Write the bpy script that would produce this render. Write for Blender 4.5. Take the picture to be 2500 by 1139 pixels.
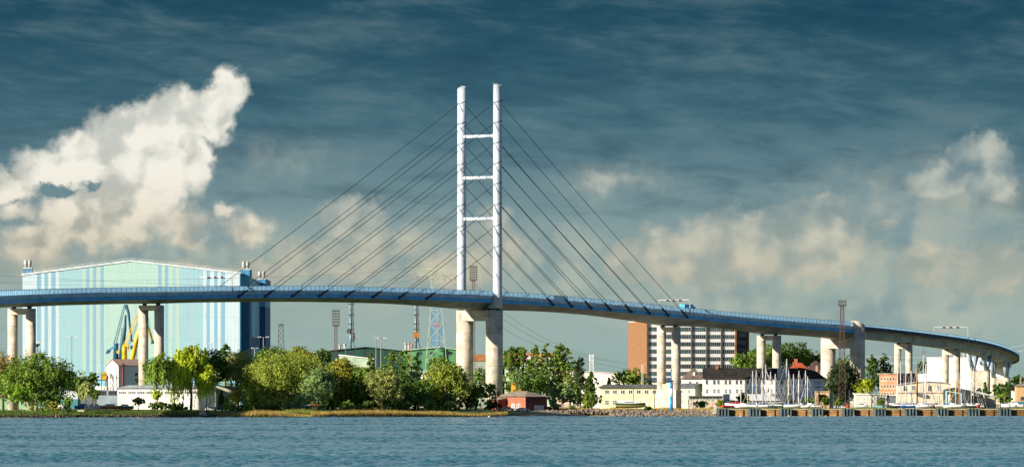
import bpy, math, random
import numpy as np
from mathutils import Vector, Matrix

# ------------------------------------------------------------------ scene, camera, light
for o in list(bpy.data.objects): bpy.data.objects.remove(o, do_unlink=True)
SC = bpy.context.scene
COL = SC.collection
F = 15120.0; H = 4.7; VH = 985.0; UC = 1250.0       # telephoto: focal length in photo pixels, eye height, horizon row
def W(u, v, Y): return Vector(((u-UC)*Y/F, Y, H+(VH-v)*Y/F))
def X_(u, Y): return (u-UC)*Y/F
def Z_(v, Y): return H+(VH-v)*Y/F

cam = bpy.data.cameras.new('camera'); co = bpy.data.objects.new('camera', cam); COL.objects.link(co)
co.location = (0, 0, H); co.rotation_euler = (math.radians(90), 0, 0)
cam.sensor_width = 36; cam.lens = F/2500*36; cam.shift_y = (VH-569.5)/2500
cam.clip_start = 1; cam.clip_end = 30000
SC.camera = co
SC.view_settings.view_transform = 'Standard'; SC.view_settings.look = 'None'
SC.view_settings.exposure = 1.05; SC.view_settings.gamma = 1

SUN_AZ, SUN_EL = 57.0, 18.0                             # degrees left of straight behind the camera, elevation
S = Vector((-math.sin(math.radians(SUN_AZ))*math.cos(math.radians(SUN_EL)), -math.cos(math.radians(SUN_AZ))*math.cos(math.radians(SUN_EL)), math.sin(math.radians(SUN_EL))))
sl = bpy.data.lights.new('sun', 'SUN'); so = bpy.data.objects.new('sun', sl); COL.objects.link(so)
sl.energy = 5.0; sl.angle = math.radians(0.5); sl.color = (1.0, 0.89, 0.74)
so.rotation_euler = S.to_track_quat('Z', 'Y').to_euler(); so.location = (-200, -100, 300)

def lin(r, g, b):
    return tuple(((c/255)/12.92 if c/255 <= 0.04045 else ((c/255+0.055)/1.055)**2.4) for c in (r, g, b))

# node helpers
class NT:
    def __init__(s, tree): s.t = tree; s.n = tree.nodes; s.l = tree.links
    def put(s, sock, v):
        if isinstance(v, bpy.types.NodeSocket): s.l.new(v, sock)
        elif v is not None: sock.default_value = v
    def m(s, op, a, b=None, c=None, clamp=False):
        n = s.n.new('ShaderNodeMath'); n.operation = op; n.use_clamp = clamp
        s.put(n.inputs[0], a); s.put(n.inputs[1], b)
        if c is not None: s.put(n.inputs[2], c)
        return n.outputs[0]
    def vm(s, op, a, b=None):
        n = s.n.new('ShaderNodeVectorMath'); n.operation = op
        s.put(n.inputs[0], a); s.put(n.inputs[1], b)
        return n.outputs['Value'] if op in ('LENGTH', 'DOT_PRODUCT', 'DISTANCE') else n.outputs[0]
    def xyz(s, a, b, c=0.0):
        n = s.n.new('ShaderNodeCombineXYZ'); s.put(n.inputs[0], a); s.put(n.inputs[1], b); s.put(n.inputs[2], c); return n.outputs[0]
    def noise(s, vec, scale, detail=4, rough=0.55, dist=0.0):
        n = s.n.new('ShaderNodeTexNoise'); s.put(n.inputs['Vector'], vec); n.inputs['Scale'].default_value = scale
        n.inputs['Detail'].default_value = detail; n.inputs['Roughness'].default_value = rough; n.inputs['Distortion'].default_value = dist
        return n.outputs['Fac']
    def mr(s, v, a, b, c=0.0, d=1.0, smooth=True):
        n = s.n.new('ShaderNodeMapRange'); n.interpolation_type = 'SMOOTHSTEP' if smooth else 'LINEAR'; n.clamp = True
        s.put(n.inputs[0], v); n.inputs[1].default_value = a; n.inputs[2].default_value = b; n.inputs[3].default_value = c; n.inputs[4].default_value = d
        return n.outputs[0]
    def mix(s, f, a, b, mode='MIX'):
        n = s.n.new('ShaderNodeMix'); n.data_type = 'RGBA'; n.blend_type = mode
        s.put(n.inputs[0], f)
        for sock, v in ((n.inputs[6], a), (n.inputs[7], b)):
            if isinstance(v, tuple) and len(v) == 3: v = v+(1,)
            s.put(sock, v)
        return n.outputs[2]
    def ramp(s, f, stops):
        n = s.n.new('ShaderNodeValToRGB'); s.put(n.inputs[0], f); e = n.color_ramp.elements
        while len(e) < len(stops): e.new(0.5)
        for el, (p, c) in zip(e, stops): el.position = p; el.color = tuple(c)+(1,)
        return n.outputs[0]

# ------------------------------------------------------------------ world: storm bank and cumulus in front, clear Nishita sky elsewhere
wd = bpy.data.worlds.new('World'); SC.world = wd; wd.use_nodes = True
T = NT(wd.node_tree); T.n.clear()
out = T.n.new('ShaderNodeOutputWorld'); bg = T.n.new('ShaderNodeBackground'); T.l.new(bg.outputs[0], out.inputs[0])
sky = T.n.new('ShaderNodeTexSky'); sky.sky_type = 'NISHITA'; sky.sun_disc = False
sky.sun_elevation = math.radians(SUN_EL); sky.sun_rotation = math.atan2(S.x, S.y)
sky.air_density = 0.75; sky.dust_density = 0.15; sky.ozone_density = 3.0
SKY_K = 0.05
tc = T.n.new('ShaderNodeTexCoord'); sep = T.n.new('ShaderNodeSeparateXYZ'); T.l.new(tc.outputs['Generated'], sep.inputs[0])
dx, dy, dz = sep.outputs
az = T.m('ARCTAN2', dx, dy); el = T.m('ARCSINE', dz)
P = T.m('MULTIPLY', az, F/100); Q = T.m('MULTIPLY', el, F/100)     # compass bearing and height, one unit = 0.38 degree
pq = T.xyz(P, Q)
# base gradient by height above the horizon (Q 0..10 in view)
t = T.m('DIVIDE', Q, 16.0, clamp=True)
base = T.ramp(t, [(0.0, lin(146,172,169)), (0.10, lin(156,178,172)), (0.19, lin(158,176,168)), (0.27, lin(132,158,160)), (0.36, lin(94,128,139)), (0.46, lin(64,104,119)), (0.60, lin(36,79,98)), (0.66, lin(44,86,102)), (0.80, lin(100,142,160)), (1.0, lin(168,198,210))])
# low streaky stratus
st = T.noise(T.xyz(T.m('MULTIPLY', P, 0.30), T.m('MULTIPLY', Q, 1.1)), 0.62, 6, 0.58, 0.4)
st2 = T.noise(T.xyz(T.m('MULTIPLY', P, 0.36), T.m('ADD', T.m('MULTIPLY', Q, 1.5), T.m('MULTIPLY', P, 0.1)), 7.0), 1.5, 6, 0.6, 0.3)
stm = T.m('ADD', T.m('MULTIPLY', st, 0.52), T.m('MULTIPLY', st2, 0.48))
dark = T.mr(stm, 0.32, 0.56, 1.0, 0.0); light = T.mr(stm, 0.46, 0.72, 0.0, 1.0)
hi = T.mr(Q, 2.0, 5.5, 0.25, 1.0)
c = T.mix(T.m('MULTIPLY', T.m('MULTIPLY', dark, hi), 0.45), base, lin(12,54,78))
c = T.mix(T.m('MULTIPLY', T.m('MULTIPLY', light, hi), 0.5), c, lin(112,136,142))
# cumulus: warped blobs
def warp(amp, sc, det, seed):
    n = T.n.new('ShaderNodeTexNoise'); T.put(n.inputs['Vector'], T.vm('ADD', pq, (seed, seed*2, 0.0))); n.inputs['Scale'].default_value = sc; n.inputs['Detail'].default_value = det
    n.inputs['Roughness'].default_value = 0.6
    o = T.vm('SUBTRACT', n.outputs['Color'], (0.5, 0.5, 0.5))
    return T.vm('MULTIPLY', o, (amp, amp, 0.0))
wp = T.vm('ADD', pq, T.vm('ADD', warp(0.8, 0.9, 2, 3.0), warp(0.36, 3.4, 6, 11.0)))
def blobs(lst):
    cur = None
    for (u, v, ru, rv, w) in lst:
        d = T.vm('SUBTRACT', wp, ((u-UC)/100, (VH-v)/100, 0.0))
        d = T.vm('MULTIPLY', d, (100/ru, 100/rv, 0.0))
        k = T.m('MULTIPLY', T.m('SUBTRACT', 1.0, T.vm('LENGTH', d)), w)
        if cur is None: cur = k
        else:
            n = T.n.new('ShaderNodeMath'); n.operation = 'SMOOTH_MAX'; T.put(n.inputs[0], cur); T.put(n.inputs[1], k); n.inputs[2].default_value = 0.15; cur = n.outputs[0]
    return cur
SOFT = [(870,545,110,80,1),(800,640,190,60,.9),(950,600,110,60,.7),(1205,585,85,95,1),(1120,660,140,55,.9),(1540,645,75,60,1.1),(1660,625,170,80,1),(1820,590,190,95,1),(1990,590,170,120,1),
        (1965,515,90,45,1),(2028,478,50,22,1.0),(2385,395,115,85,1.15),(2300,445,100,50,1),(2445,430,60,85,1),(2160,540,48,20,1.1),(2260,645,90,75,1),(2345,628,80,32,1),(1500,450,110,30,.5),
        (2420,650,120,90,.7),(480,660,110,30,.8),(640,665,110,40,.9),(90,640,150,50,.6),(1600,560,60,25,.5),(1720,655,200,60,.7)]
BRIGHT = [(560,222,52,70,1),(528,285,62,95,1),(450,285,95,85,1),(375,320,110,80,1),(290,345,100,95,1),(205,400,125,100,1),(120,425,110,75,1),(20,460,110,52,1),(40,520,70,30,.5),(350,420,180,120,1.1),(470,400,62,105,1),
          (300,500,160,85,1),(200,545,170,75,.9),(90,590,120,55,.8),(300,575,120,55,.6),(600,558,85,58,.62),(455,575,62,48,.5),(545,520,40,22,.5),(420,540,120,60,.55)]
GREY = [(1720,740,300,90,.8),(2200,760,360,90,.8),(1750,650,300,120,.9),(2150,560,290,170,.9),(2330,480,240,130,.8),(60,640,170,70,.8),(260,620,240,70,.9),(520,600,220,90,.9),(950,640,300,120,.9),(1350,640,220,110,.8),(1500,450,150,50,.5),(700,400,160,60,.35)]
HOLE = [(140,474,62,20,.9),(215,458,40,13,.85)]
cg = blobs(GREY); cs = blobs(SOFT); cb = blobs(BRIGHT); ch = blobs(HOLE)
fine = T.noise(pq, 2.6, 8, 0.62, 0.2)
fo = T.m('SUBTRACT', fine, 0.5)
big = T.m('SUBTRACT', T.noise(pq, 0.8, 3, 0.5), 0.5)
# relief: noise sampled toward the light, up and to the left
rel = T.m('SUBTRACT', T.noise(wp, 0.8, 3, 0.45), T.noise(T.vm('ADD', wp, (-0.25, 0.25, 0.0)), 0.8, 3, 0.45))
sh = T.mr(T.m('ADD', rel, T.m('MULTIPLY', big, 0.12)), -0.16, 0.10, 0.0, 1.0)
al_s = T.mr(T.m('ADD', cs, T.m('MULTIPLY', fo, 0.9)), -0.02, 0.36)
al_b = T.mr(T.m('SUBTRACT', T.m('ADD', cb, T.m('MULTIPLY', fo, 0.55)), T.m('MAXIMUM', T.m('MULTIPLY', ch, 0.62), 0.0)), -0.02, 0.42)
low = T.mr(Q, 2.8, 6.0)
cs_hi = T.mix(T.mr(Q, 2.0, 6.0), lin(212,198,170), lin(208,210,196)); cs_lo = T.mix(low, lin(166,172,160), lin(116,140,146))
shs = T.mr(T.m('ADD', T.m('MULTIPLY', rel, 0.5), T.m('MULTIPLY', big, 0.5)), -0.14, 0.13, 0.0, 1.0)
ccol = T.mix(T.m('MULTIPLY', shs, T.mr(cs, 0.0, 0.6, 0.35, 1.0)), cs_lo, cs_hi)
c = T.mix(T.m('MULTIPLY', T.mr(T.m('ADD', cg, T.m('MULTIPLY', fo, 0.5)), -0.3, 0.9), 0.75), c, T.mix(T.mr(T.m('ADD', big, T.m('MULTIPLY', rel, 0.6)), -0.2, 0.2), lin(128,152,156), lin(182,188,174)))
c = T.mix(T.m('MULTIPLY', al_s, 0.74), c, ccol)
cb_hi = T.mix(T.mr(Q, 3.2, 6.0), lin(226,213,186), lin(244,240,228)); cb_lo = T.mix(T.mr(Q, 3.2, 6.5), lin(166,164,150), lin(196,200,192))
bc = T.mix(sh, cb_lo, cb_hi)
bc = T.mix(T.mr(cb, 0.0, 0.35, 0.35, 0.0), bc, lin(150,160,158))
c = T.mix(T.m('MULTIPLY', al_b, T.mr(Q, 3.3, 5.0, 0.72, 1.0)), c, bc)
front = T.m('MULTIPLY', T.mr(dy, 0.0, 0.5), T.mr(el, 0.16, 0.45, 1.0, 0.0))
skyc = T.vm('MULTIPLY', sky.outputs[0], (SKY_K, SKY_K, SKY_K))
c = T.vm('MULTIPLY', c, (0.483, 0.483, 0.483))
T.l.new(T.mix(front, skyc, c), bg.inputs[0]); bg.inputs[1].default_value = 1.0

# ------------------------------------------------------------------ materials
MATS = {}
def mat(name, col, rough=0.8, var=0.15, vs=0.3, metal=0.0, bump=0.0, bs=2.0, spec=0.3, stain=0.0, stretch=(1,1,1), col2=None, island=0.0, transl=0.0, alpha=1.0, jn=0.0, js=0.6):
    if name in MATS: return MATS[name]
    m = bpy.data.materials.new(name); m.use_nodes = True; t = NT(m.node_tree); b = t.n['Principled BSDF']
    b.inputs['Roughness'].default_value = rough; b.inputs['Metallic'].default_value = metal; b.inputs['Specular IOR Level'].default_value = spec
    tcn = t.n.new('ShaderNodeTexCoord'); vec = t.vm('MULTIPLY', tcn.outputs['Object'], tuple(float(x) for x in stretch))
    n1 = t.noise(vec, vs, 6, 0.62)
    c2 = col2 or tuple(x*(1-min(0.9, 2.2*var)) for x in col)
    cc = t.mix(t.mr(n1, 0.3, 0.72), tuple(min(1, x*(1+var*0.6)) for x in col), c2)
    if stain > 0:
        n2 = t.noise(t.vm('MULTIPLY', tcn.outputs['Object'], (1.0, 1.0, 0.12)), 0.9, 5, 0.7)
        cc = t.mix(t.m('MULTIPLY', t.mr(n2, 0.5, 0.75), stain), cc, tuple(x*0.45 for x in col))
    if jn > 0:
        sp_ = t.n.new('ShaderNodeSeparateXYZ'); t.l.new(tcn.outputs['Object'], sp_.inputs[0])
        ln = t.m('LESS_THAN', t.m('FRACT', t.m('DIVIDE', sp_.outputs[2], jn)), 0.022)
        cc = t.mix(t.m('MULTIPLY', ln, js), cc, (0.10,0.08,0.05))
    if island > 0:
        g = t.n.new('ShaderNodeNewGeometry')
        cc = t.mix(t.m('MULTIPLY', g.outputs['Random Per Island'], island), cc, tuple(x*0.35 for x in col))
        cc = t.mix(t.m('MULTIPLY', t.mr(g.outputs['Random Per Island'], 0.7, 1.0), 0.35*island), cc, tuple(min(1, x*1.7) for x in col))
    t.put(b.inputs['Base Color'], cc)
    if transl > 0:
        tr = t.n.new('ShaderNodeBsdfTranslucent'); t.put(tr.inputs['Color'], cc)
        ms = t.n.new('ShaderNodeMixShader'); ms.inputs[0].default_value = transl
        t.l.new(b.outputs[0], ms.inputs[1]); t.l.new(tr.outputs[0], ms.inputs[2]); t.l.new(ms.outputs[0], t.n['Material Output'].inputs[0])
    if alpha < 1: b.inputs['Alpha'].default_value = alpha
    if bump > 0:
        bn = t.n.new('ShaderNodeBump'); bn.inputs['Strength'].default_value = bump; bn.inputs['Distance'].default_value = 0.3
        t.put(bn.inputs['Height'], t.noise(vec, bs, 5, 0.6)); t.l.new(bn.outputs[0], b.inputs['Normal'])
    MATS[name] = m; return m

def brick(name, c1, c2, mortar, scale=1.0, bw=0.5, rh=0.15):
    if name in MATS: return MATS[name]
    m = bpy.data.materials.new(name); m.use_nodes = True; t = NT(m.node_tree); b = t.n['Principled BSDF']; b.inputs['Roughness'].default_value = 0.9
    tcn = t.n.new('ShaderNodeTexCoord'); sp = t.n.new('ShaderNodeSeparateXYZ'); t.l.new(tcn.outputs['Object'], sp.inputs[0])
    v = t.xyz(t.m('ADD', sp.outputs[0], sp.outputs[1]), sp.outputs[2])
    bt = t.n.new('ShaderNodeTexBrick'); t.put(bt.inputs['Vector'], v); bt.inputs['Scale'].default_value = scale
    bt.inputs['Color1'].default_value = c1+(1,); bt.inputs['Color2'].default_value = c2+(1,); bt.inputs['Mortar'].default_value = mortar+(1,)
    bt.inputs['Brick Width'].default_value = bw; bt.inputs['Row Height'].default_value = rh; bt.inputs['Mortar Size'].default_value = 0.012
    n = t.noise(t.vm('MULTIPLY', tcn.outputs['Object'], (0.4, 0.4, 1.2)), 0.8, 7, 0.7)
    t.put(b.inputs['Base Color'], t.mix(t.m('MULTIPLY', t.mr(n, 0.45, 0.72), 0.65), bt.outputs[0], tuple(x*0.45 for x in c1)))
    MATS[name] = m; return m

def stripes(name, bands, x0, x1, rough=0.6):
    """vertical paint bands along object x; bands = [(x start, colour)]"""
    if name in MATS: return MATS[name]
    m = bpy.data.materials.new(name); m.use_nodes = True; t = NT(m.node_tree); b = t.n['Principled BSDF']; b.inputs['Roughness'].default_value = rough
    tcn = t.n.new('ShaderNodeTexCoord'); sp = t.n.new('ShaderNodeSeparateXYZ'); t.l.new(tcn.outputs['Object'], sp.inputs[0])
    f = t.m('DIVIDE', t.m('SUBTRACT', sp.outputs[0], x0), x1-x0)
    # split in two ramps (32 stops each)
    half = 20; a, bb = bands[:half], bands[half:]
    def rp(bs_):
        n = t.n.new('ShaderNodeValToRGB'); n.color_ramp.interpolation = 'CONSTANT'; t.put(n.inputs[0], f); e = n.color_ramp.elements
        while len(e) < len(bs_): e.new(0.5)
        for el_, (p, c_) in zip(e, bs_): el_.position = (p-x0)/(x1-x0); el_.color = c_+(1,)
        return n.outputs[0]
    cc = rp(a)
    if bb: cc = t.mix(t.m('GREATER_THAN', f, (bb[0][0]-x0)/(x1-x0)), cc, rp(bb))
    n = t.noise(t.vm('MULTIPLY', tcn.outputs['Object'], (1.6, 1.6, 0.25)), 1.0, 6, 0.7)
    cc = t.mix(t.m('MULTIPLY', t.mr(n, 0.35, 0.75), 0.28), cc, (0.30, 0.38, 0.40))
    n3 = t.noise(t.vm('MULTIPLY', tcn.outputs['Object'], (0.08, 0.08, 0.06)), 1.0, 3, 0.5)
    cc = t.mix(t.m('MULTIPLY', t.mr(n3, 0.4, 0.7), 0.14), cc, (0.3, 0.42, 0.48))
    seam = t.m('MAXIMUM', t.m('LESS_THAN', t.m('FRACT', t.m('DIVIDE', sp.outputs[0], 1.9)), 0.10), t.m('LESS_THAN', t.m('FRACT', t.m('DIVIDE', sp.outputs[2], 11.7)), 0.022))
    cc = t.mix(t.m('MULTIPLY', seam, 0.22), cc, (0.12, 0.2, 0.24))
    n4 = t.noise(t.vm('MULTIPLY', tcn.outputs['Object'], (0.5, 0.5, 0.03)), 1.0, 6, 0.75)
    cc = t.mix(t.m('MULTIPLY', t.mr(n4, 0.5, 0.72), 0.30), cc, (0.16, 0.22, 0.23))
    t.put(b.inputs['Base Color'], cc)
    bn = t.n.new('ShaderNodeBump'); bn.inputs['Strength'].default_value = 0.3; bn.inputs['Distance'].default_value = 0.2
    t.put(bn.inputs['Height'], t.noise(t.vm('MULTIPLY', tcn.outputs['Object'], (2.2, 2.2, 0.5)), 1.0, 3, 0.6)); t.l.new(bn.outputs[0], b.inputs['Normal'])
    MATS[name] = m; return m

# ------------------------------------------------------------------ mesh building
class MB:
    def __init__(s): s.v = []; s.f = []; s.mi = []; s.cur = 0; s.sm = []
    def mat(s, i): s.cur = i; return s
    def add(s, vs, fs, smooth=False):
        o = len(s.v); s.v += [tuple(p) for p in vs]
        for f in fs: s.f.append(tuple(i+o for i in f)); s.mi.append(s.cur); s.sm.append(smooth)
        return s
    def box(s, x0, x1, y0, y1, z0, z1):
        return s.add([(x0,y0,z0),(x1,y0,z0),(x1,y1,z0),(x0,y1,z0),(x0,y0,z1),(x1,y0,z1),(x1,y1,z1),(x0,y1,z1)],
                     [(0,3,2,1),(4,5,6,7),(0,1,5,4),(1,2,6,5),(2,3,7,6),(3,0,4,7)])
    def tube(s, pts, rad, n=6, cap=True, smooth=True):
        pts = [Vector(p) for p in pts]
        if not isinstance(rad, (list, tuple)): rad = [rad]*len(pts)
        o = []; prev = None
        for i, p in enumerate(pts):
            d = (pts[min(i+1, len(pts)-1)]-pts[max(i-1, 0)]).normalized()
            a = Vector((0,0,1)) if abs(d.z) < 0.9 else Vector((1,0,0))
            x = d.cross(a).normalized()
            if prev is not None and x.dot(prev) < 0: x = -x
            y = d.cross(x).normalized(); prev = x
            for k in range(n):
                t_ = 2*math.pi*(k+0.5)/n; o.append(p+(x*math.cos(t_)+y*math.sin(t_))*rad[i])
        fs = [(i*n+k, i*n+(k+1)%n, (i+1)*n+(k+1)%n, (i+1)*n+k) for i in range(len(pts)-1) for k in range(n)]
        if cap: fs += [tuple(range(n))[::-1], tuple((len(pts)-1)*n+k for k in range(n))]
        return s.add(o, fs, smooth and n > 4)
    def bar(s, a, b, r): return s.tube([a, b], r, 4)
    def cyl(s, x, y, z0, z1, r, n=24, r1=None):
        return s.tube([(x,y,z0),(x,y,z1)], [r, r if r1 is None else r1], n)
    def prism(s, poly, y0, y1):
        """poly in xz, extruded along y"""
        n = len(poly)
        return s.add([(x,y0,z) for x,z in poly]+[(x,y1,z) for x,z in poly], [tuple(range(n)), tuple(range(2*n-1, n-1, -1))]+[(i, i+n, (i+1)%n+n, (i+1)%n) for i in range(n)])
    def prismx(s, poly, x0, x1):
        n = len(poly)
        return s.add([(x0,y,z) for y,z in poly]+[(x1,y,z) for y,z in poly], [tuple(range(n))[::-1], tuple(range(n, 2*n))]+[(i, (i+1)%n, (i+1)%n+n, i+n) for i in range(n)])
    def lathe(s, prof, x=0, y=0, n=16):
        vs = []; 
        for r, z in prof: vs += [(x+r*math.cos(2*math.pi*k/n), y+r*math.sin(2*math.pi*k/n), z) for k in range(n)]
        fs = [(i*n+k, i*n+(k+1)%n, (i+1)*n+(k+1)%n, (i+1)*n+k) for i in range(len(prof)-1) for k in range(n)]
        fs += [tuple(range(n))[::-1], tuple((len(prof)-1)*n+k for k in range(n))]
        return s.add(vs, fs, True)
    def sweep(s, secs):
        """secs: list of rings of equal length"""
        n = len(secs[0]); vs = [p for r in secs for p in r]
        fs = [(i*n+k, (i+1)*n+k, (i+1)*n+(k+1)%n, i*n+(k+1)%n) for i in range(len(secs)-1) for k in range(n)]
        fs += [tuple(range(n)), tuple((len(secs)-1)*n+k for k in range(n))[::-1]]
        return s.add(vs, fs)
    def rot(s, ang, org=(0,0,0), start=0):
        c_, s_ = math.cos(ang), math.sin(ang)
        for i in range(start, len(s.v)):
            x, y, z = s.v[i]; x -= org[0]; y -= org[1]; s.v[i] = (org[0]+x*c_-y*s_, org[1]+x*s_+y*c_, z)
        return s
    def build(s, name, mats, parent=None, fix=True):
        me = bpy.data.meshes.new(name); me.from_pydata(s.v, [], s.f); me.validate(clean_customdata=False)
        for m_ in (mats if isinstance(mats, (list, tuple)) else [mats]): me.materials.append(m_)
        if len(me.polygons) == len(s.f):
            me.polygons.foreach_set('material_index', s.mi); me.polygons.foreach_set('use_smooth', s.sm)
        if fix:
            import bmesh
            bm = bmesh.new(); bm.from_mesh(me); bmesh.ops.recalc_face_normals(bm, faces=bm.faces); bm.to_mesh(me); bm.free()
        o = bpy.data.objects.new(name, me); COL.objects.link(o)
        if parent: o.parent = parent
        return o

def tag(o, label=None, cat=None, group=None, kind=None):
    if label: o['label'] = label
    if cat: o['category'] = cat
    if group: o['group'] = group
    if kind: o['kind'] = kind
    return o
def thing(name, label, cat, loc=(0,0,0), rz=0.0, group=None):
    o = bpy.data.objects.new(name, None); COL.objects.link(o); o.location = loc; o.rotation_euler = (0,0,rz)
    o.empty_display_size = 0.5
    return tag(o, label, cat, group)
def copy_tree(o, parent=None):
    c_ = o.copy(); COL.objects.link(c_); c_.parent = parent
    for ch_ in list(o.children): copy_tree(ch_, c_)
    return c_

# ------------------------------------------------------------------ ground and water
SHX = [(-260,2085),(-170,2110),(-90,2145),(-40,2185),(-8,2225),(8,2280),(30,2300),(90,2300),(420,2300)]
def shore(x):
    for (a, ya), (b, yb) in zip(SHX, SHX[1:]):
        if x <= b: return ya+(yb-ya)*max(0, (x-a))/(b-a)
    return SHX[-1][1]
QX0 = X_(1749, 2300)
def gz(x, y):
    """height of the land"""
    d = y-shore(x)
    if x > QX0-1: return 2.85 if d > 0.3 else -3
    pts = [(-12,-1.5),(0,0.0),(3,0.55),(9,0.9),(16,1.7),(40,2.2),(90,2.7),(160,2.9),(4000,3.0)] if x < 10 else [(-12,-1.5),(0,0.0),(8,0.5),(16,1.1),(26,2.3),(60,2.8),(4000,3.0)]
    if d <= pts[0][0]: return pts[0][1]
    for (a, za), (b, zb) in zip(pts, pts[1:]):
        if d <= b: return za+(zb-za)*(d-a)/(b-a)
    return 3.0
# ground sheet
rng = np.random.default_rng(5)
def make_ground():
    xs = np.concatenate([[-6000,-2500,-900,-450], np.arange(-260, 420, 3.0), [500,900,2500,6000]])
    ds = np.concatenate([np.arange(-12, 40, 1.3), np.arange(40, 200, 6), [220,300,400,600,900,1500,3000,6000,12000]])
    vs = []; 
    for d in ds:
        for x in xs:
            y = shore(x)+d
            z = gz(x, y)
            if d < 60 and x < QX0-2: z += 0.16*math.sin(x*0.9+d)*math.sin(x*0.37-d*0.6)+0.12*random.uniform(-1,1)
            vs.append((x, y, z))
    n = len(xs); fs = [(i*n+k, i*n+k+1, (i+1)*n+k+1, (i+1)*n+k) for i in range(len(ds)-1) for k in range(n-1)]
    me = bpy.data.meshes.new('ground'); me.from_pydata(vs, [], fs)
    o = bpy.data.objects.new('ground', me); COL.objects.link(o); o['kind'] = 'structure'
    m = bpy.data.materials.new('ground_mat'); m.use_nodes = True; t = NT(m.node_tree); b = t.n['Principled BSDF']; b.inputs['Roughness'].default_value = 0.95
    tcn = t.n.new('ShaderNodeTexCoord'); sp = t.n.new('ShaderNodeSeparateXYZ'); t.l.new(tcn.outputs['Object'], sp.inputs[0])
    n1 = t.noise(tcn.outputs['Object'], 0.35, 6, 0.65); n2 = t.noise(tcn.outputs['Object'], 0.06, 4, 0.5)
    grass = t.mix(t.mr(n1, 0.35, 0.7), (0.11,0.17,0.02), (0.19,0.20,0.05))
    grass = t.mix(t.mr(n2, 0.45, 0.6), grass, (0.075,0.12,0.025))
    sand = t.mix(t.mr(n1, 0.35, 0.7), (0.38,0.31,0.19), (0.20,0.16,0.10))
    mud = t.mix(t.mr(n1, 0.4, 0.62), (0.05,0.04,0.03), (0.16,0.12,0.08))
    wet = t.mr(t.m('ADD', sp.outputs[2], t.m('MULTIPLY', n1, 0.9)), 1.05, 1.6)
    c_ = t.mix(wet, mud, grass)
    c_ = t.mix(t.mr(sp.outputs[0], 3.0, 9.0), c_, sand)
    yard = t.mr(t.m('ADD', sp.outputs[0], t.m('MULTIPLY', n2, 30.0)), 95.0, 105.0)
    c_ = t.mix(t.m('MULTIPLY', yard, 0.6), c_, grass)
    t.put(b.inputs['Base Color'], c_)
    me.materials.append(m)
make_ground()

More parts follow.
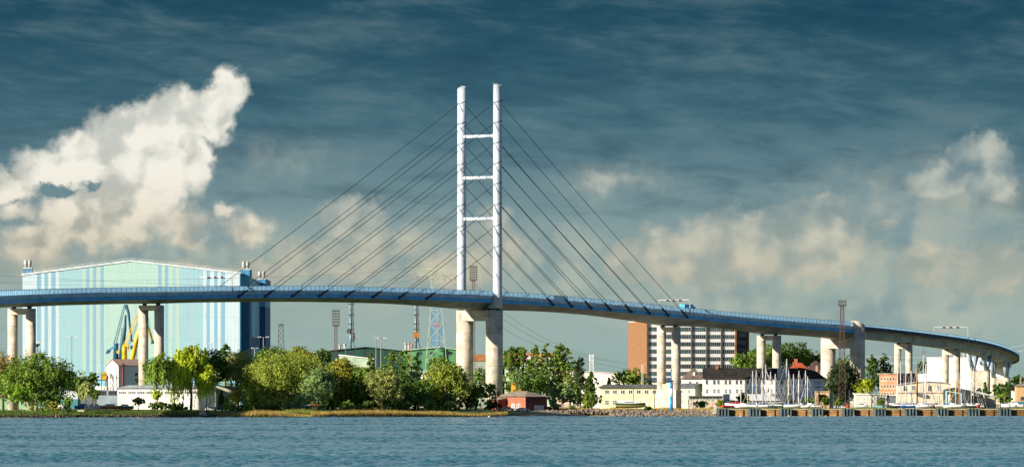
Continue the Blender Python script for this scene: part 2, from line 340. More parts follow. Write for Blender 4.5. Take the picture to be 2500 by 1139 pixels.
def make_water():
    """one wind-rippled sheet: real wave relief, finer near the camera"""
    r = np.random.default_rng(11)
    comp = []
    for k in range(54):
        L = 0.9*(2.9/0.9)**(k/53.0)*r.uniform(0.92,1.08); th = math.radians(74)+r.normal(0, 0.55)
        comp.append((2*math.pi/L*math.cos(th), 2*math.pi/L*math.sin(th), 0.0090*L**0.85, r.uniform(0, 6.28)))
    def hgt(x, y):
        z = np.zeros_like(x)
        for kx, ky, a, ph in comp:
            sn = np.sin(kx*x+ky*y+ph); z += a*(sn+0.25*sn*sn)
        g = 0.82+0.42*np.sin(y*0.031+0.8*np.sin(x*0.02)+1.0)*np.sin(y*0.0083+x*0.004+.4)+0.3*np.sin(y*0.043+x*0.03)+0.2*np.sin(y*0.11-x*0.07)
        return z*np.clip(g,.3,1.5)*np.clip((y-400)/40, 0, 1)
    vs = []; fs = []; off = 0
    ys = [150.0]
    while ys[-1] < 2330: ys.append(ys[-1]+ (6 if ys[-1] < 396 else 0.30*(1+ (ys[-1]-396)/700)))
    ys = np.array(ys)
    strips = [(150,396,6.0,150),(396,640,0.40,75),(640,1000,0.55,105),(1000,1500,0.85,155),(1500,2400,1.3,265)]
    allv = []; allf = []
    for (y0, y1, dxs, hw) in strips:
        yy = ys[(ys >= y0-1e-6) & (ys < y1)]
        nxt = ys[ys >= y1]
        if len(nxt): yy = np.append(yy, nxt[0])
        xx = np.arange(-hw, hw+dxs*(1.5 if y0 < 1400 else 120), dxs)
        Xg, Yg = np.meshgrid(xx, yy); Zg = hgt(Xg, Yg)
        n = len(xx); mm = len(yy)
        v = np.stack([Xg.ravel(), Yg.ravel(), Zg.ravel()], 1); allv.append(v)
        i = np.arange(mm-1)[:, None]*n+np.arange(n-1)[None, :]; i = i.ravel()+off
        allf.append(np.stack([i, i+1, i+n+1, i+n], 1)); off += len(v)
    # wide calm surround, a little lower, to the horizon and behind the viewer
    ring = np.array([(-9000,-3000,-.3),(9000,-3000,-.3),(9000,2600,-.3),(-9000,2600,-.3)], float); allv.append(ring); allf.append(np.array([[off,off+1,off+2,off+3]]))
    V = np.concatenate(allv); Fc = np.concatenate(allf)
    me = bpy.data.meshes.new('water'); me.vertices.add(len(V)); me.vertices.foreach_set('co', V.ravel())
    me.loops.add(len(Fc)*4); me.loops.foreach_set('vertex_index', Fc.ravel().astype(np.int32))
    me.polygons.add(len(Fc)); me.polygons.foreach_set('loop_start', np.arange(0, len(Fc)*4, 4, dtype=np.int32)); me.polygons.foreach_set('loop_total', np.full(len(Fc), 4, np.int32))
    me.polygons.foreach_set('use_smooth', np.ones(len(Fc), bool)); me.update()
    o = bpy.data.objects.new('water', me); COL.objects.link(o); o['kind'] = 'structure'
    m = bpy.data.materials.new('water_mat'); m.use_nodes = True; t = NT(m.node_tree); b = t.n['Principled BSDF']
    tcn = t.n.new('ShaderNodeTexCoord'); n1 = t.noise(tcn.outputs['Object'], 0.012, 3, 0.5)
    t.put(b.inputs['Base Color'], t.mix(t.mr(n1, 0.4, 0.6), (0.034,0.125,0.155), (0.045,0.15,0.185)))
    b.inputs['Roughness'].default_value = 0.10; b.inputs['IOR'].default_value = 1.33
    bn = t.n.new('ShaderNodeBump'); bn.inputs['Strength'].default_value = 0.5; bn.inputs['Distance'].default_value = 0.05
    t.put(bn.inputs['Height'], t.noise(t.vm('MULTIPLY', tcn.outputs['Object'], (1.0,1.0,0.0)), 1.6, 4, 0.6)); t.l.new(bn.outputs[0], b.inputs['Normal'])
    me.materials.append(m)
make_water()

# ------------------------------------------------------------------ the bridge
M_white = mat('white_steel', (0.47,0.53,0.60), 0.45, 0.12, 0.12, stain=0.35, jn=15.0, js=0.22)
M_blue = mat('blue_steel', (0.04,0.33,0.66), 0.45, 0.15, 0.2)
M_edge = mat('edge_concrete', (0.36,0.50,0.60), 0.8, 0.15, 0.4, stain=0.3)
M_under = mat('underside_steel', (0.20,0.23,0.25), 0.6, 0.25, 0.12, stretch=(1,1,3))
M_conc = mat('pier_concrete', (0.52,0.47,0.38), 0.85, 0.18, 0.25, stain=0.55, bump=0.15, jn=6.4)
M_joint = mat('joint_line', (0.20,0.17,0.13), 0.9)
M_cable = mat('cable_black', (0.022,0.03,0.04), 0.5, 0.1)
M_frame = mat('screen_frame_blue', (0.05,0.17,0.32), 0.5, 0.1)
M_road = mat('bridge_asphalt', (0.06,0.06,0.06), 0.9)
M_bear = mat('bearing_dark', (0.03,0.03,0.035), 0.7)
M_gray = mat('galvanised', (0.60,0.60,0.58), 0.5, 0.15)
M_panel = mat('screen_panel', (0.38,0.70,0.95), 0.25, 0.12, 0.8, spec=0.5, transl=0.45)

PIER = [(-60,2125),(53,2183),(370,2241),(1171,2400),(1632,2501),(1877,2559),(2058,2602)]
# centre line control points (u, Y, v of the foot of the near wind screen)
CT = [(-290,2060,737),(-60,2133,724.5),(53,2183,720),(370,2241,713),(770,2321,710.5),(1171,2400,723),(1400,2450,739.5),(1632,2501,761.5),(1877,2559,784),(2058,2602,797),(2103,2614,801),
      (2205,2652,812.5),(2322,2706,828),(2386,2757,841),(2426,2806,854),(2446,2852,865),(2449,2900,874),(2434,2945,882),(2392,2990,890)]
CP = [Vector((X_(u,Y), Y, Z_(v,Y))) for u, Y, v in CT]
def cr(p0, p1, p2, p3, t_):
    return 0.5*((2*p1)+(-p0+p2)*t_+(2*p0-5*p1+4*p2-p3)*t_*t_+(-p0+3*p1-3*p2+p3)*t_**3)
LINE = []
for i in range(len(CP)-1):
    p0 = CP[max(i-1,0)]; p3 = CP[min(i+2, len(CP)-1)]
    k = max(4, int((CP[i+1]-CP[i]).length/1.5))
    for j in range(k): LINE.append(cr(p0, CP[i], CP[i+1], p3, j/k))
LINE.append(CP[-1])
# light smoothing of the height and plan
for _ in range(60):
    LINE = [LINE[0]]+[(LINE[i-1]+LINE[i]*2+LINE[i+1])/4 for i in range(1, len(LINE)-1)]+[LINE[-1]]
ARC = [0.0]
for a, b in zip(LINE, LINE[1:]): ARC.append(ARC[-1]+(b-a).to_2d().length)
TOT = ARC[-1]
def at(s_):
    s_ = max(0, min(TOT-1e-3, s_)); lo = int(np.searchsorted(ARC, s_, side='right'))-1; lo = min(lo, len(LINE)-2)
    t_ = (s_-ARC[lo])/(ARC[lo+1]-ARC[lo]); p = LINE[lo].lerp(LINE[lo+1], t_)
    a = LINE[max(lo-3,0)]; b = LINE[min(lo+4, len(LINE)-1)]; d = Vector((b.x-a.x, b.y-a.y, 0)).normalized()
    return p, d, Vector((d.y, -d.x, 0))           # point, along (to the right/away), near-side normal
def s_of_u(u, n=0.0):
    best = None
    for i in range(0, int(TOT*2)):
        s_ = i*0.5; p, d, nn = at(s_); q = p+nn*n; e = abs(UC+q.x*F/q.y-u)
        if q.y > 2860: break
        if best is None or e < best[0]: best = (e, s_)
    return best[1]
SP = {u: s_of_u(u) for u in (53,370,1171,1632,1877,2058,2205,2322,2392,2441)}
S_END = s_of_u(2096, 7.6)
S_PY = SP[1171]

bridge = thing('cable_stayed_bridge', 'long blue cable stayed road bridge with tall white twin pylon and round concrete piers', 'bridge', (0,0,0))
def gdepth(s_):
    d = 1.35
    for u, w, k in ((1171,60,1.5),(1632,55,1.5),(1877,45,1.35),(2058,50,1.5),(53,20,0.2),(370,20,0.2)):
        d += k*max(0, 1-abs(s_-SP[u])/w)**1.5
    return min(d, 3.1)
def ring(s_, poly):
    p, d, nn = at(s_)
    return [p+nn*a+Vector((0,0,z)) for a, z in poly]
def frange(a, b, st):
    n = max(1, int(round((b-a)/st))); return [a+(b-a)*i/n for i in range(n+1)]
st_main = frange(0, S_END, 3.0); st_app = frange(S_END+0.3, TOT-1, 3.0)
def sweep(poly_fn, sts, name, m_, parent):
    b = MB(); b.sweep([ring(s_, poly_fn(s_)) for s_ in sts]); return b.build(name, m_, parent)
HW = 7.6
sweep(lambda s_: [(-HW+.35,-0.6),(HW-.35,-0.6),(HW-.35,-0.05),(-HW+.35,-0.05)], st_main, 'roadway', M_road, bridge)
for sg in (1,-1):
    sweep(lambda s_: [(sg*(HW-.35),0.08),(sg*(HW+.05),0.08),(sg*(HW+.05),-1.15),(sg*(HW-.35),-1.15)], st_main, 'edge_beam', M_edge, bridge)
sweep(lambda s_: [(-HW+.1,-1.16),(-HW+.1,-2.6),(HW-.1,-2.6),(HW-.1,-1.16)], st_main, 'steel_girder', M_blue, bridge)
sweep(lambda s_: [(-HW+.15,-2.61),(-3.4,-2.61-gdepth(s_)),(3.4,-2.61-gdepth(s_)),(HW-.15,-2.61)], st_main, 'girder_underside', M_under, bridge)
def screen(sg, s0, s1, h, parent, hw, pitch=2.7):
    fr = MB(); pn = MB(); ss = frange(s0, s1, pitch)
    for a, b in zip(ss, ss[1:]):
        pa, da, na = at(a); pb, db, nb = at(b)
        A = pa+na*sg*hw; B = pb+nb*sg*hw; up = Vector((0,0,1))
        fr.bar(A+up*0.05, A+up*h, 0.10)
        fr.bar(A+up*h, B+up*h, 0.07); fr.bar(A+up*0.22, B+up*0.22, 0.08)
        o = (B-A)*0.08
        pn.add([A+o+up*0.3, B-o+up*0.3, B-o+up*(h-.1), A+o+up*(h-.1)], [(0,1,2,3)])
    fr.build('screen_frame', M_frame, parent, fix=False); pn.build('wind_screen', M_panel, parent, fix=False)
screen(1, 0, S_END-1, 1.9, bridge, HW-.15); screen(-1, 0, S_END-1, 1.9, bridge, HW-.15)

# pylon
pc, pd, pn_ = at(S_PY)
LEGN = 8.75; deck_z = pc.z
leg_top = Z_(212.5, 2400); leg_r = 1.72
base_top = Z_(757, 2400)
def pcoord(a, n, z): return Vector((pc.x, pc.y, 0))+pd*a+pn_*n+Vector((0,0,z))
for sg in (-1, 1):
    b = MB(); n = 28; c0 = pcoord(0, sg*LEGN, 0)
    rings = []
    for z, r in ((base_top+0.7, leg_r+0.12), (base_top+5, leg_r+.05), (deck_z+30, leg_r), (leg_top-30, leg_r-.05), (leg_top, leg_r-.08)):
        rings.append([Vector((c0.x+r*math.cos(2*math.pi*k/n), c0.y+r*math.sin(2*math.pi*k/n), z)) for k in range(n)])
    for k in range(n):                                   # slanted top
        v = rings[-1][k]; v.z += (v-Vector((c0.x,c0.y,v.z))).dot(pd*(-sg*0.38) if sg > 0 else pd*0.38)
    o_ = b.sweep(rings)
    for i in range(len(b.sm)-2): b.sm[i] = True
    b.build('pylon_leg', M_white, bridge)
    # maintenance hatch, hand rail and lightning rod on the slanted top
    r = MB(); tp = c0+Vector((0,0,leg_top))
    for k in range(7):
        q = tp+pd*(-1.2+0.4*k)+pn_*0.7; r.bar(q, q+Vector((0,0,0.7)), 0.05)
    r.bar(tp+pd*-1.2+pn_*.7+Vector((0,0,.7)), tp+pd*1.2+pn_*.7+Vector((0,0,.7)), 0.06)
    r.bar(tp, tp+Vector((0,0,.9 if sg < 0 else .7)), 0.05)
    if sg > 0: r.bar(tp+Vector((0,0,1.0)), tp+Vector((-2,0,1.1)), 0.06)
    r.build('mast_head_rail', M_gray, bridge)
for v in (333, 434, 534):
    z = Z_(v, 2400); b = MB(); a_ = pcoord(0,-LEGN+1.3,z); c_ = pcoord(0,LEGN-1.3,z); b.tube([a_, c_], 0.68, 18)
    b.tube([a_, a_.lerp(c_, 0.07)], 0.82, 18); b.tube([a_.lerp(c_, .93), c_], 0.82, 18); b.build('cross_tube', M_white, bridge)
# lower steel cross beam between the legs under the deck
b = MB(); zz = base_top+0.75
b.add([pcoord(a, n_, z) for a in (-1.6,1.6) for n_, z in ((-LEGN,zz),(LEGN,zz),(LEGN,zz+3.2),(-LEGN,zz+3.2))], [(0,1,2,3),(7,6,5,4),(0,4,5,1),(1,5,6,2),(2,6,7,3),(3,7,4,0)])
b.build('lower_cross_beam', M_white, bridge)
for sg in (-1,1):
    b = MB(); c0 = pcoord(0, sg*LEGN, 0); b.cyl(c0.x, c0.y, base_top-.02, base_top+0.72, 1.0, 16); b.build('bearing', M_bear, bridge)

# piers
def pier(parent, u, r, half, top_off, cap_h, joints=True, ztop=None, tall_near=None, two=True):
    s_ = SP[u]; p, d, nn = at(s_)
    g = gz(p.x, p.y)-0.6
    gd = gdepth(s_)+2.61 if parent is bridge else 4.0
    zt = ztop if ztop is not None else p.z-gd-top_off
    pr = bpy.data.objects.new('pier', None); COL.objects.link(pr); pr.parent = parent
    O = Vector((p.x, p.y, 0)); pr.location = O
    for sg in (-1, 1):
        b = MB(); q = nn*sg*half; z1 = zt
        b.cyl(q.x, q.y, g, z1 if not (tall_near and sg > 0) else tall_near-1.5, r, 36)
        if tall_near and sg > 0:
            n = 36; rg = []
            for zz_ in (tall_near-1.5, tall_near):
                rg.append([Vector((q.x+r*math.cos(2*math.pi*k/n), q.y+r*math.sin(2*math.pi*k/n), zz_)) for k in range(n)])
            for v in rg[1]: v.z += -(v-Vector((q.x,q.y,v.z))).dot(d)*0.45
            b.sweep(rg)
        b.build('column', M_conc, pr)
    # cross beam: flat walls tangent to the columns
    b = MB(); hw = half+r*0.15
    w = r*0.98
    pts = []
    for a, n_ in ((-w,-hw),(w,-hw),(w,hw),(-w,hw)): pts.append(d*a+nn*n_)
    b.add([q+Vector((0,0,zt-cap_h)) for q in pts]+[q+Vector((0,0,zt-0.01)) for q in pts], [(0,3,2,1),(4,5,6,7),(0,1,5,4),(1,2,6,5),(2,3,7,6),(3,0,4,7)])
    b.build('cross_beam', M_conc, pr)
    if ztop is None or parent is bridge and not tall_near:
        for sg in (-1,1):
            b = MB(); q = nn*sg*half*0.85; b.cyl(q.x, q.y, zt-.02, zt+top_off+0.1, 0.8, 12); b.build('bearing', M_bear, pr)
    return pr
pier(bridge, 53, 1.78, 3.7, 0.55, 2.1)
pier(bridge, 370, 1.78, 3.7, 0.55, 1.9)
pier(bridge, 1632, 1.85, 3.6, 0.5, 2.1)
pier(bridge, 1877, 1.85, 3.9, 0.5, 2.0)
pylon_pier = pier(bridge, 1171, 3.33, 7.2, 0.5, 4.1, ztop=base_top)
pier(bridge, 2058, 3.15, 7.4, 0.2, 4.6, ztop=Z_(823,2602), tall_near=Z_(791,2602))
# footing under the 1632 pier (low wall with a stained block between the columns)
p, d, nn = at(SP[1632]); ft = MB()
for a0, a1, z0, z1 in ((-4.9,4.9,1.5,Z_(951,2501)),(-2.0,1.9,Z_(951,2501),Z_(936,2501))):
    w_ = 1.9 if z0 < 3 else 1.6
    pts = [d*-w_+nn*a0, d*w_+nn*a0, d*w_+nn*a1, d*-w_+nn*a1]
    ft.add([Vector((p.x,p.y,z0))+q for q in pts]+[Vector((p.x,p.y,z1))+q for q in pts], [(0,3,2,1),(4,5,6,7),(0,1,5,4),(1,2,6,5),(2,3,7,6),(3,0,4,7)])
ft.build('footing', M_conc, bridge)

# stay cables
AV = [245.5,295,344.5,394.5,444.5,495,546.5,597.5]
def cable(side, k, sg):
    z = Z_(AV[k], 2400)-1.0
    if side < 0: u_t = 582+65.4*k
    else: u_t = [1678,1631,1586,1542,1491,1443,1396,1350][k]
    key = (side, k)
    if key not in SA: SA[key] = s_of_u(u_t, HW)
    p, d, nn = at(SA[key]); A = pcoord(side*0.9, sg*(LEGN), z+1.0); top = pcoord(side*leg_r*0.98, sg*LEGN*1.0, z-0.1)
    B = p+nn*sg*(HW+0.28)+Vector((0,0,-2.0))
    L = (B-top).length; b = MB(); pts = []
    for i in range(13):
        t_ = i/12; q = top.lerp(B, t_); q.z -= 0.004*L*4*t_*(1-t_); pts.append(q)
    b.tube(pts, 0.115, 6)
    dr = (top-B).normalized(); b.tube([B, B+dr*5.2], 0.36, 8); b.tube([B-dr*0.2, B+dr*0.7], 0.5, 8)
    b.build('stay_cable', M_cable, bridge)
SA = {}
for k in range(8):
    for side in (-1, 1):
        for sg in (-1, 1): cable(side, k, sg)
# saddles: dark bands folding over the front of each leg where the cables pass
for sg in (-1, 1):
    for k in range(8):
        z = Z_(AV[k], 2400); b = MB(); pts = []
        for face in (1, -1):
            pts = []
            for i in range(-5, 6):
                t_ = i/5*math.radians(88); a_ = leg_r*1.02*math.sin(t_); n_ = leg_r*1.02*math.cos(t_)*face
                pts.append(pcoord(a_, sg*LEGN+n_, z-1.0*abs(math.sin(t_))**1.2-0.0))
            b.tube(pts, 0.10, 5)
        b.build('cable_saddle', M_cable, bridge)

# gantries on the bridge
M_gan = mat('gantry_grey', (.34,.35,.35), .5, .1)
def gantry(u0, u1, vtop, label, Y, parent_unused=None):
    s_ = s_of_u((u0+u1)/2); p, d, nn = at(s_)
    g = thing('sign_gantry', label, 'gantry', p, 0, 'sign gantries over the bridge road')
    h = Z_(vtop, Y)-p.z
    b = MB(); N0 = nn*-(HW+.2); N1 = nn*(HW+.2); dz0 = Vector((0,0,-0.8)); up = Vector((0,0,h))
    for q, lean in ((N0, nn*0.0), (N1, nn*-0.45)):
        pt = MB(); pt.bar(q+dz0, q+lean+up, 0.30); pt.build('post', M_gan, g)
    b.bar(N0+up, N1-nn*0.45+up, 0.2); b.build('beam', M_gan, g)
    for t_ in (0.3,0.5,0.7):
        q = N0.lerp(N1, t_)+up; k_ = MB(); k_.box(q.x-.75,q.x+.75,q.y-.3,q.y+.3,q.z-.55,q.z+.1); k_.build('signal_head', M_bear, g)
        if t_ > 0.4:
            k_ = MB(); k_.bar(q, q+Vector((0,0,1.6)), 0.06); k_.bar(q+Vector((-.4,0,1.5)), q+Vector((.5,0,1.7)), 0.07); k_.build('antenna', M_gan, g)
gantry(486, 567, 675, 'steel sign gantry on the bridge in front of the striped hall', 2270)
gantry(1607, 1685, 731, 'steel sign gantry on the bridge above the brick tower block', 2501)
gantry(2281, 2364, 797, 'steel sign gantry on the curved approach at the far right', 2700)

# blue truck and yellow van behind the near screen
def road_vehicle(name, label, cat, u, v_top, L, hb, colr, Y):
    s_ = s_of_u(u); p, d, nn = at(s_); a = math.atan2(d.y, d.x)
    t_ = thing(name, label, cat, p+nn*2.0, a)
    h = Z_(v_top, p.y)-p.z
    mb_ = mat(name+'_paint', colr, 0.4, 0.08); gl = mat('vehicle_glass', (0.03,0.04,0.05), 0.15, 0.05, spec=0.6); ty = mat('tyre', (0.02,0.02,0.02), 0.9)
    b = MB(); b.prism([(-L/2,0.9),(L*0.28,0.9),(L*0.28,h),(-L/2,h)], -1.2, 1.2); b.build('cargo_box', mb_, t_)
    b = MB(); b.prism([(L*0.30,0.7),(L/2,0.7),(L/2,h*0.55),(L*0.44,h*0.8),(L*0.30,h*0.8)], -1.15, 1.15); b.build('cab', mb_, t_)
    b = MB(); b.box(L*.35,L*.46,-1.17,1.17,h*.5,h*.68); b.build('window', gl, t_)
    for x in (-L*.35, L*.36):
        for y in (-1,1): w_ = MB(); w_.tube([(x,y*0.95,.5),(x,y*1.22,.5)], .5, 14); w_.build('wheel', ty, t_)
road_vehicle('truck', 'blue truck crossing the bridge near the right end of the cables', 'truck', 1670, 742.5, 8.0, 3, (0.05,0.42,0.66), 2501)
road_vehicle('delivery_van', 'pale yellow van driving behind the bridge screen between the right cables', 'van', 1503, 741, 5.6, 2, (0.62,0.56,0.30), 2470)

# approach viaduct
M_app = mat('viaduct_concrete', (0.36,0.42,0.43), 0.85, 0.2, 0.15, stain=0.3)
M_appd = mat('viaduct_edge_navy_shaded', (0.02,0.05,0.085), 0.7, 0.25, 0.3)  # dark blue edge, with the cantilever's shadow put into its colour
via = thing('approach_viaduct', 'curved concrete approach viaduct with shaded navy edge bending away at the far right', 'viaduct', (0,0,0))
AWd = 7.3
def app_par(s_): return min(1.0, max(0, (s_-S_END)/90.0))
sweep(lambda s_: [(-AWd+.3,-0.5),(AWd-.3,-0.5),(AWd-.3,-.05),(-AWd+.3,-.05)], st_app, 'roadway', M_road, via)
for sg in (1,-1):
    sweep(lambda s_: [(sg*(AWd-.3),0.25),(sg*(AWd+.15),0.25),(sg*(AWd+.15),-1.25),(sg*(AWd-.3),-1.25)], st_app, 'edge_beam', M_appd, via)
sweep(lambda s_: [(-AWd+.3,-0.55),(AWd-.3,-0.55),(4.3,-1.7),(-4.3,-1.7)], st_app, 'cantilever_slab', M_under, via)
sweep(lambda s_: [(-4.25,-1.71),(4.25,-1.71),(3.7,-4.15),(-3.7,-4.15)], st_app, 'box_girder', M_app, via)
screen(1, S_END+1.5, TOT-3, 1.15, via, AWd-.05); screen(-1, S_END+1.5, TOT-3, 1.15, via, AWd-.05)
pier(via, 2205, 1.5, 2.6, 0.55, 2.1); pier(via, 2322, 1.52, 2.6, 0.55, 2.1)
M_vst = mat('strut_blue_grey', (0.34,0.44,0.53), 0.5, 0.12)
def vpier(u, vtopbase, spread, wide):
    s_ = SP[u]; p, d, nn = at(s_); g = gz(p.x,p.y)-.6
    pr = bpy.data.objects.new('pier', None); COL.objects.link(pr); pr.parent = via; pr.location = (p.x,p.y,0)
    zb = Z_(vtopbase, p.y)
    for sg in (-1,1):
        q = nn*sg*wide; b = MB(); b.cyl(q.x,q.y,g,zb,1.7,28); b.build('column', M_conc, pr)
        for e in (-1,1):
            s2 = s_+e*spread; p2, d2, n2 = at(s2); tq = p2-Vector((p.x,p.y,0))+n2*sg*3.2+Vector((0,0,-4.0))
            b = MB(); b.tube([q+Vector((0,0,zb-.6)), tq], [0.95,1.05], 16); b.build('strut', M_vst, pr)
    b = MB(); pts = [d*-1.2+nn*-wide, d*1.2+nn*-wide, d*1.2+nn*wide, d*-1.2+nn*wide]
    b.add([q+Vector((0,0,g)) for q in pts]+[q+Vector((0,0,zb-.5)) for q in pts], [(0,3,2,1),(4,5,6,7),(0,1,5,4),(1,2,6,5),(2,3,7,6),(3,0,4,7)])
    b.build('web_wall', M_conc, pr)
vpier(2392, 901, 11, 3.0); vpier(2441, 919, 10, 2.9)

# straight ramp viaduct behind, rising to the right
ramp = thing('ramp_viaduct', 'low pale concrete ramp rising to the right behind the curved viaduct', 'ramp bridge', W(2345, 985, 2990))
def rp(u, v, dy): 
    q = W(u, v, 2990); return Vector((q.x-ramp.location.x, dy, q.z-ramp.location.z))
M_rampc = mat('ramp_concrete', (0.55,0.44,0.28), 0.85, 0.2, 0.3, stain=0.4)
b = MB(); b.add([rp(2285,921,0),rp(2430,874,0),rp(2430,882,0),rp(2285,929,0)]+[rp(2285,921,8),rp(2430,874,8),rp(2430,882,8),rp(2285,929,8)], [(0,1,2,3),(7,6,5,4),(0,4,5,1),(1,5,6,2),(2,6,7,3),(3,7,4,0)]); b.build('deck_slab', M_rampc, ramp)
b = MB(); b.add([rp(2285,915.5,-.1),rp(2430,868.5,-.1),rp(2430,874,-.1),rp(2285,921,-.1)]+[rp(2285,915.5,.3),rp(2430,868.5,.3),rp(2430,874,.3),rp(2285,921,.3)], [(0,1,2,3),(7,6,5,4),(0,4,5,1),(1,5,6,2),(2,6,7,3),(3,7,4,0)]); b.build('parapet', mat('ramp_parapet', (0.28,0.42,0.55), .5), ramp)
b = MB(); b.add([rp(2320,921,1.5),rp(2430,886,1.5),rp(2430,898,1.5),rp(2320,928,1.5)]+[rp(2320,921,6.5),rp(2430,886,6.5),rp(2430,898,6.5),rp(2320,928,6.5)], [(0,1,2,3),(7,6,5,4),(0,4,5,1),(1,5,6,2),(2,6,7,3),(3,7,4,0)]); b.build('girder', M_under, ramp)
s_r = F/2990
for u0, u1, vt in ((2353,2364,909),(2368,2379,896),(2419,2428,894),(2444,2455,906)):
    b = MB(); x = ((u0+u1)/2-2345)/s_r; b.cyl(x, 4, Z_(1000,2990)-ramp.location.z, Z_(vt,2990)-ramp.location.z, (u1-u0)/2/s_r, 18); b.build('column', M_rampc, ramp)
# ------------------------------------------------------------------ building helpers
G_dark = mat('window_glass', (0.035,0.05,0.06), 0.12, 0.3, 0.5, spec=0.6)
F_white = mat('window_frame_white', (0.72,0.72,0.70), 0.6, 0.1)
F_dark = mat('window_frame_dark', (0.10,0.10,0.10), 0.6, 0.1)
def face_pt(face, w, a, z, o, d=0.0):
    """a = distance along the face seen from outside left to right, o = proud of the wall"""
    if face == 'front': return (a, -o, z)
    if face == 'right': return (w+o, a, z)
    if face == 'left': return (-o, d-a, z)
def fbox(b, face, w, d, a0, a1, z0, z1, o0, o1):
    P0 = face_pt(face, w, a0, z0, o0, d); P1 = face_pt(face, w, a1, z1, o1, d)
    xs = sorted((P0[0], P1[0])); ys = sorted((P0[1], P1[1]))
    b.box(xs[0], xs[1], ys[0], ys[1], z0, z1)
def window(parent, face, w, d, a, z, ww, hh, fm=None, gm=None, nx=1, nz=1, ft=0.11, name='window', sill=True, off=0.0):
    b = MB(); fm = fm or F_white; gm = gm or G_dark
    b.mat(1); fbox(b, face, w, d, a, a+ww, z, z+hh, off, off+0.03)
    b.mat(0)
    for i in range(nx+1):
        c = a+ww*i/nx; e = ft if i in (0, nx) else ft*0.75
        fbox(b, face, w, d, max(a-.02, c-e), min(a+ww+.02, c+e), z, z+hh, off+0.03, off+0.09)
    for i in range(nz+1):
        c = z+hh*i/nz; e = ft if i in (0, nz) else ft*0.7
        fbox(b, face, w, d, a, a+ww, max(z-.02, c-e), min(z+hh+.02, c+e), off+0.032, off+0.085)
    if sill: fbox(b, face, w, d, a-.12, a+ww+.12, z-.16, z-.03, off, off+0.18)
    return b.build(name, [fm, gm], parent)
def building(name, label, cat, u, Y, rz=0.0, group=None):
    x = X_(u, Y); return thing(name, label, cat, (x, Y, gz(x, Y)-0.02), rz, group)
def pxf(t):
    """pixel-of-the-photo to local coordinates of a thing in its own plane"""
    Y = t.location.y; l = t.location.copy()
    return lambda u, v, dy=0.0: Vector((X_(u, Y)-l.x, dy, Z_(v, Y)-l.z))

# ------------------------------------------------------------------ shipyard hall
Yh = 3217; sh_ = F/Yh
hall = building('shipyard_hall', 'huge striped pale blue and mint shipyard hall behind the bridge at left', 'shipyard hall', 55, Yh)
hz = hall.location.z; hw_ = 530/sh_; HD = 330
pale=(0.45,0.56,0.62); bl=(0.16,0.34,0.48); cy=(0.25,0.44,0.50); gr=(0.33,0.50,0.45); gp=(0.35,0.49,0.42)
bd = [(0,pale),(90,bl),(99,pale),(107,bl),(116,pale),(125,bl),(134,pale),(143,cy),(200,gp),(208.5,bl),(217,gp),(226,bl),(235,gp),(244,bl),(253,gr),(385,bl),(393,gp),(402,bl),(411,gp),(420,cy),(429,gp),(437,cy),(495,pale),(503.5,bl),(512,pale),(521,bl),(530,pale),(538.5,bl),(548,pale)]
bd = [(0.0,pale)]+[((u-55)/sh_, c_) for u, c_ in bd[1:]]
M_hall = stripes('hall_stripes', bd, 0.0, hw_)
zl = Z_(672,Yh)-hz; za = Z_(638,Yh)-hz; zr = Z_(668,Yh)-hz; xa = (320-55)/sh_
zb0 = Z_(911,Yh)-hz
b = MB(); b.prism([(0,0),(hw_,0),(hw_,zr),(xa,za),(0,zl)], 0, HD); b.build('wall', mat('hall_side', (0.28,0.60,0.72), 0.6, 0.2, 0.02, stretch=(1,1,.2)), hall)
b = MB(); b.prism([(0,zb0),(hw_,zb0),(hw_,zr),(xa,za),(0,zl)], -0.3, -0.01); b.build('painted_front', M_hall, hall)
b = MB(); b.box(-.3, hw_*0.99, -0.8, -0.32, zb0-.4, zb0-3.2); b.build('plinth_band', mat('hall_band', (0.35,0.52,0.62), .6), hall)
b = MB(); b.prism([(-.5,zl),(xa,za),(hw_+.5,zr),(hw_+.5,zr+.8),(xa,za+.8),(-.5,zl+.8)], -.8, HD+.5); b.build('roof', mat('hall_roof', (0.62,0.68,0.68), .6), hall)
b = MB()
N = 44
for (x0_, z0_, x1_, z1_) in ((0,zl+.8,xa,za+.8),(xa,za+.8,hw_,zr+.8)):
    n_ = int((x1_-x0_)/2.2)
    for i in range(n_+1):
        x = x0_+(x1_-x0_)*i/n_; z = z0_+(z1_-z0_)*i/n_; b.bar((x,-.5,z),(x,-.5,z+1.1),.05)
    for h_ in (.6,1.15): b.bar((x0_,-.5,z0_+h_),(x1_,-.5,z1_+h_),.06)
b.build('roof_railing', M_gray, hall)
M_twr_shade = mat('hall_tower_shaded', (0.03,0.12,0.27), .6, .1); M_twr = mat('hall_tower_lit', (0.16,0.42,0.62), .6, .1)  # tower blue twice: shaft darkened for the hall's shadow, wall above as sunlit
M_vent = mat('vent_metal', (0.36,0.35,0.33), .45, .2)
